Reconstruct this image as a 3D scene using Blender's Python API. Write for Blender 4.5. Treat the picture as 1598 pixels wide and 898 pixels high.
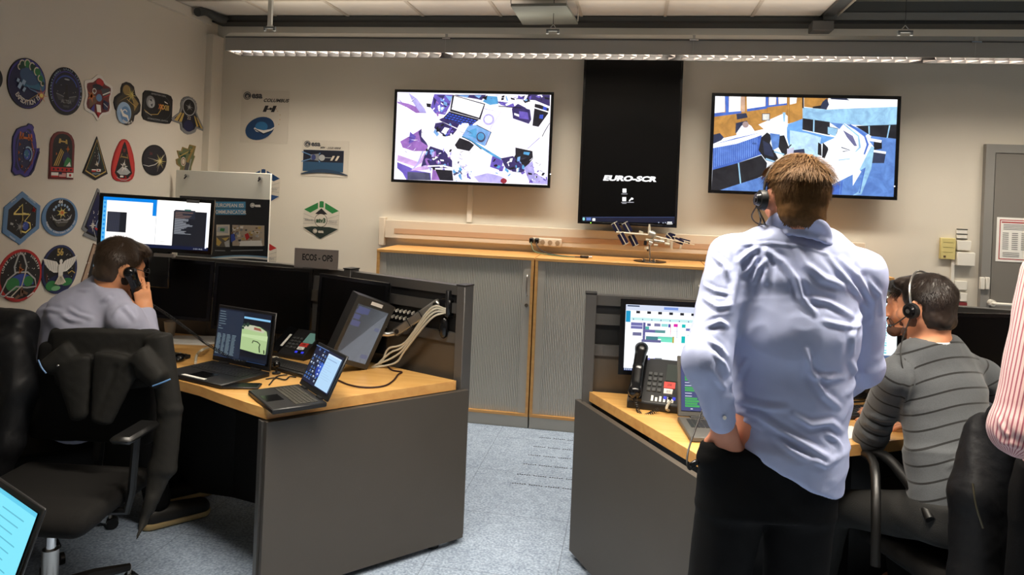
import bpy, bmesh, math, random
import numpy as np
from mathutils import Vector, Matrix, noise
random.seed(7); np.random.seed(7)
for o in list(bpy.data.objects): bpy.data.objects.remove(o)
scene = bpy.context.scene
COL = scene.collection
# ------------------------------------------------------------------ camera
FPX, PPX, PPY, EYE = 1150.0, 799.0, 299.0, 1.70
TH, RA = math.radians(9.5), math.radians(2.35)
FW = Vector((-math.sin(TH), math.cos(TH), 0)); RH = Vector((math.cos(TH), math.sin(TH), 0)); UP = Vector((0,0,1))
EX = RH*math.cos(RA) + UP*math.sin(RA); EY = -RH*math.sin(RA) + UP*math.cos(RA)
cd = bpy.data.cameras.new('camera'); cam = bpy.data.objects.new('camera', cd); COL.objects.link(cam)
cd.sensor_width = 36; cd.sensor_fit = 'HORIZONTAL'; cd.lens = FPX/1598*36
cd.shift_y = (PPY-449)/1598; cd.clip_start = .05
cam.matrix_world = Matrix(((EX.x,EY.x,-FW.x,0),(EX.y,EY.y,-FW.y,0),(EX.z,EY.z,-FW.z,EYE),(0,0,0,1)))
scene.camera = cam
# ------------------------------------------------------------------ world, exposure
w = bpy.data.worlds.new('world'); scene.world = w; w.use_nodes = True
w.node_tree.nodes['Background'].inputs[0].default_value = (1,.9,.8,1)
w.node_tree.nodes['Background'].inputs[1].default_value = .015
scene.view_settings.view_transform = 'Standard'; scene.view_settings.look = 'None'
scene.view_settings.gamma = 1; scene.view_settings.exposure = 0.12
scene.view_settings.use_curve_mapping = False
LAMP_COL = (1.0, .90, .76)
# lamp rows: (y, x0, x1, bottom z, watts per metre)
LAMP_ROWS = [(4.93, -2.98, 3.4, 2.64, 18.0, 150), (2.10, -1.7, 3.4, 2.64, 30.0, 115), (-1.2, -3.0, 3.0, 2.64, 4.0, 120)]
# ------------------------------------------------------------------ pixel helpers (photo pixel -> point in the room)
def ray(x, y):
    u = (x-PPX)/FPX; v = -(y-PPY)/FPX
    return FW + EX*u + EY*v
CAMP = Vector((0,0,EYE))
def atZ(x, y, z): d = ray(x,y); return CAMP + d*((z-EYE)/d.z)
def atY(x, y, Y): d = ray(x,y); return CAMP + d*(Y/d.y)
def atX(x, y, X): d = ray(x,y); return CAMP + d*(X/d.x)
def atD(x, y, D):
    d = ray(x,y); return CAMP + d*(D/d.dot(FW))
def atP(x, y, p0, n):
    d = ray(x,y); return CAMP + d*((Vector(p0)-CAMP).dot(n)/d.dot(n))
# ------------------------------------------------------------------ materials
def lin(c):
    return tuple(((v/255)/12.92 if v/255 <= .04045 else ((v/255+.055)/1.055)**2.4) for v in c)
MATS = {}
def mat(name, col, rough=.5, metal=0, bump=0, bscale=60, var=0, vscale=8, spec=.5, coat=0, sheen=0, bdetail=4, tint=None):
    if name in MATS: return MATS[name]
    m = bpy.data.materials.new(name); m.use_nodes = True; nt = m.node_tree; b = nt.nodes['Principled BSDF']
    c = lin(col); b.inputs['Base Color'].default_value = (*c,1); b.inputs['Roughness'].default_value = rough
    b.inputs['Metallic'].default_value = metal; b.inputs['Specular IOR Level'].default_value = spec
    b.inputs['Coat Weight'].default_value = coat; b.inputs['Sheen Weight'].default_value = sheen
    tc = nt.nodes.new('ShaderNodeTexCoord')
    if bump:
        n = nt.nodes.new('ShaderNodeTexNoise'); n.inputs['Scale'].default_value = bscale; n.inputs['Detail'].default_value = bdetail
        nt.links.new(tc.outputs['Object'], n.inputs['Vector'])
        bp = nt.nodes.new('ShaderNodeBump'); bp.inputs['Strength'].default_value = bump; bp.inputs['Distance'].default_value = .004
        nt.links.new(n.outputs['Fac'], bp.inputs['Height']); nt.links.new(bp.outputs['Normal'], b.inputs['Normal'])
    if var or tint:
        n = nt.nodes.new('ShaderNodeTexNoise'); n.inputs['Scale'].default_value = vscale; n.inputs['Detail'].default_value = 5
        nt.links.new(tc.outputs['Object'], n.inputs['Vector'])
        mx = nt.nodes.new('ShaderNodeMix'); mx.data_type = 'RGBA'
        c2 = lin(tint) if tint else tuple(v*(1-var) for v in c)
        mx.inputs[6].default_value = (*[min(1,v*(1+var)) for v in c],1); mx.inputs[7].default_value = (*c2,1)
        nt.links.new(n.outputs['Fac'], mx.inputs[0]); nt.links.new(mx.outputs[2], b.inputs['Base Color'])
    MATS[name] = m; return m
def emat(col, s=1.0):
    k = 'glow_%d_%d_%d_%d' % (*col, int(s*100))
    if k in MATS: return MATS[k]
    m = bpy.data.materials.new(k); m.use_nodes = True; b = m.node_tree.nodes['Principled BSDF']
    b.inputs['Base Color'].default_value = (.01,.01,.01,1); b.inputs['Roughness'].default_value = .35
    b.inputs['Emission Color'].default_value = (*lin(col),1); b.inputs['Emission Strength'].default_value = s
    MATS[k] = m; return m
def nmat(col, s=1.0, sc=26, var=.45):
    k='picture_%d_%d_%d_%d'%(*col,int(s*100))
    if k in MATS: return MATS[k]
    m=bpy.data.materials.new(k); m.use_nodes=True; nt=m.node_tree; b=nt.nodes['Principled BSDF']; b.inputs['Base Color'].default_value=(.01,.01,.01,1); b.inputs['Roughness'].default_value=.35
    tc=nt.nodes.new('ShaderNodeTexCoord'); n=nt.nodes.new('ShaderNodeTexNoise'); n.inputs['Scale'].default_value=sc; n.inputs['Detail'].default_value=7; n.inputs['Roughness'].default_value=.62; n.inputs['Distortion'].default_value=.8
    nt.links.new(tc.outputs['Object'],n.inputs['Vector']); cr=nt.nodes.new('ShaderNodeValToRGB'); e=cr.color_ramp.elements; c=lin(col)
    e[0].position=.36; e[0].color=(c[0]*(1-var),c[1]*(1-var),c[2]*(1-var*.6),1); e[1].position=.62; e[1].color=(*[min(1,v*(1+var*.6)+.01) for v in c],1)
    nt.links.new(n.outputs['Fac'],cr.inputs[0]); nt.links.new(cr.outputs[0],b.inputs['Emission Color']); b.inputs['Emission Strength'].default_value=s
    MATS[k]=m; return m
def flat(col, rough=.55):
    return mat('ink_%d_%d_%d' % tuple(col), col, rough)
def wood(name, c1, c2, rough=.38, axis=0, sc=1.0):
    if name in MATS: return MATS[name]
    m = bpy.data.materials.new(name); m.use_nodes = True; nt = m.node_tree; b = nt.nodes['Principled BSDF']
    tc = nt.nodes.new('ShaderNodeTexCoord'); mp = nt.nodes.new('ShaderNodeMapping')
    s = [22*sc,22*sc,22*sc]; s[axis] = 1.6*sc; mp.inputs['Scale'].default_value = s
    nt.links.new(tc.outputs['Object'], mp.inputs['Vector'])
    n = nt.nodes.new('ShaderNodeTexNoise'); n.inputs['Scale'].default_value = 1.2; n.inputs['Detail'].default_value = 6; n.inputs['Distortion'].default_value = .6
    nt.links.new(mp.outputs[0], n.inputs['Vector'])
    cr = nt.nodes.new('ShaderNodeValToRGB'); cr.color_ramp.elements[0].position = .3; cr.color_ramp.elements[1].position = .7
    cr.color_ramp.elements[0].color = (*lin(c1),1); cr.color_ramp.elements[1].color = (*lin(c2),1)
    nt.links.new(n.outputs['Fac'], cr.inputs[0]); nt.links.new(cr.outputs[0], b.inputs['Base Color'])
    b.inputs['Roughness'].default_value = rough; b.inputs['Coat Weight'].default_value = .15
    MATS[name] = m; return m
BLACK = mat('black_plastic', (24,24,25), .45)
BLACKG = mat('glossy_black_plastic', (12,12,14), .2)
SCROFF = mat('switched_off_screen', (5,5,6), .35, spec=.25)
DGREY = mat('dark_grey_laminate', (72,67,61), .55, var=.12, vscale=3, bump=.1, bscale=300)
ANTH = mat('anthracite_metal', (92,90,88), .42, metal=.35)
STEEL = mat('brushed_steel', (190,188,184), .28, metal=.9)
CHROME = mat('chrome', (220,220,222), .12, metal=1)
WHITE = mat('white_plastic', (228,224,214), .45)
LGREY = mat('light_grey_metal', (176,174,168), .45, metal=.15)
WOODT = wood('beech_worktop', (214,160,88), (232,184,112), .33, 0)
WOODE = wood('beech_edge', (205,150,86), (222,172,104), .45, 0)
PAPER = mat('white_paper', (238,236,230), .8)
CABLEB = mat('black_cable', (18,18,18), .5)
CABLEW = mat('grey_cable', (196,190,172), .5)
SKIN = mat('skin', (206,150,122), .5, var=.1, vscale=30, spec=.35)
# ------------------------------------------------------------------ object helpers
MW = {}
def link(o, parent=None, kind=None):
    COL.objects.link(o)
    if parent is not None: o.parent = parent
    if kind: o['kind'] = kind
    return o
def tag(o, label, cat=None, group=None):
    o['label'] = label
    if cat: o['category'] = cat
    if group: o['group'] = group
    return o
def thing(name, label, cat, loc=(0,0,0), rz=0, group=None, rot=None):
    o = bpy.data.objects.new(name, None); o.empty_display_size = .1; COL.objects.link(o)
    o.location = loc; o.rotation_euler = rot if rot else (0,0,rz)
    MW[o.name] = Matrix.Translation(Vector(loc)) @ (Matrix.Rotation(rz,4,'Z') if not rot else __import__('mathutils').Euler(rot).to_matrix().to_4x4())
    return tag(o, label, cat, group)
def mw(o): return MW.get(o.name, Matrix())
class MB:
    def __init__(s, M=None): s.v=[]; s.f=[]; s.mi=[]; s.mats=[]; s.M=M; s.sm=[]
    def m(s, mt):
        if mt not in s.mats: s.mats.append(mt)
        return s.mats.index(mt)
    def add(s, vs, fs, mt, smooth=False):
        n=len(s.v); i=s.m(mt)
        for p in vs:
            p=Vector(p); s.v.append(s.M@p if s.M else p)
        for f in fs: s.f.append([n+k for k in f]); s.mi.append(i); s.sm.append(smooth)
        return s
    def box(s, c, h, mt, R=None, bev=0):
        """centre, full size; R optional 3x3/4x4 rotation; bev chamfers"""
        c=Vector(c); hx,hy,hz=[q/2 for q in h]
        if bev:
            b=min(bev, hx*.95, hy*.95, hz*.95)
            pts=[];
            for sx in (-1,1):
                for sy in (-1,1):
                    for sz in (-1,1):
                        pts += [(sx*hx,sy*(hy-b),sz*(hz-b)),(sx*(hx-b),sy*hy,sz*(hz-b)),(sx*(hx-b),sy*(hy-b),sz*hz)]
            fs=[]
            def ix(sx,sy,sz,k): return ((sx>0)*4+(sy>0)*2+(sz>0))*3+k
            for sg in (-1,1):
                for k in range(3):
                    q=[]
                    for a,b_ in ((-1,-1),(1,-1),(1,1),(-1,1)):
                        t=[a,b_]; t.insert(k,sg); q.append(ix(*t,k))
                    ev = q if (sg>0)==(k!=1) else q[::-1]
                    fs.append(ev)
            for k in range(3):       # edges parallel to axis k
                for a in (-1,1):
                    for b_ in (-1,1):
                        o=[i for i in range(3) if i!=k]
                        def cn(e,w_):
                            t=[0,0,0]; t[k]=e; t[o[0]]=a; t[o[1]]=b_; return ix(*t,w_)
                        fs.append([cn(-1,o[0]),cn(1,o[0]),cn(1,o[1]),cn(-1,o[1])])
            for sx in (-1,1):
                for sy in (-1,1):
                    for sz in (-1,1): fs.append([ix(sx,sy,sz,0),ix(sx,sy,sz,1),ix(sx,sy,sz,2)])
        else:
            pts=[(sx*hx,sy*hy,sz*hz) for sx in (-1,1) for sy in (-1,1) for sz in (-1,1)]
            fs=[[0,1,3,2],[4,6,7,5],[0,4,5,1],[2,3,7,6],[0,2,6,4],[1,5,7,3]]
        ps=[Vector(p) for p in pts]
        if R is not None:
            R3=R.to_3x3() if len(R)==4 else R
            ps=[R3@p for p in ps]
        return s.add([p+c for p in ps], fs, mt)
    def bb(s, x0,x1,y0,y1,z0,z1, mt, bev=0):
        return s.box(((x0+x1)/2,(y0+y1)/2,(z0+z1)/2),(abs(x1-x0),abs(y1-y0),abs(z1-z0)),mt,bev=bev)
    def ring(s, c, ax, r, n, ref=None):
        ax=Vector(ax).normalized(); ref=ref or (Vector((0,0,1)) if abs(ax.z)<.9 else Vector((1,0,0)))
        u=ax.cross(ref).normalized(); w_=ax.cross(u)
        return [Vector(c)+u*(r*math.cos(2*math.pi*i/n))+w_*(r*math.sin(2*math.pi*i/n)) for i in range(n)]
    def cyl(s, a, b, r, mt, r2=None, n=16):
        a=Vector(a); b=Vector(b); r2=r if r2 is None else r2
        A=s.ring(a,b-a,r,n); B=s.ring(b,b-a,r2,n)
        return s.add(A+B, [[i,(i+1)%n,n+(i+1)%n,n+i] for i in range(n)]+[list(range(n))[::-1],list(range(n,2*n))], mt, True)
    def tube(s, pts, r, mt, n=8, smooth=0):
        P=[Vector(p) for p in pts]
        if smooth: P=spline(P, smooth)
        R=r if isinstance(r,(list,tuple)) else [r]*len(P)
        if len(R)!=len(P): R=[R[min(int(i*len(R)/len(P)),len(R)-1)] for i in range(len(P))]
        vs=[]; fs=[]; u=None
        for i,p in enumerate(P):
            t=(P[min(i+1,len(P)-1)]-P[max(i-1,0)])
            t=t.normalized() if t.length>1e-9 else Vector((0,0,1))
            if u is None: u=t.cross(Vector((0,0,1)) if abs(t.z)<.9 else Vector((1,0,0))).normalized()
            u=(u-t*u.dot(t)).normalized(); w_=t.cross(u)
            vs += [p+u*(R[i]*math.cos(2*math.pi*k/n))+w_*(R[i]*math.sin(2*math.pi*k/n)) for k in range(n)]
        for i in range(len(P)-1):
            for k in range(n): fs.append([i*n+k,i*n+(k+1)%n,(i+1)*n+(k+1)%n,(i+1)*n+k])
        fs.append(list(range(n))[::-1]); fs.append([len(vs)-n+k for k in range(n)])
        return s.add(vs,fs,mt,True)
    def prism(s, pts, d, mt, mside=None):
        """pts: polygon of points; d: extrude vector"""
        d=Vector(d); P=[Vector(p) for p in pts]; n=len(P)
        s.add(P+[p+d for p in P],[list(range(n))[::-1],list(range(n,2*n))],mt)
        s.add(P+[p+d for p in P],[[i,(i+1)%n,n+(i+1)%n,n+i] for i in range(n)],mside or mt)
        return s
    def ell(s, c, r, mt, n=16, m_=10, R=None):
        c=Vector(c); r=(r,r,r) if not hasattr(r,'__len__') else r; vs=[]; fs=[]
        for j in range(m_+1):
            t=math.pi*j/m_
            for i in range(n):
                a=2*math.pi*i/n; p=Vector((r[0]*math.sin(t)*math.cos(a),r[1]*math.sin(t)*math.sin(a),r[2]*math.cos(t)))
                vs.append((R@p if R else p)+c)
        for j in range(m_):
            for i in range(n): fs.append([j*n+i,(j+1)*n+i,(j+1)*n+(i+1)%n,j*n+(i+1)%n])
        return s.add(vs,fs,mt,True)
    def lathe(s, c, prof, mt, n=24):
        c=Vector(c); vs=[];fs=[]
        for r,z in prof:
            vs += [c+Vector((r*math.cos(2*math.pi*i/n),r*math.sin(2*math.pi*i/n),z)) for i in range(n)]
        for j in range(len(prof)-1):
            for i in range(n): fs.append([j*n+i,j*n+(i+1)%n,(j+1)*n+(i+1)%n,(j+1)*n+i])
        fs.append(list(range(n))[::-1]); fs.append([len(vs)-n+i for i in range(n)])
        return s.add(vs,fs,mt,True)
    def build(s, name, parent=None, world=True, kind=None, bevel=0):
        me=bpy.data.meshes.new(name)
        vs=s.v
        loc=Vector((0,0,0))
        if parent is not None and world:
            I=mw(parent).inverted(); vs=[I@p for p in vs]
        if parent is None:
            xs=[p.x for p in vs]; ys=[p.y for p in vs]; zs=[p.z for p in vs]
            loc=Vector(((min(xs)+max(xs))/2,(min(ys)+max(ys))/2,min(zs))); vs=[p-loc for p in vs]
        me.from_pydata([tuple(p) for p in vs],[],s.f)
        for mt in s.mats: me.materials.append(mt)
        me.polygons.foreach_set('material_index', s.mi); me.polygons.foreach_set('use_smooth', s.sm)
        bm=bmesh.new(); bm.from_mesh(me)
        bmesh.ops.recalc_face_normals(bm, faces=bm.faces)
        bm.to_mesh(me); bm.free()
        try: me.set_sharp_from_angle(angle=math.radians(40))
        except Exception: pass
        o=bpy.data.objects.new(name,me); link(o,parent,kind); o.location=loc
        MW[o.name]= mw(parent) if parent is not None else Matrix.Translation(loc)
        if bevel:
            b=o.modifiers.new('bevel','BEVEL'); b.width=bevel; b.segments=2; b.limit_method='ANGLE'; b.angle_limit=math.radians(40)
        return o
def spline(P, k):
    P=[Vector(p) for p in P]; out=[]; Q=[P[0]*2-P[1]]+P+[P[-1]*2-P[-2]]
    for i in range(1,len(Q)-2):
        for j in range(k):
            t=j/k; a,b,c,d=Q[i-1],Q[i],Q[i+1],Q[i+2]
            out.append(.5*((2*b)+(c-a)*t+(2*a-5*b+4*c-d)*t*t+(3*b-a-3*c+d)*t**3))
    out.append(P[-1]); return out
# ------------------------------------------------------------------ flat artwork (prints, screens, lettering)
GLY = {}
def glyphs(st, bold=.0):
    k=(st,bold)
    if k in GLY: return GLY[k]
    cu=bpy.data.curves.new('t','FONT'); cu.body=st; cu.size=1; cu.fill_mode='FRONT'; cu.offset=bold; cu.resolution_u=3
    ob=bpy.data.objects.new('t',cu); me=ob.to_mesh()
    vs=[(v.co.x,v.co.y) for v in me.vertices]; fs=[list(p.vertices) for p in me.polygons]
    ob.to_mesh_clear(); bpy.data.objects.remove(ob); bpy.data.curves.remove(cu)
    GLY[k]=(vs,fs); return GLY[k]
class Art:
    """2-D drawing mapped on a surface. fn(u,v)->world point ; n = normal towards the viewer"""
    def __init__(s, fn, n, base=.0006, step=.00035, mb=None, flip=1):
        s.fn=fn; s.n=Vector(n).normalized(); s.base=base; s.step=step; s.mb=mb or MB(); s.k=0; s.flip=flip
    def _p(s,u,v): return s.fn(u,v)+s.n*(s.base+s.k*s.step)
    def poly(s, pts, mt):
        s.mb.add([s._p(*p) for p in pts],[list(range(len(pts)))],mt); s.k+=1; return s
    def polys(s, lst, mt):
        for pts in lst: s.mb.add([s._p(*p) for p in pts],[list(range(len(pts)))],mt)
        s.k+=1; return s
    def rect(s,x0,y0,x1,y1,mt): return s.poly([(x0,y0),(x1,y0),(x1,y1),(x0,y1)],mt)
    def ell(s,cx,cy,rx,ry,mt,rot=0,n=28,a0=0,a1=360):
        r=math.radians(rot); P=[]
        full = a1-a0>=360
        for i in range(n if full else n+1):
            a=math.radians(a0+(a1-a0)*i/n); x=rx*math.cos(a); y=ry*math.sin(a)
            P.append((cx+x*math.cos(r)-y*math.sin(r), cy+x*math.sin(r)+y*math.cos(r)))
        return s.poly(P,mt)
    def ringe(s,cx,cy,rx,ry,w_,mt,rot=0,a0=0,a1=360,n=32):
        r=math.radians(rot); vs=[]; fs=[]
        for i in range(n+1):
            a=math.radians(a0+(a1-a0)*i/n)
            for q in (0,w_):
                x=(rx-q)*math.cos(a); y=(ry-q)*math.sin(a)
                vs.append(s._p(cx+x*math.cos(r)-y*math.sin(r), cy+x*math.sin(r)+y*math.cos(r)))
        for i in range(n): fs.append([2*i,2*i+2,2*i+3,2*i+1])
        s.mb.add(vs,fs,mt); s.k+=1; return s
    def line(s,pts,w_,mt):
        vs=[];fs=[]
        W=w_ if isinstance(w_,(list,tuple)) else [w_]*len(pts)
        for i,p in enumerate(pts):
            a=pts[max(i-1,0)]; b=pts[min(i+1,len(pts)-1)]; dx=b[0]-a[0]; dy=b[1]-a[1]; L=math.hypot(dx,dy) or 1
            nx,ny=-dy/L*W[i]/2,dx/L*W[i]/2; vs+= [s._p(p[0]+nx,p[1]+ny),s._p(p[0]-nx,p[1]-ny)]
        for i in range(len(pts)-1): fs.append([2*i,2*i+2,2*i+3,2*i+1])
        s.mb.add(vs,fs,mt); s.k+=1; return s
    def text(s,st,x,y,h,mt,align='c',sx=1.0,rot=0,shear=0,bold=.0):
        """x,y anchor of baseline; h cap height in drawing units (v may point down: flip=-1)"""
        vs,fs=glyphs(st,bold); 
        if not vs: return s
        k=h/.72; W=max(v[0] for v in vs); ox={'c':-W/2,'l':0,'r':-W}[align]
        c,sn=math.cos(math.radians(rot)),math.sin(math.radians(rot)); out=[]
        for vx,vy in vs:
            a=((vx+ox)*sx+vy*shear)*k; b=vy*k*s.flip; out.append(s._p(x+a*c-b*sn, y+a*sn+b*c))
        s.mb.add(out,fs,mt); s.k+=1; return s
    def arctext(s,st,cx,cy,rx,ry,h,mt,a0,a1,sx=1,inward=False,bold=.02):
        n=len(st)
        for i,ch in enumerate(st):
            if ch==' ': continue
            a=a0+(a1-a0)*(i+.5)/n; r=math.radians(a)
            x=cx+rx*math.cos(r); y=cy+ry*math.sin(r)*s.flip
            rot=(a-90) if not inward else (a+90)
            s.k-=1 if i else 0
            s.text(ch,x,y,h,mt,rot=rot*s.flip,sx=sx,bold=bold)
        return s
    def build(s,name,parent=None,**kw): return s.mb.build(name,parent,**kw)
def pxart(fnplane, n, crop=None, **kw):
    """drawing in photo pixels (or in pixels of an enlarged crop (x0,y0,scale))"""
    if crop:
        x0,y0,sc=crop; return Art(lambda u,v: fnplane(x0+u/sc,y0+v/sc), n, flip=-1, **kw)
    return Art(fnplane, n, flip=-1, **kw)
# ------------------------------------------------------------------ implicit surfaces for soft things
def V3(p): return np.array(tuple(p),dtype=np.float32)
class SDF:
    def __init__(s, res=.006): s.res=res; s.pr=[]
    def cone(s,a,b,ra,rb,k=.02,op='u',tag=0):
        a=V3(a);b=V3(b);R=max(ra,rb); s.pr.append(('c',np.minimum(a,b)-R,np.maximum(a,b)+R,(a,b,ra,rb),k,op,tag)); return s
    def chain(s,pts,rs,k=.02,op='u',tag=0):
        for i in range(len(pts)-1): s.cone(pts[i],pts[i+1],rs[i],rs[i+1],k,op,tag)
        return s
    def ell(s,c,r,R=None,k=.02,op='u',tag=0):
        c=V3(c); r=V3(r); R=np.eye(3,dtype=np.float32) if R is None else np.array([list(q) for q in R],dtype=np.float32)
        e=np.abs(R)@r; s.pr.append(('e',c-e,c+e,(c,r,R),k,op,tag)); return s
    def seg(s,a,b,wa,da,wb,db,xax,k=.03,op='u',tag=0,cap=None):
        """elliptic tapered segment: half widths along xax (wa->wb), half depths (da->db)"""
        a=V3(a);b=V3(b);z=b-a;L=np.linalg.norm(z);z=z/L;x=V3(xax);x=x-z*x.dot(z);x/=np.linalg.norm(x);y=np.cross(z,x)
        R=max(wa,da,wb,db); s.pr.append(('s',np.minimum(a,b)-R,np.maximum(a,b)+R,(a,z,L,x,y,wa,da,wb,db,cap),k,op,tag)); return s
    def box(s,c,h,r,R=None,k=.01,op='u',tag=0):
        """half sizes h, corner radius r, rotation columns R"""
        c=V3(c);h=V3(h); R=np.eye(3,dtype=np.float32) if R is None else np.array([list(q) for q in R],dtype=np.float32)
        e=np.abs(R)@h; s.pr.append(('b',c-e,c+e,(c,h,r,R),k,op,tag)); return s
    @staticmethod
    def ev(t,pa,P):
        if t=='c':
            a,b,ra,rb=pa; ba=b-a; q=P-a; tt=np.clip((q@ba)/max(ba@ba,1e-9),0,1)
            return np.linalg.norm(q-tt[...,None]*ba,axis=-1)-(ra+(rb-ra)*tt)
        if t=='e':
            c,r,R=pa; q=(P-c)@R; k0=np.linalg.norm(q/r,axis=-1); k1=np.linalg.norm(q/(r*r),axis=-1)+1e-9
            return k0*(k0-1)/k1
        if t=='s':
            a,z,L,x,y,wa,da,wb,db,cap=pa; q=P-a; h=q@z; tt=np.clip(h/L,0,1); w_=wa+(wb-wa)*tt; d=da+(db-da)*tt
            o=np.where(h<0,-h,np.where(h>L,h-L,0)); c=cap if cap else np.minimum(w_,d)
            qx=q@x; qy=q@y; k0=np.sqrt((qx/w_)**2+(qy/d)**2+(o/c)**2); k1=np.sqrt((qx/w_**2)**2+(qy/d**2)**2+(o/c**2)**2)+1e-6
            return np.where(k0<1e-3,-np.minimum(w_,d),k0*(k0-1)/k1)
        c,h,r,R=pa; q=np.abs((P-c)@R)-h+r
        return np.linalg.norm(np.maximum(q,0),axis=-1)+np.minimum(q.max(-1),0)-r
    def mesh(s, disp=None, attr=None, smooth=1):
        res=s.res; pad=.03
        lo=np.min([p[1] for p in s.pr if p[5]=='u'],0)-pad; hi=np.max([p[2] for p in s.pr if p[5]=='u'],0)+pad
        n=np.ceil((hi-lo)/res).astype(int)+1
        F=np.full(tuple(n),.08,dtype=np.float32)
        ax=[lo[i]+res*np.arange(n[i],dtype=np.float32) for i in range(3)]
        for t,b0,b1,pa,k,op,tg in s.pr:
            m=k+.02; i0=np.maximum(((b0-m-lo)/res).astype(int),0); i1=np.minimum(((b1+m-lo)/res).astype(int)+2,n)
            if (i1<=i0).any(): continue
            G=np.stack(np.meshgrid(ax[0][i0[0]:i1[0]],ax[1][i0[1]:i1[1]],ax[2][i0[2]:i1[2]],indexing='ij'),-1)
            D=SDF.ev(t,pa,G).astype(np.float32); S=(slice(i0[0],i1[0]),slice(i0[1],i1[1]),slice(i0[2],i1[2])); C=F[S]
            if op=='u': h=np.maximum(k-np.abs(C-D),0)/k; F[S]=np.minimum(C,D)-h*h*k/4
            elif op=='i': F[S]=np.maximum(C,D)
            else: h=np.maximum(k-np.abs(C+D),0)/k; F[S]=np.maximum(C,-D)+h*h*k/4
        I=F<0
        cnt=np.zeros(tuple(n-1),dtype=np.int8)
        cor=[(a,b,c) for a in (0,1) for b in (0,1) for c in (0,1)]
        for a,b,c in cor: cnt+=I[a:n[0]-1+a,b:n[1]-1+b,c:n[2]-1+c]
        act=np.argwhere((cnt>0)&(cnt<8)); idx=np.full(tuple(n-1),-1,dtype=np.int64); idx[tuple(act.T)]=np.arange(len(act))
        acc=np.zeros((len(act),3),dtype=np.float64); c_=np.zeros(len(act))
        vals={c:F[act[:,0]+c[0],act[:,1]+c[1],act[:,2]+c[2]] for c in cor}
        for a in cor:
            for k in range(3):
                if a[k]==0:
                    b=list(a); b[k]=1; b=tuple(b); fa,fb=vals[a],vals[b]; mk=(fa<0)!=(fb<0)
                    t=fa[mk]/(fa[mk]-fb[mk]); q=np.tile(np.array(a,dtype=float),(mk.sum(),1)); q[:,k]+=t; acc[mk]+=q; c_[mk]+=1
        Vv=(act+acc/c_[:,None])*res+lo
        faces=[]
        for k in range(3):
            sl0=[slice(1,n[i]-1) for i in range(3)]; sl1=list(sl0); sl0[k]=slice(0,n[k]-1); sl1[k]=slice(1,n[k])
            A=I[tuple(sl0)]; B=I[tuple(sl1)]; e=np.argwhere(A!=B); off=np.array([1,1,1]); off[k]=0; e0=e+off
            inside=A[tuple(e.T)]
            u=[i for i in range(3) if i!=k]; 
            def g(du,dv):
                q=e0.copy(); q[:,u[0]]-=du; q[:,u[1]]-=dv; return idx[tuple(q.T)]
            qd=np.stack([g(1,1),g(0,1),g(0,0),g(1,0)],1)
            flip=inside if k!=1 else ~inside
            qd=np.where(flip[:,None],qd,qd[:,::-1]); faces.append(qd)
        Fc=np.concatenate(faces); Fc=Fc[(Fc>=0).all(1)]
        E=np.concatenate([Fc[:,[0,1]],Fc[:,[1,2]],Fc[:,[2,3]],Fc[:,[3,0]]])
        for _ in range(smooth):
            sm=np.zeros_like(Vv); dg=np.zeros(len(Vv))
            for j in range(3): sm[:,j]=np.bincount(E[:,0],Vv[E[:,1],j],len(Vv))+np.bincount(E[:,1],Vv[E[:,0],j],len(Vv))
            dg=np.bincount(E[:,0],minlength=len(Vv))+np.bincount(E[:,1],minlength=len(Vv))
            Vv=.4*Vv+.6*sm/np.maximum(dg,1)[:,None]
        def normals():
            N=np.zeros_like(Vv); fn=np.cross(Vv[Fc[:,2]]-Vv[Fc[:,0]],Vv[Fc[:,3]]-Vv[Fc[:,1]])
            for q in range(4):
                for j in range(3): N[:,j]+=np.bincount(Fc[:,q],fn[:,j],len(Vv))
            return N/(np.linalg.norm(N,axis=1)[:,None]+1e-12)
        if disp is not None: 
            N=normals(); Vv=Vv+N*disp(Vv,N)[:,None]
        s.V=Vv; s.F=Fc; s.A=attr(Vv) if attr else None
        return s
    def tags(s,P):
        """index of the tag of the nearest primitive"""
        best=np.full(len(P),9.); bt=np.zeros(len(P),dtype=int); P=P.astype(np.float32)
        for t,b0,b1,pa,k,op,tg in s.pr:
            if op!='u': continue
            d=SDF.ev(t,pa,P); mk=d<best; best[mk]=d[mk]; bt[mk]=tg
        return bt
    def build(s,name,mt,parent=None,disp=None,attr=None,smooth=1,kind=None,loc=None,matfn=None):
        s.mesh(disp,attr,smooth); V=s.V
        mts=mt if isinstance(mt,(list,tuple)) else [mt]
        me=bpy.data.meshes.new(name)
        if parent is not None:
            I=np.array(mw(parent).inverted()); V=V@I[:3,:3].T+I[:3,3]; L=Vector((0,0,0))
        else:
            L=Vector(loc) if loc is not None else Vector(((V[:,0].min()+V[:,0].max())/2,(V[:,1].min()+V[:,1].max())/2,V[:,2].min())); V=V-np.array(L)
        me.vertices.add(len(V)); me.vertices.foreach_set('co',V.ravel().astype(np.float32))
        nf=len(s.F); me.loops.add(nf*4); me.loops.foreach_set('vertex_index',s.F.ravel().astype(np.int32))
        me.polygons.add(nf); me.polygons.foreach_set('loop_start',np.arange(0,nf*4,4,dtype=np.int32))
        me.update(calc_edges=True); me.polygons.foreach_set('use_smooth',np.ones(nf,dtype=bool))
        for q in mts: me.materials.append(q)
        if matfn is not None:
            fc=s.V[s.F].mean(1); me.polygons.foreach_set('material_index',matfn(fc).astype(np.int32))
        if s.A is not None:
            at=me.attributes.new('pattern','FLOAT','POINT'); at.data.foreach_set('value',s.A.astype(np.float32))
        me.validate()
        o=bpy.data.objects.new(name,me); link(o,parent,kind); o.location=L
        MW[o.name]= mw(parent) if parent is not None else Matrix.Translation(L)
        return o
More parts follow.
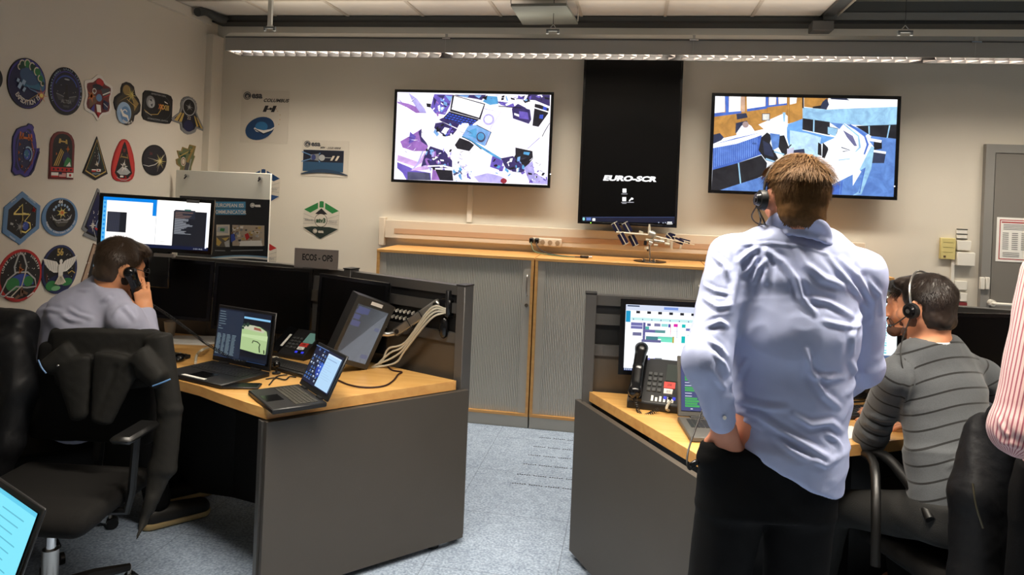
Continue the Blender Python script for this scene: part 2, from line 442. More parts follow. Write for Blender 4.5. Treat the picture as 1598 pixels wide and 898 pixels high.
def vnoise(P, sc, seed=0):
    """cheap smooth pseudo-noise, numpy"""
    rs=np.random.RandomState(seed); out=np.zeros(len(P))
    for i in range(7):
        k=rs.randn(3); k/=np.linalg.norm(k); out+=np.sin((P@k)*sc*rs.uniform(.6,1.6)+rs.uniform(0,6.28)+1.7*np.sin((P@np.roll(k,1))*sc*.6+i))
    return out/7
def plydist(P, pl):
    """distance (and taper 0..1 along it) from points to a polyline"""
    best=np.full(len(P),1e9); tb=np.zeros(len(P)); n=len(pl)-1
    for i in range(n):
        a=np.array(pl[i]);b=np.array(pl[i+1]);ba=b-a;t=np.clip(((P-a)@ba)/(ba@ba+1e-12),0,1); d=np.linalg.norm(P-a-t[:,None]*ba,axis=1); mk=d<best; best[mk]=d[mk]; tb[mk]=((i+t)/n)[mk]
    return best,tb
# =================================================================== ROOM
WY, WX = 5.75, -3.55
WALLM = mat('wall_paint', (214,207,193), .85, bump=.12, bscale=220)
def floor_mat():
    m = bpy.data.materials.new('blue_grey_carpet_tiles'); m.use_nodes=True; nt=m.node_tree; b=nt.nodes['Principled BSDF']
    tc=nt.nodes.new('ShaderNodeTexCoord'); 
    n1=nt.nodes.new('ShaderNodeTexNoise'); n1.inputs['Scale'].default_value=90; n1.inputs['Detail'].default_value=3
    n2=nt.nodes.new('ShaderNodeTexNoise'); n2.inputs['Scale'].default_value=14; n2.inputs['Detail'].default_value=5
    for n in (n1,n2): nt.links.new(tc.outputs['Object'],n.inputs['Vector'])
    cr=nt.nodes.new('ShaderNodeValToRGB'); cr.color_ramp.elements[0].position=.33; cr.color_ramp.elements[1].position=.68
    cr.color_ramp.elements[0].color=(*lin((112,128,150)),1); cr.color_ramp.elements[1].color=(*lin((172,188,208)),1)
    mx=nt.nodes.new('ShaderNodeMix'); mx.inputs[0].default_value=.22
    nt.links.new(n1.outputs['Fac'],mx.inputs[2]); nt.links.new(n2.outputs['Fac'],mx.inputs[3]); nt.links.new(mx.outputs[0],cr.inputs[0])
    # tile seams
    br=nt.nodes.new('ShaderNodeTexBrick'); br.offset=0; br.inputs['Scale'].default_value=1; br.inputs['Mortar Size'].default_value=.0022
    br.inputs['Brick Width'].default_value=.6; br.inputs['Row Height'].default_value=.6; br.inputs['Mortar Smooth'].default_value=.3
    nt.links.new(tc.outputs['Object'],br.inputs['Vector'])
    m2=nt.nodes.new('ShaderNodeMix'); m2.data_type='RGBA'; m2.inputs[7].default_value=(*lin((70,80,92)),1)
    mu=nt.nodes.new('ShaderNodeMath'); mu.operation='MULTIPLY'; mu.inputs[1].default_value=.55
    nt.links.new(br.outputs['Fac'],mu.inputs[0]); nt.links.new(mu.outputs[0],m2.inputs[0]); nt.links.new(cr.outputs[0],m2.inputs[6])
    nt.links.new(m2.outputs[2],b.inputs['Base Color']); b.inputs['Roughness'].default_value=.85
    bp=nt.nodes.new('ShaderNodeBump'); bp.inputs['Strength'].default_value=.3; bp.inputs['Distance'].default_value=.003
    nt.links.new(n1.outputs['Fac'],bp.inputs['Height']); nt.links.new(bp.outputs[0],b.inputs['Normal'])
    return m
f=MB(); f.bb(WX-.1,4.3,-3.0,WY+.1,-.08,0,floor_mat()); f.build('floor',kind='structure')
wl=MB(); wl.bb(WX-.1,4.3,WY,WY+.1,0,3.7,WALLM); wl.build('wall_back',kind='structure')
wl=MB(); wl.bb(WX-.1,WX,-3.0,WY,0,3.7,WALLM); wl.build('wall_left',kind='structure')
wl=MB(); wl.bb(4.2,4.3,-3.0,WY,0,3.7,WALLM); wl.build('wall_right',kind='structure')
wl=MB(); wl.bb(WX,4.2,-3.1,-3.0,0,3.7,WALLM); wl.build('wall_front',kind='structure')
# corner pilaster
p=MB(); p.bb(WX,WX+.06,WY-.16,WY,0,2.90,WALLM); p.build('trim_1',kind='structure')
# low ceiling of mineral tiles in a T-bar grid
TILEM=mat('ceiling_tile', (226,220,210), .9, bump=.25, bscale=400)
TBAR=mat('ceiling_grid', (196,186,172), .5)
CZ=3.05; CX1=1.26; CY1=5.60
g=MB(); x0=-2.95-.623*1
g.bb(WX,CX1,-3.0,CY1,CZ+.006,CZ+.03,TILEM); g.build('ceiling',kind='structure')
g=MB(); x=x0
while x<CX1: g.bb(x-.012,x+.012,-3.0,CY1,CZ-.002,CZ+.006,TBAR); x+=.623
y=5.12
while y>-3: g.bb(WX,CX1,y-.012,y+.012,CZ-.0025,CZ+.0055,TBAR); y-=.623
g.build('trim_2',kind='structure')
# upper slab over the recess to the right and behind the beam
SLAB=mat('blue_grey_slab', (150,165,178), .8, bump=.1, bscale=80)
g=MB(); g.bb(WX,4.2,-3.0,WY,3.60,3.7,SLAB); g.build('trim_3',kind='structure')
# steel beam along the head of the back wall
BEAM=mat('dark_painted_steel', (70,72,72), .5, metal=.3); BEAML=mat('grey_painted_steel',(104,105,104),.5,metal=.3)
g=MB(); g.bb(-3.50,4.2,5.60,5.72,3.012,3.05,BEAM); g.bb(-3.50,4.2,5.58,5.74,2.996,3.013,BLACK)
g.bb(1.28,4.2,5.60,5.72,3.05,3.16,BEAM); g.bb(1.28,4.2,5.57,5.60,3.022,3.075,BEAML); g.build('trim_4',kind='structure')
# bent end of the beam cover at the left wall
g=MB(); P=[atY(352,31,5.6),atY(338,27,5.5),atY(322,18,5.4),atY(308,19,5.3)]
g.tube(P,.035,BEAM,n=10,smooth=5); g.build('trim_5',kind='structure')
# edge of the tiled ceiling at the recess: dark channel and sloping white fascia
g=MB(); g.bb(CX1,CX1+.07,-3.0,5.50,CZ-.02,CZ+.10,BEAM); g.bb(CX1+.07,CX1+.10,-3.0,5.45,CZ+.0,CZ+.12,ANTH)
g.build('trim_6',kind='structure')
g=MB(); 
for (xa,za,xb,zb) in ((CX1+.10,CZ-.02,CX1+.42,CZ+.50),):
    g.prism([(xa,5.52,za),(xb,5.52,zb),(xb,5.52,zb+.03),(xa,5.52,za+.03)],(0,-8.4,0),WALLM)
g.build('trim_7',kind='structure')
g=MB(); a=atY(1265,35,5.5); b=atY(1298,50,5.5); g.bb(a.x,b.x,5.44,5.57,b.z,a.z,ANTH,bev=.004); g.build('trim_8',kind='structure')
g=MB(); g.bb(WX,WX+.04,-3.0,5.6,2.975,3.05,WALLM); g.build('trim_9',kind='structure')
# --------------------------------------------------------------- lamps
UPW=1.4
def lamp_fixture(y,x0,x1,zb,wpm,spr,label):
    L=thing('louvre_light',label,'ceiling light',((x0+x1)/2,y+.10,zb))
    HB=mat('lamp_housing',(158,155,148),.45,metal=.1)
    W=.22; H=.105; DARKIN=mat('lamp_inner_shade',(22,19,18),.5)
    h=MB(); h.bb(x0,x1,y,y+.012,zb,zb+H,HB); h.bb(x0,x1,y+W-.012,y+W,zb,zb+H,DARKIN)
    h.bb(x0,x0+.01,y+.012,y+W-.012,zb,zb+H,HB); h.bb(x1-.01,x1,y+.012,y+W-.012,zb,zb+H,HB)
    h.prism([(x0,y,zb+H+.0005),(x0,y+W,zb+H+.0005),(x0,y+W-.05,zb+H+.035),(x0,y+.05,zb+H+.035)],(x1-x0,0,0),HB)
    h.build('housing',L)
    e=MB(); e.bb(x0+.0,x1,y-.0035,y-.0005,zb+H-.012,zb+H-.006,BEAM); e.build('top_seam',L)
    # louvre: mirrored V blades between two rails
    lv=MB(); REF=mat('louvre_aluminium',(170,160,156),.4,metal=.7)
    n=int((x1-x0)/.085)
    for i in range(n):
        xa=x0+.02+i*.085
        if xa+.05>x1: break
        ym=y+W/2
        lv.add([(xa,y+.014,zb+.002),(xa+.042,ym,zb+.002),(xa+.042,ym,zb+.035),(xa,y+.014,zb+.035)],[[0,1,2,3]],REF)
        lv.add([(xa,y+W-.014,zb+.002),(xa+.042,ym,zb+.002),(xa+.042,ym,zb+.035),(xa,y+W-.014,zb+.035)],[[0,1,2,3]],REF)
    lv.bb(x0+.01,x1-.01,y+W/2-.0015,y+W/2+.0015,zb+.002,zb+.035,DARKIN)
    lv.build('louvre',L)
    n=max(1,round((x1-x0)/1.5)); seg=(x1-x0)/n
    for i in range(n):
        t=MB(); t.cyl((x0+i*seg+.05,y+W/2,zb+.078),(x0+(i+1)*seg-.05,y+W/2,zb+.078),.013,emat((255,236,214),4.0),n=12); t.build('tube',L)
        ld=bpy.data.lights.new('tube_light','AREA'); ld.shape='RECTANGLE'; ld.size=seg-.1; ld.size_y=.13; ld.energy=wpm*seg; ld.color=LAMP_COL; ld.spread=math.radians(spr)
        lu=bpy.data.lights.new('added_upward_fill','AREA'); lu.shape='RECTANGLE'; lu.size=seg-.1; lu.size_y=.06; lu.energy=UPW*seg; lu.color=LAMP_COL  # added fill facing up, brightens the ceiling and upper walls
        ou=bpy.data.objects.new('added_upward_fill',lu); COL.objects.link(ou); ou.location=((x0+(i+.5)*seg),y+W/2,zb+H+.04); ou.rotation_euler=(math.pi,0,0)
        lo=bpy.data.objects.new('tube_light',ld); COL.objects.link(lo); lo.location=((x0+(i+.5)*seg),y+W/2,zb+.055); 
    return L
ROWLAB=['long grey louvre light hanging in front of the wall screens','long grey louvre light hanging over the desks','long grey louvre light hanging at the back of the room']
LF=[]
for (ly,lx0,lx1,lz,wpm,spr),lb in zip(LAMP_ROWS,ROWLAB): LF.append(lamp_fixture(ly,lx0,lx1,lz,wpm,spr,lb))
# hangers of the visible lamp
for (px,py,lb,rod) in ((417,40,'thick grey rod hanger at left end of the louvre light',1),(862,44,'thin wire hanger of the louvre light below the grey ceiling panel',0),(1416,46,'thin wire hanger of the louvre light below the dark beam at right',0)):
    p=atY(px,py,5.0); T=thing('lamp_hanger',lb,'hanger',(p.x,5.04,2.78))
    h=MB()
    if rod: h.bb(p.x-.014,p.x+.014,5.026,5.054,p.z,CZ,LGREY)
    else: h.cyl((p.x,5.04,p.z+.02),(p.x,5.04,3.05 if px<1300 else 3.6),.0025,BLACK,n=6)
    h.build('rod',T)
    c=MB(); c.bb(p.x-.045,p.x+.045,5.028,5.052,p.z-.012,p.z,BEAM); c.bb(p.x-.045,p.x-.03,5.03,5.05,p.z-.03,p.z-.012,BEAM); c.bb(p.x+.03,p.x+.045,5.03,5.05,p.z-.03,p.z-.012,BEAM)
    c.cyl((p.x-.035,5.04,p.z-.01),(p.x,5.04,p.z+.035),.003,STEEL,n=6); c.cyl((p.x+.035,5.04,p.z-.01),(p.x,5.04,p.z+.035),.003,STEEL,n=6)
    c.build('bracket',T)
    w_=MB(); w_.cyl((p.x-.038,5.04,2.78),(p.x-.038,5.04,p.z-.03),.0015,STEEL,n=5); w_.cyl((p.x+.038,5.04,2.78),(p.x+.038,5.04,p.z-.03),.0015,STEEL,n=5); w_.build('wire',T)
for px in (697,1083,1523):
    p=atY(px,63,4.925); T=MB(); T.bb(p.x-.028,p.x+.028,4.910,4.9295,2.729,2.737,CHROME); T.bb(p.x-.008,p.x+.008,4.915,4.94,2.737,2.765,LGREY)
    T.cyl((p.x-.004,4.915,2.73),(p.x-.006,4.915,2.642),.0012,STEEL,n=5)
    o=T.build('fixture_clip',LF[0])
# tilted grey panel under the ceiling
PC=thing('ceiling_panel','dark grey square panel hanging tilted below the tiles beside the lamp hanger','ceiling panel',(-.95,5.2,3.0))
q=[atD(797,10,4.9),atD(884,9,4.9),atD(902,38,5.35),atD(816,39,5.35)]
g=MB(); g.prism(q,(0,0,.018),mat('grey_panel',(112,114,106),.6)); g.build('panel',PC)
g=MB()
for k in (0,1): g.cyl(q[k]+Vector((0,0,.018)),Vector((q[k].x,q[k].y,CZ)),.004,STEEL,n=6)
for k in (2,3): g.cyl(q[k]+Vector((0,-.03,.015)),Vector((q[k].x,q[k].y-.03,CZ)),.004,STEEL,n=6)
g.build('mounting_rod',PC)
# small dark fixture at upper left
p=atZ(148,-2,2.95); g=MB(); g.box((p.x+.0,p.y+.02,2.965),(.16,.09,.02),BLACK,R=Matrix.Rotation(.5,3,'Z')); g.cyl((p.x,p.y+.02,2.975),(p.x,p.y+.02,CZ),.01,BLACK)
tag(g.build('ceiling_bracket'),'small dark bracket under the ceiling at upper left','bracket')
# --------------------------------------------------------------- door
DM=mat('grey_door_leaf',(122,118,112),.5); DF=mat('grey_door_frame',(140,138,134),.45,metal=.1)
dx0=2.44; dxi=2.50
d=MB(); d.bb(dx0,dxi,WY-.045,WY,0,2.175,DF); d.bb(dxi,3.54,WY-.045,WY,2.115,2.175,DF); d.bb(3.54,3.6,WY-.045,WY,0,2.175,DF)
dr=bpy.data.objects.new('door_1',None); COL.objects.link(dr); dr.location=(3.0,WY,0); MW[dr.name]=Matrix.Translation((3.0,WY,0)); dr['kind']='structure'
d.build('door_frame',dr)
l=MB(); l.bb(dxi+.006,3.534,WY-.04,WY-.002,.01,2.11,DM); l.build('door_leaf',dr)
h=MB(); p=atY(1548,473,5.68); h.cyl((p.x,5.71,p.z),(p.x,5.66,p.z),.022,WHITE); h.tube([(p.x,5.66,p.z),(p.x,5.64,p.z),(p.x+.03,5.63,p.z),(p.x+.14,5.63,p.z)],.011,WHITE,n=10,smooth=3); h.build('door_handle',dr)
h=MB()
for a in ((1530,433,1536.5,452),(1538.5,433,1544,452)):
    A=atY(a[0],a[1],5.69); B=atY(a[2],a[3],5.69); h.bb(A.x,B.x,5.685,5.709,B.z,A.z,WHITE,bev=.003)
h.build('door_sensor',dr)
# notice on the door
yn=WY-.0415; A=atY(1556,339,yn); B=atY(1556,408,yn); 
g=MB(); g.bb(A.x,A.x+.30,yn-.0015,yn+.0005,B.z,A.z,PAPER); N=thing('notice','white printed notice with red border taped on the grey door','notice',(A.x+.15,yn,B.z)); g.build('sheet',N)
art=Art(lambda u,v:Vector((A.x+u*.30,yn-.0015,B.z+v*(A.z-B.z))),(0,-1,0),flip=1)
RD=flat((176,60,60)); IK=flat((120,118,122))
art.rect(.06,.05,.94,.95,RD); art.rect(.08,.07,.92,.93,PAPER)
art.rect(.1,.875,.9,.905,RD)
art.polys([[(.14+.0,.83-i*.035),(.14+w0,.83-i*.035),(.14+w0,.845-i*.035),(.14,.845-i*.035)] for i,w0 in enumerate((.7,.5,.66,.6))],IK)
for c in range(4):
    art.polys([[(.13+c*.2,.64-i*.045),(.13+c*.2+.13,.64-i*.045),(.13+c*.2+.13,.655-i*.045),(.13+c*.2,.655-i*.045)] for i in range(9)],IK)
art.polys([[(.14,.2-i*.04),(.5,.2-i*.04),(.5,.212-i*.04),(.14,.212-i*.04)] for i in range(3)],IK)
art.build('print',N)
# --------------------------------------------------------------- wall switches etc. left of door
def wallbox(name,px0,py0,px1,py1,dep,mt,label,cat,parts=None):
    a=atY(px0,py0,WY); b=atY(px1,py1,WY)
    T=thing(name,label,cat,((a.x+b.x)/2,WY,b.z)); g=MB(); g.bb(a.x,b.x,WY-dep,WY,b.z,a.z,mt,bev=.003); g.build('cover',T); return T,a,b
YEL=mat('yellowed_plastic',(206,192,128),.5)
T,a,b=wallbox('thermostat',1466,371,1488,405,.03,YEL,'yellowed plastic wall box with printed lines','wall box')
g=MB(); 
for i in range(3): g.bb(a.x+.015,b.x-.02,WY-.0315,WY-.0295,b.z+.05+i*.035,b.z+.052+i*.035,flat((150,138,90)))
g.bb(a.x+.02,a.x+.035,WY-.032,WY-.0295,b.z+.012,b.z+.026,flat((90,70,50))); g.build('marking',T)
T,a,b=wallbox('light_switch',1492,358,1508,373,.012,WHITE,'topmost small white wall switch with dark outline','switch')
g=MB(); 
for z in (b.z-.002,(a.z+b.z)/2,a.z+.002): g.bb(a.x-.002,b.x+.002,WY-.0145,WY-.0118,z-.003,z+.003,flat((40,40,40)))
g.build('outline',T)
wallbox('room_sensor',1491,375,1512,391,.035,WHITE,'white rounded wall sensor above larger white box','sensor')
T,a,b=wallbox('junction_box',1490,393,1517,415,.045,WHITE,'largest white square wall box below the sensor','wall box')
wallbox('light_switch',1489,438,1508,453,.012,WHITE,'white square wall switch, upper of the lower pair','switch')
wallbox('light_switch',1489,456,1508,471,.012,WHITE,'white square wall switch, lower of the lower pair','switch')
a=atY(1489,471,WY); b=atY(1508,475,WY); g=MB(); g.bb(a.x,b.x,WY-.012,WY,b.z-.01,b.z+.012,flat((128,44,48))); tag(g.build('label_strip'),'dark red strip on wall under the lower white switches','label')
a=atY(1486,405,WY); b=atY(1484,600,WY); g=MB(); g.bb(a.x-.010,a.x+.010,WY-.018,WY,.0,a.z+.03,WHITE); tag(g.build('cable_cover'),'white vertical cable cover running to the floor under the yellowed wall box','cable cover')
a=atY(735,292,WY); b=atY(735,350,WY); g=MB(); g.bb(a.x-.022,a.x+.022,WY-.02,WY,1.44,1.78,WHITE,bev=.003); tag(g.build('cable_cover'),'white vertical cable cover below the left wall screen','cable cover')
# --------------------------------------------------------------- trunking along back wall
DUCT=mat('duct_plastic',(214,202,184),.5); GAPSHADE=mat('painted_gap_shade',(190,158,130),.5)
T=thing('cable_trunking','long cream cable trunking with a painted gap shadow along the back wall above the cabinets','cable trunking',(-.1,WY,1.2))
g=MB(); g.bb(-1.98,1.66,WY-.055,WY,1.285,1.43,DUCT,bev=.004); g.build('duct',T)
g=MB(); g.bb(-1.90,1.66,WY-.0585,WY-.0545,1.325,1.365,GAPSHADE); g.build('strip',T)  # darker strip paints in the shadow of the gap along the duct
g=MB(); g.bb(-2.03,-1.98,WY-.06,WY,1.225,1.45,DUCT,bev=.004); g.build('end_cap',T)
# socket block with plug
T=thing('socket_block','cream four-way socket block on the trunking with plugs in its left end','power socket',atY(853,378,5.65))
a=atY(830,371,5.66); b=atY(876,386,5.66)
g=MB(); g.bb(a.x,b.x,5.645,WY-.056,b.z,a.z,DUCT,bev=.006); g.build('housing',T)
g=MB()
for i in range(4):
    cx=a.x+(b.x-a.x)*(i+.5)/4; g.cyl((cx,5.646,(a.z+b.z)/2),(cx,5.641,(a.z+b.z)/2),.018,flat((150,130,105)),n=16)
g.build('socket_face',T)
px_=a.x+.025
for q,(dxx,lb) in enumerate(((-.02,'black plug in left end of the cream socket block'),(.022,'black plug right beside the leftmost plug of the socket block'))):
    PT=thing('power_plug',lb,'plug',(px_+dxx,5.62,b.z))
    g=MB(); g.box((px_+dxx,5.615,(a.z+b.z)/2+.012),(.032,.05,.04),BLACKG,bev=.006); g.build('plug_body',PT)
    g=MB(); zz=1.232
    g.tube([(px_+dxx,5.59,(a.z+b.z)/2+.0),(px_+dxx+.01,5.57,1.29),(px_+dxx+.05+q*.03,5.52,1.25),(px_+.2+q*.06,5.46,1.236),(px_+.33+q*.07,5.41+q*.02,1.2385)],.0045,CABLEB if q else mat('green_grey_cable',(90,110,84),.5),smooth=6); g.build('cable',PT)
e=Vector((px_+.40,5.43,1.231)); g=MB(); g.box((e.x,e.y,1.241),(.06,.03,.02),BLACKG,bev=.004); g.box((e.x+.045,e.y,1.241),(.03,.02,.016),CHROME,bev=.003); tag(g.build('connector'),'small black and chrome connector lying on the cabinet top','connector')
# --------------------------------------------------------------- cabinets
TAMB=bpy.data.materials.new('ribbed_grey_tambour'); TAMB.use_nodes=True; nt=TAMB.node_tree; b_=nt.nodes['Principled BSDF']; b_.inputs['Base Color'].default_value=(*lin((196,193,184)),1); b_.inputs['Roughness'].default_value=.5
CBM=mat('cabinet_grey',(184,181,172),.5)
CY=5.25; CT=1.231
def cabinet(x0,x1,label,handle=True,rail='r'):
    T=thing('tambour_cabinet',label,'cabinet',((x0+x1)/2,CY+.22,0),group=None)
    g=MB(); g.bb(x0,x1,CY+.0,CY+.47,CT-.022,CT,WOODE,bev=.002); g.build('top_board',T)
    g=MB(); g.bb(x0+.002,x0+.022,CY,CY+.45,.085,CT-.0225,WOODE); g.bb(x1-.022,x1-.002,CY,CY+.45,.085,CT-.0225,WOODE); g.bb(x0+.022,x1-.022,CY,CY+.45,.085,.105,WOODE); g.build('frame',T)
    g=MB(); g.bb(x0+.0025,x1-.0025,CY+.012,CY+.44,0,.0845,CBM); g.build('plinth',T)
    g=MB(); g.bb(x0+.023,x1-.023,CY+.40,CY+.44,.106,CT-.023,CBM); g.build('back_panel',T)
    g=MB(); g.bb(x0+.023,x0+.075,CY+.012,CY+.035,.106,CT-.023,CBM); g.build('guide_strip',T)
    g=MB(); g.bb(x1-.075,x1-.023,CY+.010,CY+.035,.106,CT-.023,CBM); g.build('door_rail',T)
    # tambour shutter: real ribs
    g=MB(); xa,xb=x0+.075,x1-.075; n=int((xb-xa)/.0125); st=(xb-xa)/n
    vs=[];fs=[]
    for i in range(n):
        xx=xa+i*st
        for (ux,uy) in ((0,.024),(.15,.0165),(.85,.0165),(1,.024)): vs+= [(xx+ux*st,CY+uy,.106),(xx+ux*st,CY+uy,CT-.023)]
    for i in range(len(vs)//2-1): fs.append([2*i,2*i+2,2*i+3,2*i+1])
    g.add(vs,fs,TAMB); g.build('tambour_shutter',T)
    if handle:
        hx=x1-.045
        hp=atY(823,440,CY); hz=1.03
        g=MB(); g.tube([(hx,CY+.010,hz+.075),(hx,CY-.02,hz+.065),(hx,CY-.027,hz),(hx,CY-.02,hz-.065),(hx,CY+.010,hz-.075)],.006,STEEL,n=8,smooth=4); g.build('handle',T)
        g=MB(); g.cyl((hx,CY+.010,hz-.145),(hx,CY-.006,hz-.145),.013,CHROME,n=18); g.build('lock',T)
    return T
cabinet(-1.88,-.695,'grey ribbed shutter cabinet with beech frame and steel handle, left of the three')
cabinet(-.690,.505,'grey ribbed shutter cabinet under the tall black screen, middle of the three')
cabinet(.510,1.72,'grey ribbed shutter cabinet behind the standing man, right of the three')

# perforated ventilation tile between the desks
FA=[atZ(*q,0) for q in ((856,672),(903,676),(905,772),(797,760))]
T=thing('vent_tile','carpeted floor tile with rows of small dark ventilation holes between the two desks','floor vent',(.15,4.3,0))
ya=[atZ(850,y_,0).y for y_ in (684,699,713,728,745,760)]; xs0=[atZ(x_,y_,0).x for x_,y_ in ((843,683),(834,696),(826,709),(818,725),(808,741),(799,758))]
for yy,xx in zip(ya,xs0):
    g=MB(); x=xx; k=0
    x1=xx+.46
    while x<x1:
        if k%7!=6: g.box((x,yy+.004*(k%2),.0012),(.009,.007,.0014),BLACK)
        x+=.014; k+=1
    o=g.build('hole_row',T); o['kind']='stuff'
# =================================================================== MISSION EMBLEMS ON THE LEFT WALL
K=flat((14,14,18)); NAVY=flat((24,30,72)); DNAVY=flat((18,20,40)); BLUE=flat((48,74,160)); VIO=flat((62,54,140)); LBL=flat((96,134,176)); PBL=flat((150,178,206)); TEAL=flat((52,110,140))
WH=flat((226,222,214)); CRM=flat((206,196,178)); RED=flat((176,34,34)); DRED=flat((104,34,34)); ORG=flat((204,110,50)); GOLD=flat((190,160,84)); OCH=flat((140,116,64)); GRN=flat((40,120,62)); DGRN=flat((26,64,44)); LGRN=flat((110,170,120)); GRY=flat((128,130,132)); DGY=flat((62,64,70)); SIL=flat((170,172,172)); BRN=flat((110,80,60)); YEL2=flat((226,210,120))
def circ(n=40,rx=1,ry=1): return [(rx*math.cos(2*math.pi*i/n),ry*math.sin(2*math.pi*i/n)) for i in range(n)]
def emblem(box, outline, edge, label, draw=None, wall='left', thick=.006, cat='wall emblem', name='mission_emblem'):
    xl,xr,yt,yb=box; xm=(xl+xr)/2; ym=(yt+yb)/2
    if wall=='left':
        a=atX(xl,ym,WX); b=atX(xr,ym,WX); t=atX(xm,yt,WX).z; o=atX(xm,yb,WX).z; n=Vector((1,0,0))
        fn=lambda u,v: Vector((WX+thick, a.y+(b.y-a.y)*(u+1)/2, o+(t-o)*(v+1)/2)); base=Vector((WX,(a.y+b.y)/2,o))
    else:
        a=atY(xl,ym,WY); b=atY(xr,ym,WY); t=atY(xm,yt,WY).z; o=atY(xm,yb,WY).z; n=Vector((0,-1,0))
        fn=lambda u,v: Vector((a.x+(b.x-a.x)*(u+1)/2, WY-thick, o+(t-o)*(v+1)/2)); base=Vector(((a.x+b.x)/2,WY,o))
    T=thing(name,label,cat,base)
    g=MB(); g.prism([fn(*p) for p in outline],n*(-thick+.0002),edge); g.build('backing',T)
    A=Art(fn,n); 
    if draw: draw(A)
    if A.mb.v: A.build('printed_design',T)
    return T
def stars(A,n,seed,mt,rx=.8,ry=.8,r=.018):
    rs=random.Random(seed); L=[]
    for i in range(n):
        a=rs.uniform(0,6.28); q=math.sqrt(rs.random()); x=q*rx*math.cos(a); y=q*ry*math.sin(a)
        L.append([(x-r,y),(x,y-r),(x+r,y),(x,y+r)])
    A.polys(L,mt)
def burst(A,x,y,n,r,mt,w=.02,a0=0):
    A.polys([[(x-w*math.sin(a),y+w*math.cos(a)),(x+w*math.sin(a),y-w*math.cos(a)),(x+r*q*math.cos(a),y+r*q*math.sin(a))] for i in range(n) for a in [a0+2*math.pi*i/n] for q in [1 if i%2==0 else .6]],mt)
def station(A,x,y,s,mt,mt2):
    A.line([(x-.3*s,y-.06*s),(x+.3*s,y+.06*s)],.04*s,mt)
    for q in (-.3,-.2,.2,.3):
        cx=x+q*s; cy=y+q*.2*s
        A.poly([(cx-.03*s,cy-.16*s),(cx+.03*s,cy-.16*s),(cx+.05*s,cy+.16*s),(cx-.01*s,cy+.16*s)],mt2)
    A.ell(x,y,.06*s,.09*s,mt)
def e_exp15(A):
    A.ell(0,0,.96,.97,VIO); A.ell(-.05,-.05,.88,.9,NAVY)
    A.ell(.3,.1,.62,.6,TEAL,n=30,a0=-30,a1=200)
    A.ell(.15,.35,.55,.4,flat((52,84,120)))
    for i,(x,y,r) in enumerate(((-.3,.72,.2),(-.05,.78,.2),(.2,.7,.2),(.45,.55,.2),(-.45,.6,.14),(.62,.3,.16),(.75,.1,.12))):
        A.ell(x,y,r,r*.8,GRN if i%2 else DGRN); A.ringe(x,y,r*.8,r*.9,.05,CRM,a0=20*i,a1=200+20*i)
    A.line([(.85,-.3),(.5,-.28),(.1,-.2),(-.1,-.05)],[.1,.06,.03,.01],LBL)
    burst(A,.72,-.38,14,.36,ORG,.03); A.ell(.72,-.38,.1,.08,YEL2)
    A.line([(.6,-.3),(-.1,-.75)],.02,GOLD)
    A.polys([[(-.55,-.2),(-.42,-.28),(-.3,-.05),(-.43,.03)],[(-.35,-.02),(-.2,-.1),(-.12,.08),(-.27,.14)],[(-.62,.02),(-.5,-.03),(-.44,.1),(-.55,.15)],[(-.3,-.3),(-.2,-.36),(-.1,-.2),(-.2,-.15)]],PBL)
    A.arctext('EXPEDITION 15',0,0,.80,.84,.2,WH,215,325,sx=.8,inward=True)
def e_exp16(A):
    A.ell(0,0,.97,.98,K); A.ringe(0,0,.84,.85,.05,VIO); A.ell(0,-.02,.78,.78,DNAVY)
    A.arctext('INTERNATIONAL SPACE STATION CREW',0,0,.86,.88,.08,PBL,215,-35,sx=1.1)
    A.ringe(0,.05,.7,.62,.06,BLUE,a0=20,a1=160); stars(A,12,3,WH,.6,.4,.014)
    A.poly([(-.12,-.6),(-.06,.3),(.06,.3),(.12,-.6)],K); A.ell(0,.5,.16,.03,SIL)
    A.poly([(-.62,-.12),(-.2,-.2),(-.1,-.45),(-.45,-.4)],DGY); A.poly([(.62,-.12),(.2,-.2),(.1,-.45),(.45,-.4)],DGY)
    A.line([(-.6,-.14),(-.15,-.24)],.03,GRY); A.line([(.6,-.14),(.15,-.24)],.03,GRY)
    A.text('ALTEA',0,-.5,.15,GRY,bold=.02); A.polys([[(-.2,-.58),(.2,-.58),(.16,-.68),(-.16,-.68)]],DGY)
def ost(k=6,a=.72,b=.28,ph=0,n=72,ry=1):
    return [((a+b*math.cos(k*2*math.pi*i/n+ph))*math.sin(2*math.pi*i/n),(a+b*math.cos(k*2*math.pi*i/n+ph))*math.cos(2*math.pi*i/n)*ry) for i in range(n)]
OUT3=[(0,1),(.15,.97),(.3,.85),(.5,.72),(.8,.66),(.95,.6),(.97,.42),(.88,.2),(.84,0),(.9,-.2),(.94,-.4),(.86,-.6),(.6,-.68),(.35,-.72),(.18,-.85),(0,-1)]
OUT3=OUT3+[(-x,y) for x,y in OUT3[::-1][1:-1]]
def sc(P,s,sy=None): return [(x*s,y*(sy or s)) for x,y in P]
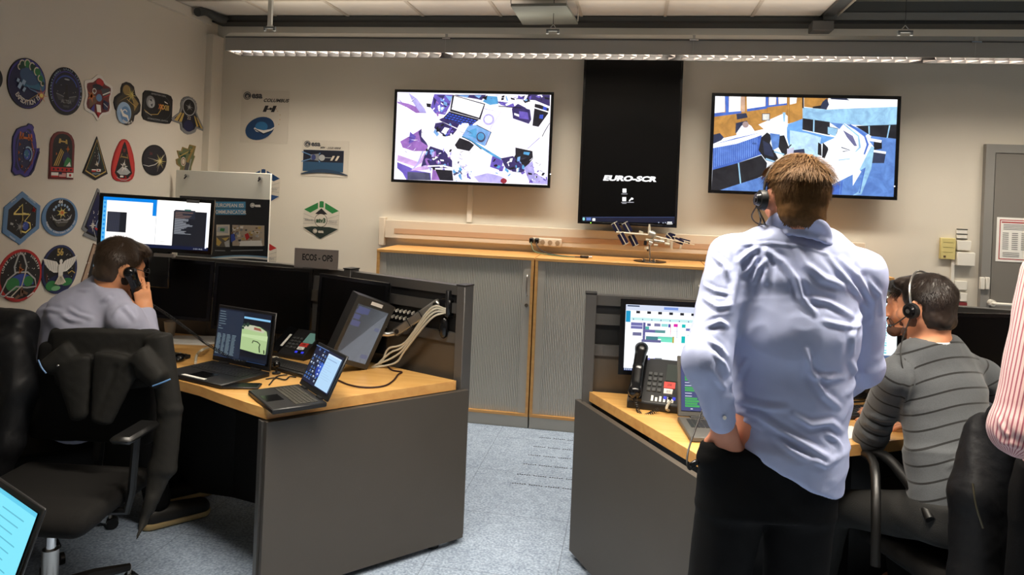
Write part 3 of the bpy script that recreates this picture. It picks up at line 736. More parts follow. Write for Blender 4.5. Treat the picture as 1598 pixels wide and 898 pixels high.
def e_exp17(A):
    A.poly(sc(OUT3,.95),WH); A.poly(sc(OUT3,.85),DRED); A.ell(.05,.66,.26,.16,RED); A.ell(-.1,.45,.35,.12,DNAVY)
    A.poly([(-.66,.1),(-.3,.3),(-.12,-.2),(-.6,-.5)],BRN); burst(A,-.5,.02,10,.3,ORG,.05); A.poly([(.1,.4),(.7,.5),(.72,.2),(.3,.1)],DGY)
    A.line([(.25,.15),(.78,.35)],.05,WH); A.line([(.3,.05),(.78,.24)],.04,RED); A.ell(0,0,.2,.16,LBL); A.poly([(-.18,-.3),(.12,-.3),(.18,-.62),(-.1,-.62)],WH)
    A.poly([(-.12,-.62),(.14,-.62),(0,-.9)],RED); A.poly([(.3,-.05),(.7,-.15),(.6,-.5),(.3,-.45)],NAVY); A.ringe(-.35,.25,.14,.12,.04,WH); A.poly([(-.3,-.3),(-.55,-.55),(-.3,-.65)],VIO); A.line([(.3,-.2),(.6,-.35)],.04,SIL)
OUT4=[(-.15,1),(.15,.98),(.42,.85),(.5,.62),(.55,.5),(.82,.3),(.98,.05),(.95,-.25),(.75,-.42),(.55,-.5),(.5,-.75),(.3,-.93),(0,-1),(-.3,-.95),(-.5,-.78),(-.58,-.5),(-.85,-.35),(-.98,-.05),(-.92,.2),(-.65,.38),(-.5,.45),(-.52,.65),(-.42,.88)]
def e_exp18(A):
    A.poly(sc(OUT4,.97),K); A.poly(sc(OUT4,.84),flat((52,46,34))); A.ell(-.12,.62,.28,.24,OCH); A.polys([[(-.7,.0),(.25,.5),(.3,.44)],[(.8,.1),(.3,.45),(.5,-.3)]],OCH)
    A.ell(-.25,-.45,.52,.5,PBL); A.ell(-.15,-.5,.36,.36,LBL); A.line([(-.5,-.3),(-.3,-.55),(0,-.6),(.1,-.8)],[.1,.16,.12,.06],WH); A.ringe(-.2,-.48,.2,.2,.05,WH,a0=30,a1=220)
    burst(A,.22,.42,12,.42,YEL2,.025); A.line([(-.1,.2),(.6,-.1)],.03,GOLD); A.arctext('EXPEDITION 18',0,-.1,.72,.84,.1,WH,240,300,inward=True)
OUT5=[(-1+.02,.75),(-.85,.95),(-.6,1),(.6,1),(.88,.93),(1,.7),(1,-.7),(.86,-.94),(.6,-1),(-.6,-1),(-.88,-.93),(-1,-.7)]
def e_exp19(A):
    A.poly(sc(OUT5,.96),K); A.ringe(0,0,.93,.93,.03,DGY); A.ell(-.5,.28,.28,.4,GRY); A.ell(-.44,.2,.22,.3,SIL); A.polys([[(-.6,.4),(-.45,.5),(-.4,.3)],[(-.5,.1),(-.35,.2),(-.4,-.05)]],DGY)
    A.line([(-.9,-.3),(-.5,-.55),(0,-.45),(.2,-.1)],.04,GOLD); A.line([(-.85,-.4),(-.4,-.6)],.03,SIL)
    A.text('XXIII',.42,-.08,.34,GOLD,sx=.62,bold=.02); A.text('XX',.18,-.08,.34,ORG,sx=.5,bold=.01); A.polys([[(.4,.5),(.62,.4),(.65,.34),(.42,.42)]],WH)
    A.text('EXPEDITION CREW',0,.78,.1,SIL,sx=.8); A.text('INTERNATIONAL STATION',0,-.86,.1,SIL,sx=.8)
OUT6=[(-.1,1),(.15,.98),(.35,.86),(.45,.68),(.5,.5),(.48,.25),(.62,0),(1,-.58),(.95,-.7),(.55,-.6),(.45,-.82),(.2,-.96),(0,-1),(-.2,-.95),(-.42,-.8),(-.48,-.5),(-.92,-.42),(-1,-.3),(-.55,.08),(-.48,.35),(-.5,.55),(-.45,.75),(-.3,.92)]
def e_exp22(A):
    A.poly(sc(OUT6,.95),GRY); A.poly(sc(OUT6,.83),DNAVY); A.ell(0,.45,.36,.4,K); A.ringe(0,.45,.4,.46,.05,SIL); 
    A.polys([[(-.85,-.36),(-.5,.1),(-.42,.08),(-.65,-.38)],[(-.58,-.38),(-.36,.1),(-.28,.06),(-.42,-.4)],[(.3,.05),(.38,.02),(.62,-.5),(.5,-.52)],[(.45,.0),(.52,-.04),(.9,-.58),(.75,-.56)]],GOLD)
    burst(A,0,.45,9,.26,SIL,.02); A.ell(0,-.55,.3,.3,NAVY); A.text('22',0,-.2,.16,CRM)
    A.arctext('EXPEDITION',0,.5,.43,.45,.07,K,160,20)
OUTQ1=[(.0,.92),(.1,1),(.35,.98),(.5,.88),(.45,.78),(.6,.6),(.72,.3),(.75,.1),(.98,.12),(.95,-.1),(.8,-.35),(.6,-.7),(.3,-.95),(0,-1),(-.35,-.9),(-.7,-.95),(-.95,-.8),(-.9,-.5),(-.98,.1),(-.95,.45),(-.7,.75),(-.4,.85)]
def e_q1(A):
    A.poly(sc(OUTQ1,.96),VIO); A.poly(sc([(x*.75-.05,y*.8) for x,y in OUTQ1],1),NAVY); A.ringe(-.08,-.05,.62,.8,.06,VIO)
    A.polys([[(-.55,.38),(-.45,.38),(-.4,.65),(-.5,.68)],[(-.35,.4),(-.25,.4),(-.22,.62),(-.32,.64)],[(.1,.36),(.2,.36),(.16,.6),(.08,.6)],[(.3,.34),(.42,.34),(.36,.6),(.26,.62)],[(-.5,.42),(.4,.4),(.4,.47),(-.5,.5)]],ORG)
    A.line([(.3,.35),(.45,0),(.35,-.5),(-.1,-.85)],.06,DRED); A.line([(.36,.3),(.55,-.02),(.42,-.5)],.03,ORG)
    A.ell(.05,-.15,.25,.2,BLUE); A.ell(.0,-.12,.16,.13,TEAL); A.ringe(.08,-.15,.34,.3,.06,PBL,a0=-60,a1=120)
    for x,y in ((-.5,.2),(-.55,-.1),(-.5,-.35),(-.3,-.6)): burst(A,x,y,6,.09,ORG,.03)
    A.line([(.9,.0),(.55,-.7),(.3,-.9)],.1,NAVY); stars(A,14,5,WH,.5,.7,.02)
ARCH=[(-1,-1),(1,-1),(1,.45),(.92,.68),(.7,.87),(.4,.97),(0,1),(-.4,.97),(-.7,.87),(-.92,.68),(-1,.45)]
def e_q2(A):
    A.poly(sc(ARCH,.94,.97),DRED); A.poly([(x*.8,y*.9) for x,y in ARCH],K)
    A.polys([[(-.35,.5),(-.2,.5),(-.15,.68),(-.3,.7)],[(.2,.5),(.38,.48),(.34,.66),(.22,.68)],[(-.3,.56),(.3,.54),(.3,.6),(-.3,.62)]],GOLD); burst(A,.42,.28,8,.16,ORG,.04); burst(A,-.5,.05,6,.08,ORG,.03)
    A.polys([[(-.7,-.45),(-.62,-.45),(-.1,.25),(-.16,.28)],[(-.55,-.45),(-.47,-.45),(0,.2),(-.06,.23)],[(-.38,-.45),(-.32,-.45),(.1,.15),(.05,.18)]],GOLD)
    A.ell(.3,-.1,.3,.25,NAVY); A.poly([(.1,-.45),(.75,-.45),(.7,-.15),(.4,-.05),(.2,-.25)],GRN); A.poly([(.3,-.45),(.7,-.45),(.6,-.25)],WH)
    A.rect(-.92,-.68,.92,-.5,RED); 
    for i in range(5): A.ell(-.7+i*.35,-.59,.07,.05,K)
    A.rect(-.9,-.92,-.32,-.72,WH); A.rect(-.9,-.92,-.32,-.85,RED); A.rect(-.28,-.92,.3,-.72,RED)
    A.polys([[(-.28,-.76-i*.05),(.3,-.76-i*.05),(.3,-.78-i*.05),(-.28,-.78-i*.05)] for i in range(3)],WH); A.rect(-.28,-.8,-.05,-.72,NAVY); A.rect(.34,-.92,.9,-.72,WH); A.ell(.62,-.82,.1,.06,RED)
KITE=[(0,1),(1,-.68),(0,-1),(-1,-.68)]
def e_q3(A):
    A.poly(sc(KITE,.94),K); A.poly([(x*.84,y*.88+.0) for x,y in KITE],GOLD); A.poly([(x*.78,y*.82+.0) for x,y in KITE],K); A.poly([(x*.66,y*.66-.02) for x,y in KITE],DGRN)
    A.poly([(x*.58,y*.6-.04) for x,y in KITE],K); A.ringe(.0,.0,.25,.3,.04,PBL,a0=-70,a1=60); burst(A,.05,-.25,7,.16,CRM,.05); stars(A,10,8,WH,.2,.5,.02)
    A.rect(-.36,-.62,-.02,-.5,RED); A.rect(-.36,-.55,-.02,-.5,WH); A.rect(.02,-.6,.36,-.48,WH); A.rect(.1,-.57,.24,-.51,RED); A.text('EXPEDITION',0,-.74,.08,PBL)
EGG=[(.0,1),(.2,.97),(.4,.85),(.6,.62),(.8,.3),(.95,-.1),(1,-.45),(.95,-.7),(.8,-.88),(.5,-.98),(0,-1)]
EGG=EGG+[(-x,y) for x,y in EGG[::-1][1:-1]]
def e_q4(A):
    A.poly(sc(EGG,.95),RED); A.poly([(x*.88,y*.92) for x,y in EGG],flat((196,52,46))); A.poly([(0,.9),(.16,.7),(.75,-.6),(.4,-.85),(-.4,-.85),(-.75,-.6),(-.16,.7)],K)
    A.poly([(-.12,.55),(.12,.55),(.08,.38),(-.08,.38)],DRED); A.polys([[(-.36,.1),(-.3,.1),(-.16,.3),(-.22,.32)],[(.3,.08),(.36,.08),(.26,.3),(.2,.3)],[(-.3,.2),(.3,.16),(.3,.1),(-.3,.14)]],OCH)
    A.poly([(-.6,-.55),(-.15,-.3),(0,-.1),(.15,-.3),(.6,-.55),(.3,-.68),(-.3,-.68)],SIL); burst(A,0,-.28,9,.34,WH,.05); A.rect(-.3,-.8,-.02,-.72,WH); A.text('26',.15,-.86,.14,RED,bold=.03); A.line([(-.6,-.8),(-.2,-.93),(.2,-.93),(.6,-.8)],.03,SIL)
def e_q5(A):
    A.ell(0,0,.97,.97,K); A.ell(0,0,.92,.92,flat((22,22,34))); A.text('26',-.35,.33,.18,DRED,bold=.02)
    A.line([(-.95,-.35),(-.5,-.42),(0,-.3),(.45,0),(.85,.5)],[.02,.04,.04,.04,.01],WH); burst(A,.42,-.05,12,.55,YEL2,.03); A.line([(.42,-.05),(-.6,.12)],[.04,.005],CRM); A.line([(.42,-.05),(.2,-.75)],[.04,.005],CRM)
OUTQ6=[(.35,1),(1,.95),(.8,.35),(.95,.3),(.6,-.4),(.55,-1),(-.6,-1),(-.5,-.45),(-.9,-.3),(-1,-.0),(-.7,.1),(-.95,.55),(-.5,.55),(-.4,.8),(.2,.72)]
def e_q6(A):
    A.poly(sc(OUTQ6,.92),flat((96,104,70))); A.polys([[(-.75,.4),(.0,.3),(-.3,-.2)],[(.1,.5),(.6,.8),(.5,.3)]],DGRN); A.line([(-.4,-.9),(.2,0),(.8,.9)],.2,OCH); A.polys([[(-.2,-.6),(.3,-.7),(.4,-.2),(0,-.1)]],DGY)
    A.ell(-.3,-.1,.25,.28,CRM); A.ringe(-.3,-.1,.2,.22,.05,DRED); A.line([(-.7,.2),(.2,.55)],.05,GOLD); A.line([(.2,-.8),(.5,.1)],.06,SIL); A.text('28',.45,.55,.2,GOLD)
HEXP=[(-.02,1),(1,.45),(.98,-.42),(-.05,-1),(-1,-.5),(-.94,.42)]
def e_43(A):
    A.poly(sc(HEXP,.96),LBL); A.poly(sc(HEXP,.78),flat((26,26,30))); A.ringe(0,0,.0,.0,0,K)
    for i,(st) in enumerate(('EXPEDITION','ISS CREW','SPACE','STATION','CREW 43','EARTH')):
        a=math.radians(60*i+60); x=.79*math.sin(a)*.98; y=.8*math.cos(a)
    A.text('EXPEDITION',.46,.66,.07,WH,rot=-32,sx=.9); A.text('SPACE',-.48,.64,.07,WH,rot=30); A.text('KORNIENKO',.47,-.74,.07,WH,rot=28,sx=.8); A.text('PADALKA',-.5,-.75,.07,WH,rot=-28,sx=.8)
    A.line([(-.45,.18),(-.02,.52),(.02,-.1)],.06,YEL2); A.line([(-.48,.16),(.35,.14)],.06,YEL2)
    A.line([(.05,.18),(.4,.12),(.12,-.12),(.42,-.2),(.46,-.4),(.2,-.55),(-.1,-.48)],.06,YEL2)
    A.ell(.18,-.3,.17,.16,BLUE); burst(A,-.12,-.32,10,.26,SIL,.02); burst(A,.6,.3,7,.13,RED,.05); A.polys([[(-.65,-.22),(-.5,-.25),(-.48,-.18),(-.63,-.14)]],SIL); stars(A,14,4,WH,.7,.6,.02); A.line([(.0,.1),(-.05,-.6)],.03,OCH)
def e_44(A):
    A.ell(0,0,.97,.97,LBL); A.ell(.02,.08,.82,.84,flat((20,20,26))); A.text('44',-.02,.7,.2,WH,sx=.85,bold=.03)
    for i in range(7): 
        a=math.radians(155-i*22); A.ell(.03+.45*math.cos(a),.22+.42*math.sin(a),.06,.075,PBL)
    burst(A,.05,.22,14,.32,YEL2,.05); A.ell(.05,.22,.1,.1,ORG); 
    for s in (-1,1): A.line([(.05,-.12),(.05+.25*s,-.2),(.05+.45*s,-.08),(.05+.55*s,.12)],[.05,.09,.09,.02],SIL)
    A.polys([[(-.4,-.2),(.5,-.2),(.2,-.5),(-.2,-.5)]],flat((60,58,50))); A.polys([[(-.3,-.25),(.4,-.25),(.35,-.3),(-.25,-.3)]],GRY)
    A.arctext('PADALKA KORNIENKO KELLY YUI',0,0,.86,.87,.09,WH,195,345,inward=True); stars(A,10,9,WH,.6,.5,.018)
KITE2=[(.0,1),(.12,.95),(.9,-.5),(.88,-.62),(.3,-1),(.05,-1),(-.85,-.75),(-.7,-.62),(-.95,-.5)]
def e_r3(A):
    A.poly(sc(KITE2,.95),GRY); A.poly([(x*.82,y*.88) for x,y in KITE2],K); A.poly([(x*.72,y*.8) for x,y in KITE2],NAVY); stars(A,12,2,WH,.4,.5,.025); burst(A,-.25,-.4,8,.25,WH,.04)
    A.ringe(.55,-.45,.6,.4,.05,PBL,a0=90,a1=200); A.line([(-.1,-.5),(.5,-.72)],.07,RED); A.line([(.5,-.72),(.1,-.9)],.05,RED); A.ringe(.2,.1,.13,.12,.03,SIL,a0=60,a1=240); A.line([(-.2,-.55),(.0,-.9)],.03,SIL)
def e_s1(A):
    A.ell(0,0,.98,.98,RED); A.ell(0,0,.9,.9,K); A.arctext('LOPEZ-ALEGRIA  SURAYEV',0,0,.8,.8,.09,WH,170,10); stars(A,20,12,WH,.7,.6,.018)
    A.line([(-.25,.1),(-.3,.35),(-.15,.75),(-.05,.88),(.1,.75),(.25,.35),(.2,.1)],.07,SIL)
    A.ell(.0,-.4,.6,.46,BLUE,a0=0,a1=180); A.ell(-.35,-.3,.3,.25,GRN); A.ell(.35,-.25,.22,.2,GRN)
    A.line([(-.9,-.65),(-.6,-.1),(-.2,.14),(.3,.1),(.65,-.2),(.72,-.5),(.3,-.5),(-.2,-.4),(-.7,-.7),(-.9,-.65)],.06,SIL)
    A.line([(.2,.1),(.05,-.4),(-.4,-.75)],.05,CRM); A.line([(-.05,.45),(-.05,.1)],.08,BRN); burst(A,-.03,.22,6,.16,ORG,.05)
    A.polys([[(.0,-.45),(.1,-.45),(.12,-.8),(-.02,-.8)],[(.05,-.55),(.35,-.7),(.3,-.78),(.05,-.68)],[(-.1,-.7),(-.3,-.85),(-.2,-.9),(0,-.8)]],BRN); A.line([(-.6,-.78),(-.25,-.86)],.05,RED); A.line([(-.62,-.72),(-.3,-.8)],.03,WH); A.line([(.3,-.86),(.6,-.72)],.05,WH)
def e_56(A):
    A.ell(0,0,.97,.98,flat((40,50,96))); A.ell(0,.02,.88,.9,K); stars(A,34,21,WH,.8,.8,.02); A.text('56',-.02,.58,.28,GOLD,sx=.9,bold=.035)
    A.ell(0,-.55,.72,.34,NAVY); A.ell(-.45,-.62,.3,.2,GRN); A.ell(.4,-.55,.32,.16,GRN); A.ell(-.2,-.75,.25,.1,LGRN)
    for s in (-1,1):
        A.poly([(.0,.1),(s*.22,.34),(s*.55,.42),(s*.95,.52),(s*.85,.28),(s*.62,.06),(s*.35,-.1),(.0,-.12)],WH)
        for q in range(5): A.line([(s*(.9-.15*q),.46-.03*q),(s*(.72-.12*q),.12-.04*q)],.012,GRY)
    A.poly([(-.14,.15),(0,.32),(.14,.15),(.12,-.3),(-.12,-.3)],WH); A.ell(0,.33,.09,.09,WH); A.poly([(-.1,-.25),(.1,-.25),(.32,-.55),(.12,-.62),(-.12,-.62),(-.32,-.55)],CRM)
    for q in range(5): A.line([(-.02+.01*q,-.3),(-.22+.11*q,-.58)],.012,GRY)
    A.line([(.4,-.2),(.62,-.1)],.04,GOLD); A.line([(.6,-.1),(.8,-.22)],.04,GOLD); A.line([(-.78,-.1),(-.76,-.45)],.04,DRED)
ROCK=[(-.1,1),(.1,.94),(.45,.4),(1,.2),(1,-.95),(-.85,-1),(-1,-.85)]
def e_s3(A):
    A.poly(sc(ROCK,.95),flat((176,150,128))); A.poly([(-.1,.62),(.5,.3),(.9,.1),(.9,-.85),(-.62,-.85)],K); A.ell(.1,.2,.2,.12,PBL); A.poly([(-.05,.1),(.3,.1),(.4,-.3),(-.1,-.3)],SIL); A.ell(.1,-.4,.24,.12,CRM); A.poly([(-.4,-.6),(.5,-.5),(.6,-.75),(-.5,-.8)],NAVY); stars(A,10,31,WH,.6,.6,.03)
C=circ()
emblem((-26,3,103,141),C,K,'dark oval emblem cut off by the left edge of the view, topmost row',None)
emblem((9.8,70.5,90.6,170),C,K,'blue oval emblem with green swirls and sun reading EXPEDITION 15',e_exp15)
emblem((74.7,127.4,105,180),C,K,'black and dark blue oval emblem, second whole one of the top row',e_exp16)
emblem((129,175,116,189),OUT3,WH,'star-cornered emblem with white edge and red circle at its top',e_exp17)
emblem((176,219,128,195.5),OUT4,K,'lobed black emblem with earth below and golden sunburst above',e_exp18)
emblem((221,268,144,191.5),OUT5,K,'black rounded rectangular emblem with roman numerals and a moon',e_exp19)
emblem((266.5,318.5,150.6,210),OUT6,GRY,'shuttle shaped grey emblem with golden wings, rightmost of top row',e_exp22)
emblem((17,61,192,277),OUTQ1,NAVY,'ragged violet oval emblem with orange station, leftmost of second row',e_q1)
emblem((76.4,114.7,205,280),ARCH,DRED,'arch topped dark red emblem with row of small flags along its foot',e_q2)
emblem((129,168,213,281.5),KITE,K,'small kite shaped black and green emblem above the tall blue kite one',e_q3)
emblem((173.5,210,217,283.5),EGG,RED,'bright red egg shaped emblem with black centre',e_q4)
emblem((221,259,226,274),C,K,'small round black emblem with a white sunburst arc',e_q5)
emblem((274,304,225,275),OUTQ6,OCH,'ragged olive emblem just above the white flip chart board',e_q6)
emblem((3,61,299,382),HEXP,LBL,'light blue hexagonal emblem with the golden number 43',e_43)
emblem((64,120,309,368.5),C,LBL,'round emblem with pale blue rim and the number 44',e_44)
emblem((126,172,294,376.5),KITE2,GRY,'tall narrow dark blue kite emblem beside the lit upper monitor',e_r3)
emblem((-5,64,389.5,471),C,RED,'red rimmed round emblem with looping trefoil lines, lower left corner',e_s1)
emblem((63,119,382.7,458.6),C,NAVY,'oval emblem with a white dove and the number 56',e_56)
emblem((120,170,380,465),ROCK,BRN,'brown edged pointed emblem partly hidden by the seated man on the phone',e_s3)
# =================================================================== POSTERS ON THE BACK WALL
SHEET=mat('off_white_print_sheet',(206,198,184),.6)
INKB=flat((26,26,30)); EBL=flat((24,62,104)); EBD=flat((16,34,60))
SQ=[(-1,-1),(1,-1),(1,1),(-1,1)]
def esa_mark(A,x,y,h,mt,mt2,ax=1.0):
    """round swirl and lower-case letters"""
    A.ell(x,y,h*.62*ax,h*.62,mt); A.ringe(x,y,h*.5*ax,h*.5,h*.07,mt2,a0=30,a1=330); A.text('e',x+.02*h,y-h*.3,h*.62,mt2,sx=ax)
    A.text('esa',x+h*.72*ax,y-h*.34,h*.95,mt,align='l',bold=.04,sx=ax)
def d_columbus(A):
    ax=.86*1.2
    esa_mark(A,-.76,.78,.25,DGY,SHEET,1.05); A.text('COLUMBUS',.97,.56,.125,INKB,align='r',sx=1.15,shear=.35,bold=.03)
    for x in (.02,.36): A.poly([(x-.10,.18),(x+.04,.18),(x+.14,.42),(x+.0,.42)],INKB)
    A.line([(.08,.28),(.42,.32)],.04,INKB); A.ell(.25,.3,.05,.05,INKB)
    A.ell(-.17,-.45,.62,.42,EBL,rot=18); A.ell(-.1,-.38,.26,.19,flat((46,110,160))); A.line([(-.4,-.44),(-.3,-.52),(0,-.58),(.3,-.5),(.46,-.38)],[.06,.1,.12,.08,.02],WH); A.line([(-.38,-.48),(.0,-.66),(.4,-.5)],[.03,.06,.02],EBD)
    for x,y in ((.55,.22),(.66,.08),(.66,-.1),(.62,-.28),(.5,.3)): A.ell(x,y,.02,.02,flat((190,150,110)))
emblem((376,450.5,141,223.6),SQ,SHEET,'off-white wall print with blue orbit logo lettered COLUMBUS',d_columbus,'back',.003,'poster','wall_poster')
def d_atv(A):
    esa_mark(A,-.78,.78,.29,DGY,SHEET,.8); A.text('atv',-.12,.56,.13,INKB,shear=.3,bold=.03,sx=.9); A.text('- JULES VERNE',.35,.55,.10,INKB,shear=.3,bold=.02,sx=.68)
    A.rect(-.93,-.72,.8,.46,EBD); A.rect(-.93,-.72,.8,-.2,flat((40,76,106))); A.rect(-.9,-.2,.77,.42,flat((18,22,40)))
    for a in ((-1,.35,-.5,.12),(-1,-.2,-.5,0),(-.2,.3,-.35,.1),(-.2,-.2,-.35,0)): A.line([(a[0],a[1]),(a[2],a[3])],.05,LBL)
    A.poly([(-.6,-.08),(-.25,-.14),(-.25,.26),(-.6,.2)],GRY); A.ell(-.48,.05,.1,.16,flat((50,60,110))); A.ell(-.12,.04,.13,.17,SIL); A.line([(0,.05),(.4,.05)],.03,SIL)
    for x in (.3,.5): A.poly([(x-.06,-.1),(x+.03,-.1),(x+.14,.16),(x+.04,.16)],CRM)
    A.poly([(-1,-.86)]+[(-1+2*i/12,-.86+.28*math.sin(math.pi*i/12)) for i in range(13)]+[(1,-.9)]+[(1-2*i/12,-.9+.12*math.sin(math.pi*i/12)) for i in range(13)],flat((40,60,84)))
emblem((471,544,219.5,276),SQ,SHEET,'off-white wall print with a spacecraft over blue night sky',d_atv,'back',.003,'poster','wall_poster')
def hexart(c1,c2,words):
    def d(A):
        A.polys([[(-.98,.52),(-.2,.92),(-.2,.6),(-.62,.36)],[(.98,.52),(.2,.92),(.2,.6),(.62,.36)],[(-.12,.98),(0,1),(.12,.98),(.12,.66),(-.12,.66)]],c1)
        A.poly([(-.34,.32),(0,.62),(.34,.32),(.2,.3),(-.2,.3)],INKB); A.poly([(-.98,-.44),(-.5,-.36),(.5,-.36),(.98,-.44),(0,-1)],c2)
        A.ell(0,-.02,.36,.36,SHEET); A.ringe(0,-.02,.36,.36,.025,INKB)
        for s in (-1,1):
            for q in range(3): A.line([(s*.38,.1-q*.14),(s*.98,.3-q*.26)],.014,GRY)
        A.text(words[0],0,-.13,.24,flat((30,70,44)) if words[0]=='atv3' else c1,bold=.04,sx=.95); A.text(words[1],-.68,-.08,.14,GRY,shear=.3,sx=.7); A.text(words[1],.68,-.12,.14,GRY,shear=.3,sx=.7)
        A.ell(-.3,-.6,.12,.12,SHEET); A.ringe(-.3,-.6,.09,.09,.02,INKB,a0=30,a1=330); A.text('esa',-.12,-.68,.17,SHEET,align='l',bold=.04)
    return d
HX=[(0,1),(1,.5),(1,-.5),(0,-1),(-1,-.5),(-1,.5)]
emblem((473.6,529,314,373),HX,SHEET,'green and black hexagonal wall print lettered atv3',hexart(GRN,flat((30,44,40)),('atv3','Edoardo')),'back',.003,'poster','wall_poster')
emblem((384,437,264,322),HX,SHEET,'blue hexagonal wall print showing past the right edge of the flip chart',hexart(EBL,flat((34,70,120)),('atv2','Kepler')),'back',.003,'poster','wall_poster')
emblem((378,432,372,430),HX,SHEET,'red hexagonal wall print almost hidden behind the flip chart',hexart(RED,DRED,('atv4','Albert')),'back',.003,'poster','wall_poster')
# =================================================================== WALL SCREENS
def screen_body(name,label,cat,c4,yb,depth,bez):
    """c4: TL,TR,BR,BL world corners on the front plane (y=yb)"""
    x0=(c4[0].x+c4[3].x)/2; x1=(c4[1].x+c4[2].x)/2; z1=(c4[0].z+c4[1].z)/2; z0=(c4[2].z+c4[3].z)/2
    T=thing(name,label,cat,((x0+x1)/2,yb+depth/2,z0))
    g=MB(); g.bb(x0+.006,x1-.006,yb+.012,yb+depth,z0+.006,z1-.006,BLACK,bev=.006); g.bb(x0+.3*(x1-x0),x1-.3*(x1-x0),yb+depth,WY-.0005,z0+.3*(z1-z0),z1-.3*(z1-z0),ANTH); g.build('housing',T)
    g=MB(); b=bez
    g.bb(x0,x1,yb,yb+.014,z1-b,z1,BLACKG,bev=.0015); g.bb(x0,x1,yb,yb+.014,z0,z0+b,BLACKG,bev=.0015); g.bb(x0,x0+b,yb,yb+.014,z0+b,z1-b,BLACKG,bev=.0015); g.bb(x1-b,x1,yb,yb+.014,z0+b,z1-b,BLACKG,bev=.0015); g.build('bezel',T)
    return T,(x0+b,x1-b,z0+b,z1-b)
YS=5.60
def clipart(cropinfo,R,y):
    """drawing in crop pixels clipped to the rect R=(x0,x1,z0,z1) on plane y"""
    x0,x1,z0,z1=R
    def fn(u,v):
        p=atY(cropinfo[0]+u/cropinfo[2],cropinfo[1]+v/cropinfo[2],y); return Vector((min(max(p.x,x0),x1),y,min(max(p.z,z0),z1)))
    return Art(fn,(0,-1,0),flip=-1,base=0,step=.00006)
c4=[atY(*q,YS) for q in ((612,140),(862,143),(861,293),(614,285))]
T,R=screen_body('wall_screen','wide wall screen showing a bright cluttered laptop workbench, left of the tall black screen','screen',c4,YS,.06,.022)
g=MB(); g.bb(R[0],R[1],YS+.006,YS+.011,R[2],R[3],nmat((244,240,255),1.25,9,.16)); g.build('display',T)
A=clipart((600,130,5.281),R,YS+.0058)
E_=lambda r,g_,b_,s=1.0: nmat((r,g_,b_),s,12,var=.24 if r+g_+b_<700 else .14)
eV=E_(110,90,190); eD=E_(16,14,30); eB=E_(50,80,200); eLB=E_(130,180,235); eLV=E_(190,180,240); eP=E_(160,110,190); eC=E_(90,170,220); eG=E_(80,80,110); eW=E_(250,250,255,1.2); eDV=E_(52,40,100); ePk=E_(220,180,235)
A.poly([(410,90),(560,95),(540,180),(500,260),(420,250),(380,200)],eV); A.polys([[(430,100),(500,96),(480,130)],[(460,150),(540,170),(500,200)],[(400,110),(430,140),(410,190)]],eDV); A.polys([[(500,100),(560,110),(540,150)],[(440,190),(500,200),(470,240)]],eLB)
A.poly([(570,95),(840,95),(800,140),(760,130),(600,105)],eDV); A.polys([[(600,95),(700,100),(680,120)],[(740,100),(800,100),(780,125)]],eLB)
A.poly([(100,150),(200,170),(300,210),(340,245),(260,245),(180,195),(110,165)],eP); A.poly([(200,80),(270,130),(330,210),(345,245),(290,240),(230,150)],eLV)
A.poly([(130,480),(220,430),(300,380),(300,450),(360,520),(340,560),(240,560),(150,530)],eP); A.poly([(210,400),(260,440),(240,480),(200,500)],eV); A.poly([(110,590),(280,650),(340,560),(330,640),(260,690),(105,640)],ePk)
A.poly([(280,400),(306,375),(304,440),(345,490),(360,520),(300,480)],eDV)
A.poly([(105,650),(200,690),(260,720),(380,740),(385,800),(180,795),(150,740),(105,700)],eV); A.poly([(190,730),(370,740),(380,800),(190,795)],eG); A.poly([(105,700),(150,760),(180,790),(105,790)],eW)
A.poly([(345,165),(385,170),(380,200),(350,195)],eD)
A.poly([(560,95),(830,170),(790,300),(540,230)],eD); A.poly([(575,105),(820,175),(780,285),(553,215)],eW)
A.poly([(535,232),(780,300),(700,360),(480,290)],eD); 
for r in range(4): A.polys([[(530+i*26-r*14,245+i*7+r*16),(550+i*26-r*14,251+i*7+r*16),(544+i*26-r*14,262+i*7+r*16),(524+i*26-r*14,256+i*7+r*16)] for i in range(9)],eB)
A.poly([(450,300),(480,285),(620,335),(600,370),(470,315)],eDV); A.poly([(420,330),(480,320),(600,380),(560,430),(500,440),(410,370)],eDV)
rs=random.Random(3)
def clutter(x0,y0,x1,y1,n,cols,smin=8,smax=34):
    for i in range(n):
        x=rs.uniform(x0,x1);y=rs.uniform(y0,y1);s=rs.uniform(smin,smax);a=rs.uniform(0,3.14);k=rs.uniform(.25,.7)
        c,sn=math.cos(a),math.sin(a); P=[(-s,-s*k),(s*.8,-s*k*.7),(s,s*k),(-s*.6,s*k*.9)]
        A.poly([(x+px*c-py*sn,y+px*sn+py*c) for px,py in P],rs.choice(cols))
clutter(420,330,560,430,16,[eD,eB,eW,eLB,eV])
clutter(400,130,520,260,14,[eV,eLB,eW,eP],6,20)
A.poly([(500,500),(600,400),(640,330),(690,330),(700,350),(640,430),(560,520),(520,530)],eW)
A.poly([(690,350),(760,345),(880,405),(830,520),(760,490),(640,440)],eLB); A.ell(795,445,38,42,eG); A.ell(795,440,28,30,eC); A.poly([(700,390),(760,370),(760,460),(690,430)],eC)
A.line([(760,345),(880,405),(835,510)],6,eD); A.line([(640,440),(700,460),(800,530),(960,630)],[12,12,18,22],eC); A.line([(640,440),(720,480),(800,545)],6,eD)
A.poly([(580,510),(620,450),(700,480),(740,510),(700,560),(600,540)],eD); A.ell(860,300,46,46,eLV); A.ell(858,298,32,32,eW)
A.poly([(850,105),(930,110),(940,170),(870,180),(810,150)],eC); A.poly([(800,120),(850,100),(840,140)],eD); A.poly([(930,150),(1060,160),(1080,210),(960,180)],eV)
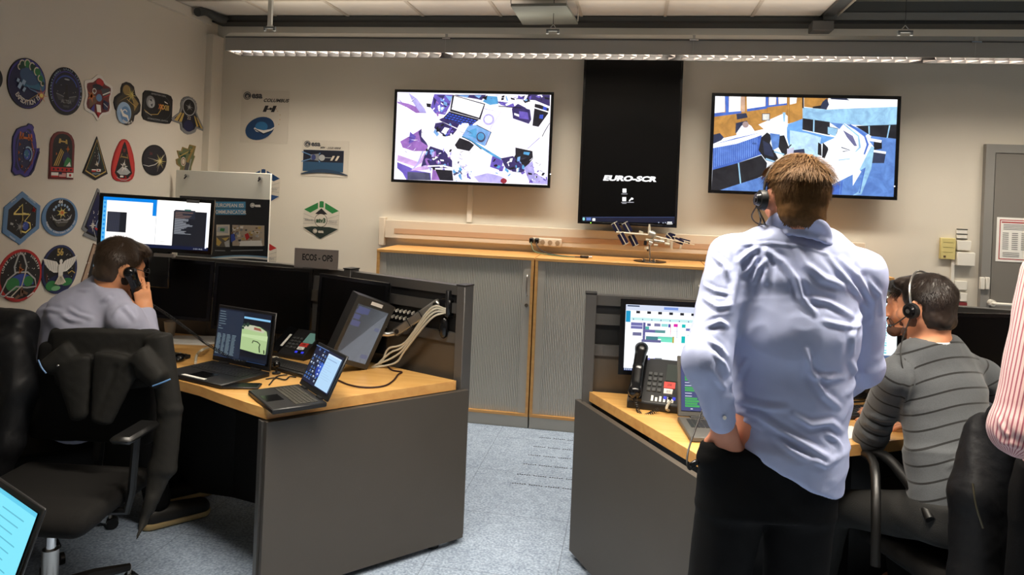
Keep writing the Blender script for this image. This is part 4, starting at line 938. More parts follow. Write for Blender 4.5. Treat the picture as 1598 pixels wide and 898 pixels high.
A.poly([(1050,210),(1100,170),(1200,220),(1210,300),(1190,335),(1060,290)],eDV); A.poly([(1070,245),(1160,275),(1150,295),(1070,262)],eW); A.poly([(1110,230),(1180,240),(1190,300),(1110,290)],eV)
A.poly([(1240,170),(1360,190),(1350,250),(1270,360),(1220,350)],eD); A.polys([[(1280,260),(1310,260),(1305,295),(1275,290)],[(1310,190),(1340,200),(1335,225),(1305,220)]],eB)
A.poly([(1180,90),(1364,98),(1364,190),(1250,160),(1080,130)],eDV); A.line([(1000,180),(1100,140),(1240,150),(1360,200)],18,eW); A.line([(980,150),(1130,170),(1360,240)],10,eW); A.ell(1190,185,34,30,eW); A.line([(940,190),(1130,205)],7,eD)
clutter(960,95,1350,150,16,[eD,eLB,eW,eV],8,30)
A.line([(1362,330),(1320,400),(1300,440)],6,eD); A.line([(820,210),(960,240),(880,360),(830,510)],4,eLV)
A.poly([(1080,530),(1220,560),(1225,620),(1150,720),(1130,690),(1050,640),(1080,590)],eD); A.poly([(1150,565),(1200,570),(1190,595),(1145,585)],eC); A.line([(1180,540),(1280,450)],4,eV)
A.poly([(960,620),(1060,600),(1160,700),(1150,740),(1060,730),(1000,700)],eDV); A.poly([(890,600),(980,640),(960,720),(870,690)],eV); clutter(900,620,1160,760,22,[eLB,eW,eD,eV,eC],8,26)
A.poly([(1150,700),(1220,640),(1240,740),(1360,800),(1355,835),(1200,825)],eLV); clutter(1180,720,1350,820,16,[eW,eV,eD,eP],6,20)
A.poly([(330,600),(380,520),(500,560),(560,640),(560,700),(420,700),(300,700)],eDV); clutter(340,550,560,720,40,[eD,eLB,eW,eV,eLV,eP],8,26)
A.line([(320,560),(280,660),(230,720)],12,eLV); A.poly([(215,720),(280,690),(360,680),(370,710),(300,720)],ePk); A.line([(360,685),(480,680),(640,720)],12,eW)
A.poly([(400,710),(440,730),(460,800),(390,800)],eP); A.poly([(420,710),(560,720),(570,805),(460,800)],eD); clutter(540,700,720,800,24,[eLB,eG,eW,eV,eC],8,26); clutter(600,560,720,700,12,[eLV,eW,eG],6,18)
A.poly([(740,770),(860,740),(1000,780),(1000,825),(780,815)],eLV); A.ell(985,805,26,22,E_(150,30,50)); A.line([(850,735),(960,760),(1050,810)],12,eW)
for (x0,y0,x1,y1,n_) in ((100,100,330,250,8),(120,380,350,560,12),(420,100,560,260,10),(860,90,1100,180,10),(560,560,720,800,14),(1030,600,1360,830,16),(620,360,720,460,8)):
    for i in range(n_):
        x=rs.uniform(x0,x1);y=rs.uniform(y0,y1);a=rs.uniform(-.9,.9);l=rs.uniform(14,60); A.line([(x,y),(x+l*.5*math.cos(a),y+l*.5*math.sin(a)+3),(x+l*math.cos(a),y+l*math.sin(a))],[1,rs.uniform(2,5),1],rs.choice([eDV,eV,eG,eLV,eW,eD]))
A.build('picture',T)
g=MB(); p=atY(859,272,YS-.001); g.ell(p,.005,emat((240,240,240),2),8,6); g.build('indicator_light',T)
c4=[Vector((-.443*YS/5.75,YS,2.80)),Vector((.318*YS/5.75,YS,2.80)),atY(1057,355,YS),atY(903,350,YS)]
T,R=screen_body('wall_screen','tall upright black wall screen lettered EURO-SCR','screen',c4,YS,.07,.018)
g=MB(); g.bb(R[0],R[1],YS+.006,YS+.011,R[2],R[3],SCROFF); g.build('display',T)
A=clipart((890,90,2.722),R,YS+.0058)
EW=emat((255,255,255),1.3)
A.text('EURO-SCR',252,524,21,EW,sx=1.62,shear=.32,bold=.05,rot=1.5)
A.rect(50,679,446,704,emat((14,24,60),.6)); A.rect(50,677,446,680,emat((60,80,130),.6))
A.ell(57,686,5,7,emat((150,220,220),1)); A.rect(68,680,88,692,emat((90,120,190),1)); A.rect(94,683,106,694,EW); A.rect(412,698,432,702,EW); A.rect(410,705,434,708,EW); A.polys([[(373,699),(378,699),(378,703),(373,703)],[(392,700),(396,700),(396,705),(392,705)],[(402,699),(406,699),(406,704),(402,704)]],emat((170,180,200),1))
for x,y in ((230,566),(229,602)): A.rect(x-8,y-9,x+8,y+8,EW); A.rect(x-13,y+12,x+13,y+15,emat((170,170,180),.8))
A.line([(250,610),(262,596),(262,604)],5,EW); A.ell(264,600,4,4,EW); A.rect(244,613,270,617,emat((170,170,180),.8)); A.rect(220,618,238,621,emat((170,170,180),.8))
A.build('picture',T)
g=MB(); p=atY(922,348,YS-.001); g.ell(p,.004,emat((150,230,60),2),8,6); g.build('indicator_light',T)
c4=[atY(*q,YS) for q in ((1111,146),(1409,149),(1398,312),(1105,302))]
T,R=screen_body('wall_screen','wide wall screen showing a bluish control room, above the standing man','screen',c4,YS,.06,.024)
g=MB(); g.bb(R[0],R[1],YS+.006,YS+.011,R[2],R[3],nmat((236,246,255),1.2,6,.2)); g.build('display',T)
A=clipart((1090,130,4.491),R,YS+.0058)
wd=E_(196,140,64); wd2=E_(170,116,50); ca=E_(96,140,210); cb=E_(60,100,170); cl=E_(160,210,240); dk=E_(14,16,28); bb2=E_(110,170,235); mb=E_(70,110,200); wht=E_(250,252,255,1.2); dkb=E_(40,50,80)
A.poly([(100,90),(730,90),(730,260),(100,400)],wd); 
for x in (300,325,480,620,635): A.rect(x,90,x+4,300,wd2)
A.polys([[(115,90),(185,90),(185,200),(110,210)],[(215,90),(298,90),(295,200),(212,205)],[(338,90),(470,90),(468,175),(340,190)],[(495,95),(545,95),(540,155),(495,160)],[(560,95),(620,95),(618,150),(565,155)],[(640,100),(690,100),(685,140),(640,150)]],wht)
A.polys([[(110,210),(300,195),(300,210),(112,235)],[(185,90),(212,90),(212,215),(190,215)],[(340,180),(480,160),(480,178),(342,198)],[(490,155),(620,140),(620,152),(490,168)],[(470,90),(492,90),(490,170),(472,170)],[(545,95),(558,95),(560,155),(548,158)]],mb)
A.rect(300,90,326,200,E_(220,180,150))
A.poly([(730,165),(1400,150),(1400,300),(1200,300),(900,275),(730,245)],cl); A.poly([(730,90),(1400,95),(1400,165),(1000,180),(900,185),(735,170)],wht); A.poly([(740,95),(910,95),(900,185),(740,165)],wd); A.polys([[(870,130),(900,105),(915,150),(895,185),(845,178)],[(925,98),(1040,100),(1060,120),(930,112)]],dkb); A.poly([(800,165),(860,155),(855,180),(800,175)],dk)
A.poly([(730,245),(920,272),(920,365),(728,325)],dk); A.polys([[(804,255),(814,257),(812,345),(802,342)]],cl); A.poly([(920,275),(1060,290),(1200,345),(1130,400),(1000,330)],ca)
A.poly([(1100,300),(1400,290),(1395,395),(1210,370)],dk); A.polys([[(1190,300),(1200,300),(1200,360),(1192,360)],[(1335,295),(1345,295),(1325,392),(1316,392)]],cl)
A.poly([(620,290),(730,250),(728,330),(900,370),(960,380),(830,440),(640,460),(620,380)],bb2); A.poly([(640,330),(760,350),(860,380),(840,520),(700,520),(640,460)],E_(190,225,250,1.1))
A.poly([(1210,370),(1395,390),(1385,800),(1090,790),(1160,560)],ca); A.poly([(1230,395),(1285,400),(1285,460),(1225,470)],dk); A.polys([[(1200,385),(1285,400),(1280,418),(1200,405)],[(1215,465),(1315,480),(1312,496),(1215,482)]],wht); A.poly([(1215,482),(1312,496),(1300,560),(1210,560)],dkb)
A.poly([(420,290),(600,210),(625,230),(625,300),(600,350),(480,340)],wht); A.rect(445,212,500,262,dkb); A.rect(449,216,496,258,E_(230,230,220)); A.poly([(590,205),(610,205),(605,270),(595,270)],cl)
A.polys([[(265,215),(335,210),(345,240),(270,255)],[(262,280),(340,262),(352,300),(350,340),(258,350)],[(103,360),(150,350),(178,380),(160,400),(102,425)]],dkb)
A.poly([(265,350),(300,300),(330,275),(370,300),(400,345),(290,390),(265,385)],wht); A.ell(330,290,22,22,E_(196,170,160))
A.poly([(102,430),(260,385),(440,345),(445,400),(440,500),(275,560),(98,608)],mb); A.poly([(102,430),(270,390),(440,345),(440,365),(270,425),(102,455)],wht)
for i in range(22): A.line([(115+i*14,450-i*3.4),(113+i*14,590-i*4.2)],2.5,E_(140,180,240))
A.text('esa',392,428,16,dk)
A.poly([(98,608),(275,560),(440,505),(480,560),(470,640),(300,715),(150,765),(72,770)],dk); A.line([(280,558),(296,715)],9,cl); A.poly([(150,765),(460,650),(560,600),(500,770)],ca)
A.poly([(440,380),(480,345),(515,370),(500,420),(560,530),(540,560),(470,540),(420,470)],dk); A.poly([(450,400),(500,430),(530,520),(460,500)],dkb); A.poly([(560,370),(600,365),(640,470),(600,520),(560,450)],dk); A.line([(470,530),(560,560),(600,540)],12,cl); A.line([(530,480),(600,500)],10,cl)
A.poly([(500,350),(570,360),(560,450),(520,470)],ca); A.line([(600,480),(640,440),(650,430)],8,dk); A.poly([(660,470),(740,460),(745,490),(670,505)],dkb); A.poly([(620,460),(670,450),(660,520),(620,500)],E_(200,200,220))
A.polys([[(838,415),(860,430),(862,510),(834,500)],[(870,415),(905,450),(915,495),(900,535),(865,520)]],dk)
A.poly([(905,305),(975,320),(960,372),(905,355)],cl); A.line([(903,304),(976,319),(961,373)],4,dkb)
A.poly([(870,560),(920,440),(980,330),(1020,280),(1100,330),(1190,400),(1230,450),(1200,540),(1100,620),(1080,720),(900,720)],wht)
A.line([(1015,285),(1120,370),(1130,450),(1100,480)],[8,12,14,6],cl); A.polys([[(1012,330),(1080,370),(1110,440),(1090,440),(1040,380)]],E_(120,120,160)); A.line([(1060,290),(1160,360),(1185,430),(1160,500)],[8,12,16,10],mb); A.line([(1000,450),(1060,470),(1010,480)],6,dkb); A.line([(980,540),(1060,530)],6,cl)
A.poly([(1210,440),(1230,450),(1210,600),(1140,780),(1080,790),(1130,600)],cl); A.poly([(880,740),(1000,680),(1080,640),(1170,590),(1120,760),(1080,790),(880,780)],ca); A.poly([(1080,640),(1120,600),(1140,620),(1080,720)],wht); A.polys([[(1000,690),(1010,685),(1000,780),(990,780)],[(1160,600),(1170,590),(1130,770),(1122,770)]],mb); A.poly([(900,740),(990,700),(985,780),(900,780)],mb)
A.rect(726,92,737,175,dk)
A.build('picture',T)
g=MB(); p=atY(1396,291,YS-.001); g.ell(p,.005,emat((240,240,240),2),8,6); g.build('indicator_light',T)
# =================================================================== FLIP CHART WITH POSTER
yf=5.18
T=thing('flip_chart','white flip chart board with dark poster standing in the far left corner','flip chart',(-3.05,yf,0))
BRD=mat('white_board_enamel',(232,230,218),.35)
TL=atY(269,265,yf); TR=atY(423,272,yf); BR_=atY(425,412,yf)
x0,x1,z1,z0=-3.50,TR.x,TL.z,.95
g=MB(); g.bb(x0,x1,yf,yf+.02,z0,z1,BRD,bev=.003); g.build('board',T)
for px in (292,407):
    p=atY(px,275 if px<300 else 279,yf-.01); g=MB(); g.cyl((p.x,yf,p.z),(p.x,yf-.03,p.z),.012,CHROME,n=12); g.tube([(p.x,yf-.03,p.z+.012),(p.x+.01,yf-.035,p.z),(p.x-.01,yf-.03,p.z-.02)],.005,BLACK); g.build('clip',T)
for sx in (x0+.15,x1-.15): 
    g=MB(); g.cyl((sx,yf+.03,z1-.1),(sx+(.0),yf+.03,.0),.013,LGREY); g.build('leg',T)
g=MB(); g.cyl(((x0+x1)/2,yf+.03,z1-.15),((x0+x1)/2,yf+.45,0),.013,LGREY); g.build('leg',T)
P0=atY(290,306,yf-.002); P1=atY(421,312,yf-.002)
pz1=(P0.z+P1.z)/2
PT=thing('poster','dark poster lettered EUROPEAN ISS COMMUNICATOR pinned on the flip chart','poster',((P0.x+P1.x)/2,yf,z0+.02))
g=MB(); g.bb(P0.x-.05,P1.x+.0,yf-.0035,yf-.0005,.97,pz1,flat((26,30,36),.35)); g.build('sheet',PT)
A=pxart(lambda u,v: atY(u,v,yf-.0035),(0,-1,0),(140,250,4.99))
hb=flat((70,140,180)); A.rect(982,324,1214,374,hb); A.rect(982,378,1214,427,hb); 
A.text('EUROPEAN ISS',1088,366,28,WH,sx=.88,bold=.02,rot=.8); A.text('COMMUNICATOR',1088,418,28,WH,sx=.82,bold=.02,rot=.8)
A.ell(1268,352,18,18,WH); A.ringe(1268,352,13,13,3,DGY,a0=30,a1=330); A.text('esa',1288,364,24,WH,align='l',bold=.05,rot=1)
A.rect(988,503,1092,676,CRM); A.poly([(1000,520),(1080,515),(1080,570),(990,560)],SIL); A.poly([(1020,530),(1055,532),(1050,556),(1015,552)],GRN); A.poly([(990,590),(1090,585),(1092,676),(988,676)],flat((90,84,76))); A.polys([[(990,600),(1030,640),(1010,670),(988,660)],[(1030,610),(1090,600),(1060,630)]],GOLD); A.poly([(1050,640),(1092,620),(1092,676),(1060,676)],SIL)
A.poly([(1113,505),(1363,510),(1362,668),(1114,668)],flat((176,160,140)))
rs=random.Random(11)
for i in range(60):
    x=rs.uniform(1118,1345);y=rs.uniform(512,650);s=rs.uniform(4,16); A.poly([(x-s,y-s*.6),(x+s,y-s*.8),(x+s*.7,y+s*.7),(x-s*.8,y+s*.5)],rs.choice([WH,CRM,BRN,GRY,DGY,OCH,SIL,GOLD,flat((200,180,160))]))
A.polys([[(1220,580),(1245,565),(1260,600),(1235,625)]],RED); A.poly([(1114,580),(1140,570),(1150,620),(1116,640)],BLUE); A.poly([(1190,630),(1350,625),(1360,668),(1180,668)],WH)
A.polys([[(990,699),(1070,701),(1070,708),(990,706)],[(1113,700),(1363,696),(1363,703),(1113,707)]],GRY)
pts=[(960+i*36.5,768-22*math.sin(math.pi*(i+1)/15)) for i in range(13)]
A.line(pts,[16]*13,flat((120,160,190))); A.line([(x,y+10) for x,y in pts],14,WH)
A.build('print',PT)

# =================================================================== SPACE STATION MODEL ON THE CABINET
ym=5.44; zt=1.2325
def mp(u,v,dy_=0): return atY(920+u/8.878,330+v/8.878,ym+dy_)
T=thing('space_station_model','white space station model with dark solar panels on a chrome stand, on the cabinet','model',(mp(835,700).x,ym,zt))
MWH=mat('model_white',(206,200,182),.45); MSOL=mat('solar_panel_navy',(30,30,62),.3); SIL_=mat('model_silver',(190,188,180),.3,metal=.6)
c=mp(835,700); g=MB(); g.lathe((c.x,ym,zt),[(.115,0),(.118,.003),(.115,.006),(.0,.0062)],BLACKG,n=40); g.build('base_plate',T)
for u in (748,888): g=MB(); p=mp(u,670); g.cyl((p.x,ym-.03,zt+.006),(p.x,ym-.03,zt+.022),.013,CHROME); g.build('base_knob',T)
top=mp(830,420); g=MB(); g.cyl((c.x,ym,zt+.006),(top.x,ym,top.z),.006,CHROME,r2=.005); g.build('stand_post',T)
g=MB(); A0=mp(370,290,-.05); A1=mp(1130,400,.06); g.cyl(A0,mp(830,330),.008,MWH,n=6); g.cyl(mp(830,330),A1,.008,MWH,n=6); g.cyl(A1,mp(1450,465,.12),.005,MWH,n=6); g.build('truss',T)
def panel(a,b,w_,n,dy_):
    a=Vector(mp(*a,dy_));b=Vector(mp(*b,dy_)); d=(b-a).normalized(); sd=Vector((1,0,-.35)).normalized(); sd=(sd-d*sd.dot(d)).normalized()
    g=MB(); 
    for s_ in (-1,1): g.prism([a+sd*s_*.004,b+sd*s_*.004,b+sd*s_*w_,a+sd*s_*w_],(0,.0025,0),MSOL)
    g.build('solar_panel',T)
    g=MB(); g.cyl(a-d*.006,b+d*.006,.0035,MWH,n=6); g.prism([b-sd*w_,b+sd*w_,b+sd*w_+d*.005,b-sd*w_+d*.005],(0,.003,0),MWH); g.build('panel_mast',T)
panel((410,285),(345,165),.024,4,-.05); panel((560,290),(490,165),.024,4,-.02); panel((425,310),(500,450),.024,4,-.05); panel((570,330),(640,470),.024,4,-.02)
panel((1130,370),(1075,320),.02,4,.06); panel((1170,385),(1300,440),.018,4,.08); panel((1240,390),(1390,430),.014,4,.10); panel((1100,330),(1180,355),.02,4,.07)
g=MB(); g.cyl(mp(830,180),mp(830,300),.005,MWH,n=8,r2=.012); g.cyl(mp(820,300),mp(900,330),.022,SIL_); g.prism([mp(870,265),mp(925,300),mp(915,375),mp(850,385),mp(840,300)],(0,.03,0),MWH); g.build('service_module',T)
g=MB(); g.cyl(mp(780,395),mp(880,405),.011,MWH,n=12); g.cyl(mp(890,405),mp(1030,430),.012,SIL_,n=12); g.cyl(mp(1040,450),mp(1110,462),.010,MWH,n=12); g.build('pressurised_module',T)
g=MB(); g.cyl(mp(775,410),mp(770,470),.012,BLACK,n=10); g.cyl(mp(785,490),mp(795,525),.014,MWH,n=10); g.cyl(mp(805,520),mp(808,552),.006,BLACK,n=8); g.cyl(mp(890,465),mp(945,472),.010,MWH,n=10); g.cyl(mp(820,430),mp(870,450),.016,SIL_,n=10); g.build('docked_module',T)
for (a,b,c_,d_) in (((690,262),(745,285),(740,330),(680,320)),((1125,420),(1160,415),(1148,520),(1115,520)),((1255,460),(1280,462),(1270,525),(1248,520)),((980,365),(1040,375),(1030,420),(985,410)),((1075,385),(1120,380),(1110,440),(1070,435))):
    g=MB(); g.prism([mp(*a),mp(*b),mp(*c_),mp(*d_)],(0,.003,0),MWH); g.build('radiator_panel',T)
# =================================================================== CONSOLE DESKS
PT_, WT_ = .742, .785
def frame(o, yaw, tilt=0, roll=0):
    return Matrix.Translation(Vector(o)) @ Matrix.Rotation(yaw,4,'Z') @ Matrix.Rotation(-tilt,4,'X') @ Matrix.Rotation(roll,4,'Y')
def slab(T,name,poly,z0,z1,mt,me=None,bevel=.004):
    g=MB(); g.prism([Vector((x,y,z0)) for x,y in poly],(0,0,z1-z0),mt,me); return g.build(name,T,bevel=bevel)
def railrun(T,name,pts,z0,z1,th,mt,off=0):
    """straight rail pieces along a polyline, one part each"""
    for a,b in zip(pts[:-1],pts[1:]):
        a=Vector((*a,0));b=Vector((*b,0));d=(b-a).normalized();n=Vector((-d.y,d.x,0)); a=a+n*off; b=b+n*off
        g=MB(); g.prism([a+Vector((0,0,z0)),b+Vector((0,0,z0)),b+n*th+Vector((0,0,z0)),a+n*th+Vector((0,0,z0))],(0,0,z1-z0),mt); g.build(name,T,bevel=.002)
def media_wall(T,pts,post_at):
    # pts run left->right seen from the seats; n points away from the seats
    railrun(T,'top_rail',pts,1.185,1.232,.05,ANTH)
    railrun(T,'rail_channel',pts,1.145,1.1845,.03,BLACK,.012)
    railrun(T,'middle_rail',pts,1.095,1.1445,.045,ANTH)
    railrun(T,'perforated_plate',pts,1.00,1.0945,.012,SLOTM,.02)
    railrun(T,'lower_rail',pts,.95,.9995,.045,ANTH)
    railrun(T,'back_plate',pts,.30,.9495,.02,PLATE,.012)
    for (x,y,yaw,h) in post_at:
        g=MB(frame((x,y,0),yaw)); g.box((0,0,h/2+.01),(.05,.07,h-.02),ANTH,bev=.003); g.build('post',T)
        g=MB(frame((x,y,0),yaw)); g.box((0,0,h+.002),(.054,.074,.006),BLACK); g.build('post_cap',T)
SLOTM=mat('black_slotted_metal',(20,20,20),.5); PLATE=mat('bronze_grey_plate',(92,84,74),.4,metal=.35)
T=thing('console_desk','left beech topped console desk with dark grey side panel and rail wall','desk',(-2.0,3.4,0))
DL=T
frontL=[(-1.425,2.768),(-1.56,2.83),(-1.712,2.905),(-1.86,2.985),(-2.02,3.045),(-2.25,3.10),(-2.55,3.13),(-3.05,3.13)]
backL=[(-3.05,3.98),(-2.47,3.95),(-2.02,3.90),(-1.52,3.74),(-.805,3.435)]
slab(T,'worktop',frontL+backL,PT_,WT_,WOODT,WOODE)
a=Vector((-1.431,2.760,0)); b=Vector((-.770,3.480,0)); d=(b-a).normalized(); n=Vector((d.y,-d.x,0))
g=MB(); g.prism([a,b,b+n*.028,a+n*.028],(0,0,PT_-.004-.03),DGREY); 
for i in range(len(g.v)): g.v[i]=g.v[i]+Vector((0,0,.03))
g.build('side_panel',T,bevel=.002)
a2=a+Vector((-.012,.002,0)); g=MB(); g.prism([a2,a2+Vector((-.03,.03,0)),b+Vector((-.05,.0,0)),b+Vector((-.012,-.0,0))],(0,0,PT_-.01),ANTH)
for i in range(len(g.v)): g.v[i]=g.v[i]*1+Vector((0,0,.04))*(1 if g.v[i].z<.01 else 0)
g.build('inner_frame',T)
for q in (.06,.86):
    p=a+d*q*(b-a).length; g=MB(); g.cyl((p.x-.02,p.y+.02,0),(p.x-.02,p.y+.02,.04),.03,BLACK); g.build('foot',T)
g=MB(); g.prism([Vector((-2.9,3.6,.05)),Vector((-2.0,3.55,.05)),Vector((-2.0,3.57,.05)),Vector((-2.9,3.62,.05))],(0,0,.65),BLACK); g.prism([Vector((-2.0,3.55,.05)),Vector((-1.0,3.3,.05)),Vector((-1.0,3.32,.05)),Vector((-2.0,3.57,.05))],(0,0,.65),BLACK); g.build('modesty_panel',T)
g=MB(); g.bb(-3.06,-3.03,3.2,3.97,.0,PT_,DGREY); g.build('side_panel',T)
ptsL=[(-3.05,4.02),(-2.47,3.99),(-2.0,3.94),(-1.50,3.785),(-.80,3.475)]
media_wall(T,ptsL,[(-.795,3.495,-.42,1.235),(-1.50,3.80,-.35,1.245)])
g=MB()
for (cx,cy) in ((500,485),(507,485),(513,485),(520,485)): pass
for r_,zz in enumerate((1.065,1.03)):
    for i in range(7):
        t=.42+.035*i; p=Vector((-1.50,3.785,0)).lerp(Vector((-.80,3.475,0)),t); g.box((p.x-.0,p.y-.002,zz),(.006,.04,.012),WHITE)
sc_=g.build('slot_screw',T); sc_['kind']='stuff'
# right desk
T=thing('console_desk','right beech topped console desk partly behind the standing man','desk',(1.2,3.3,0))
DR=T
frontR=[(.268,2.70),(.36,2.66),(.50,2.74),(.65,2.86),(.801,2.966),(.94,3.045),(1.10,3.14),(1.35,3.22),(1.65,3.24),(2.0,3.2),(2.5,3.05)]
backR=[(2.7,3.5),(2.2,3.72),(1.84,3.80),(1.54,3.83),(1.0,3.70),(.31,3.47),(-.178,3.45)]
slab(T,'worktop',frontR+backR,PT_,WT_,WOODT,WOODE)
a=Vector((-.215,3.478,0)); b=Vector((.29,2.60,0)); d=(b-a).normalized(); n=Vector((d.y,-d.x,0))
g=MB(); g.prism([a,b,b+n*.028,a+n*.028],(0,0,PT_-.004-.03),DGREY)
for i in range(len(g.v)): g.v[i]=g.v[i]+Vector((0,0,.03))
g.build('side_panel',T,bevel=.002)
for q in (.1,.86):
    p=a+d*q*(b-a).length; g=MB(); g.cyl((p.x+.03,p.y+.02,0),(p.x+.03,p.y+.02,.04),.03,BLACK); g.build('foot',T)
g=MB()
for A_,B_ in zip([(.1,3.25),(1.0,3.5)],[(1.0,3.5),(2.5,3.4)]):
    g.prism([Vector((*A_,.05)),Vector((*B_,.05)),Vector((B_[0],B_[1]+.02,.05)),Vector((A_[0],A_[1]+.02,.05))],(0,0,.65),BLACK)
g.build('modesty_panel',T)
g=MB(); g.bb(2.5,2.53,3.1,3.5,0,PT_,DGREY); g.build('side_panel',T)
ptsR=[(-.19,3.462),(.31,3.505),(1.0,3.74),(1.54,3.87),(1.84,3.84),(2.7,3.55)]
media_wall(T,ptsR,[(-.185,3.475,.08,1.238)])
# =================================================================== MONITORS
def lerp4(c,u,v): return (c[0]*(1-u)+c[1]*u)*v+(c[3]*(1-u)+c[2]*u)*(1-v)
def monitor(name,label,tl,tr,h,bez=.018,depth=.04,screen=SCROFF,stand=None,art=None,group=None,tiltb=0,botbez=None,chin=None):
    """tl,tr world top corners; plane vertical"""
    tl=Vector(tl);tr=Vector(tr); d=tr-tl; w_=d.length; yaw=math.atan2(d.y,d.x); roll=-math.asin(d.z/w_)
    T=thing(name,label,'monitor',((tl.x+tr.x)/2,(tl.y+tr.y)/2,tl.z-h))
    Mx=Matrix.Translation(tl)@Matrix.Rotation(yaw,4,'Z')@Matrix.Rotation(roll,4,'Y')@Matrix.Rotation(-tiltb,4,'X')
    bb_=botbez or bez
    g=MB(Mx); g.bb(.004,w_-.004,.012,depth,-h+.004,-.004,BLACK,bev=.008); g.box((w_/2,depth+.012,-h/2),(w_*.45,.03,h*.5),BLACK,bev=.01); g.build('housing',T)
    g=MB(Mx)
    for (x0,x1,z0,z1) in ((0,w_,-bez,0),(0,w_,-h,-h+bb_),(0,bez,-h+bb_,-bez),(w_-bez,w_,-h+bb_,-bez)): g.bb(x0,x1,0,.014,z0,z1,BLACKG)
    g.build('bezel',T)
    g=MB(Mx); g.bb(bez,w_-bez,.005,.011,-h+bb_,-bez,screen); g.build('display',T)
    if stand:
        g=MB(); c=Mx@Vector((w_/2,depth+.028,-h/2)); g.cyl(c,(c.x,c.y,stand),.018,ANTH); g.build('stand_post',T)
        g=MB(); g.box((c.x,c.y,stand+.006),(.22,.16,.012),BLACK,bev=.004); g.build('stand_base',T)
    if art:
        A=Art(lambda u,v: Mx@Vector((bez+u*(w_-2*bez),.005,-bez-v*(h-bez-bb_))),Mx.to_3x3()@Vector((0,-1,0)),base=.0004,step=.0001,flip=-1); art(A)
        A.build('picture',T)
    return T,Mx,w_
TU_D=3.80
def a_upper(A):
    W_=emat((255,252,248),1.15); BL=emat((0,130,225),1.0); DK=emat((30,32,40),.8); TX=emat((190,195,205),.7); G2=emat((70,72,88),.7)
    A.rect(0,0,1,.93,W_); A.rect(0,.93,1,1,emat((16,26,60),.8)); A.rect(0,0,.5,.07,BL); A.rect(.46,.07,.5,.34,BL); A.rect(0,.07,.035,.93,emat((90,180,235),1.0)); A.rect(.035,.12,.04,.93,W_)
    for i in range(9): A.rect(.008,.1+i*.09,.025,.14+i*.09,BL)
    A.rect(.035,.07,.46,.10,W_); A.rect(.045,.3,.225,.72,G2); 
    for i in range(14): A.rect(.05+i*.0085,.31,.055+i*.0085,.71,emat((50,52,66),.7))
    A.rect(.165,.3,.225,.72,DK); A.rect(.498,.0,.502,.93,emat((180,190,200),.9))
    A.rect(.66,.20,.97,.93,DK); A.rect(.67,.18,.86,.36,emat((40,44,56),.8)); A.rect(.76,.16,.82,.19,emat((60,110,100),.8))
    rs=random.Random(2)
    for i in range(26): y=.22+i*.018; A.rect(.675,y,.675+rs.uniform(.06,.17),y+.007,TX if i>7 else emat((150,120,110),.7))
    A.rect(.97,.2,.985,.95,emat((235,240,255),1)); A.rect(.55,.86,.6,.865,emat((120,150,130),.7)); A.text('10:46',.95,.985,.03,TX,align='r')
T,MU,_=monitor('monitor','lit wide monitor with white windows above the seated man on the phone',atD(156,301,TU_D),atD(335,312.5,TU_D+.03),.285,art=a_upper,screen=emat((250,250,250),1.0))
g=MB(); c=MU@Vector((.30,.06,-.27)); g.box((c.x,c.y,c.z-.11),(.12,.025,.2),BLACKG,bev=.005); g.cyl((c.x,c.y+.03,1.235),(c.x,c.y+.03,c.z+.1),.02,BLACK); g.build('mounting_post',T)
for (u0,u1) in ((.235,.355),(.43,.60)):
    g=MB(MU); g.bb(u0*.6+.02,u1*.6+.02,.03,.06,-.315,-.297,LGREY); g.build('name_strip',T)
g=MB(MU); g.bb(.44,.505,-.003,-.0005,-.022,-.006,flat((120,120,120))); g.build('sticker',T)
T,_,_=monitor('monitor','switched-off black monitor on the rail wall, left one behind the telephone cord',atD(212,399,4.02),atD(334.5,409,4.04),.33)
g=MB(); p=atD(245,404.5,3.995); g.box(p,(.065,.003,.02),flat((160,160,150)),R=Matrix.Rotation(-.1,3,'Z')); g.build('sticker',T)
monitor('monitor','switched-off black monitor directly behind the open laptop with the green picture',atD(337,410,4.03),atD(488,421,4.0),.36,tiltb=.03)
monitor('monitor','switched-off black monitor behind the desk telephone and touch panel',atD(499,427,3.87),atD(607,442.5,3.71),.36)
g=MB(); a=atD(494,437,4.03); b=atD(488,530,4.03); g.bb(a.x-.02,a.x+.02,a.y,a.y+.03,.80,a.z+.02,ANTH,bev=.003); g.bb(a.x-.018,a.x+.018,a.y-.02,a.y,1.06,1.12,DGREY); g.build('monitor_bracket',DL)
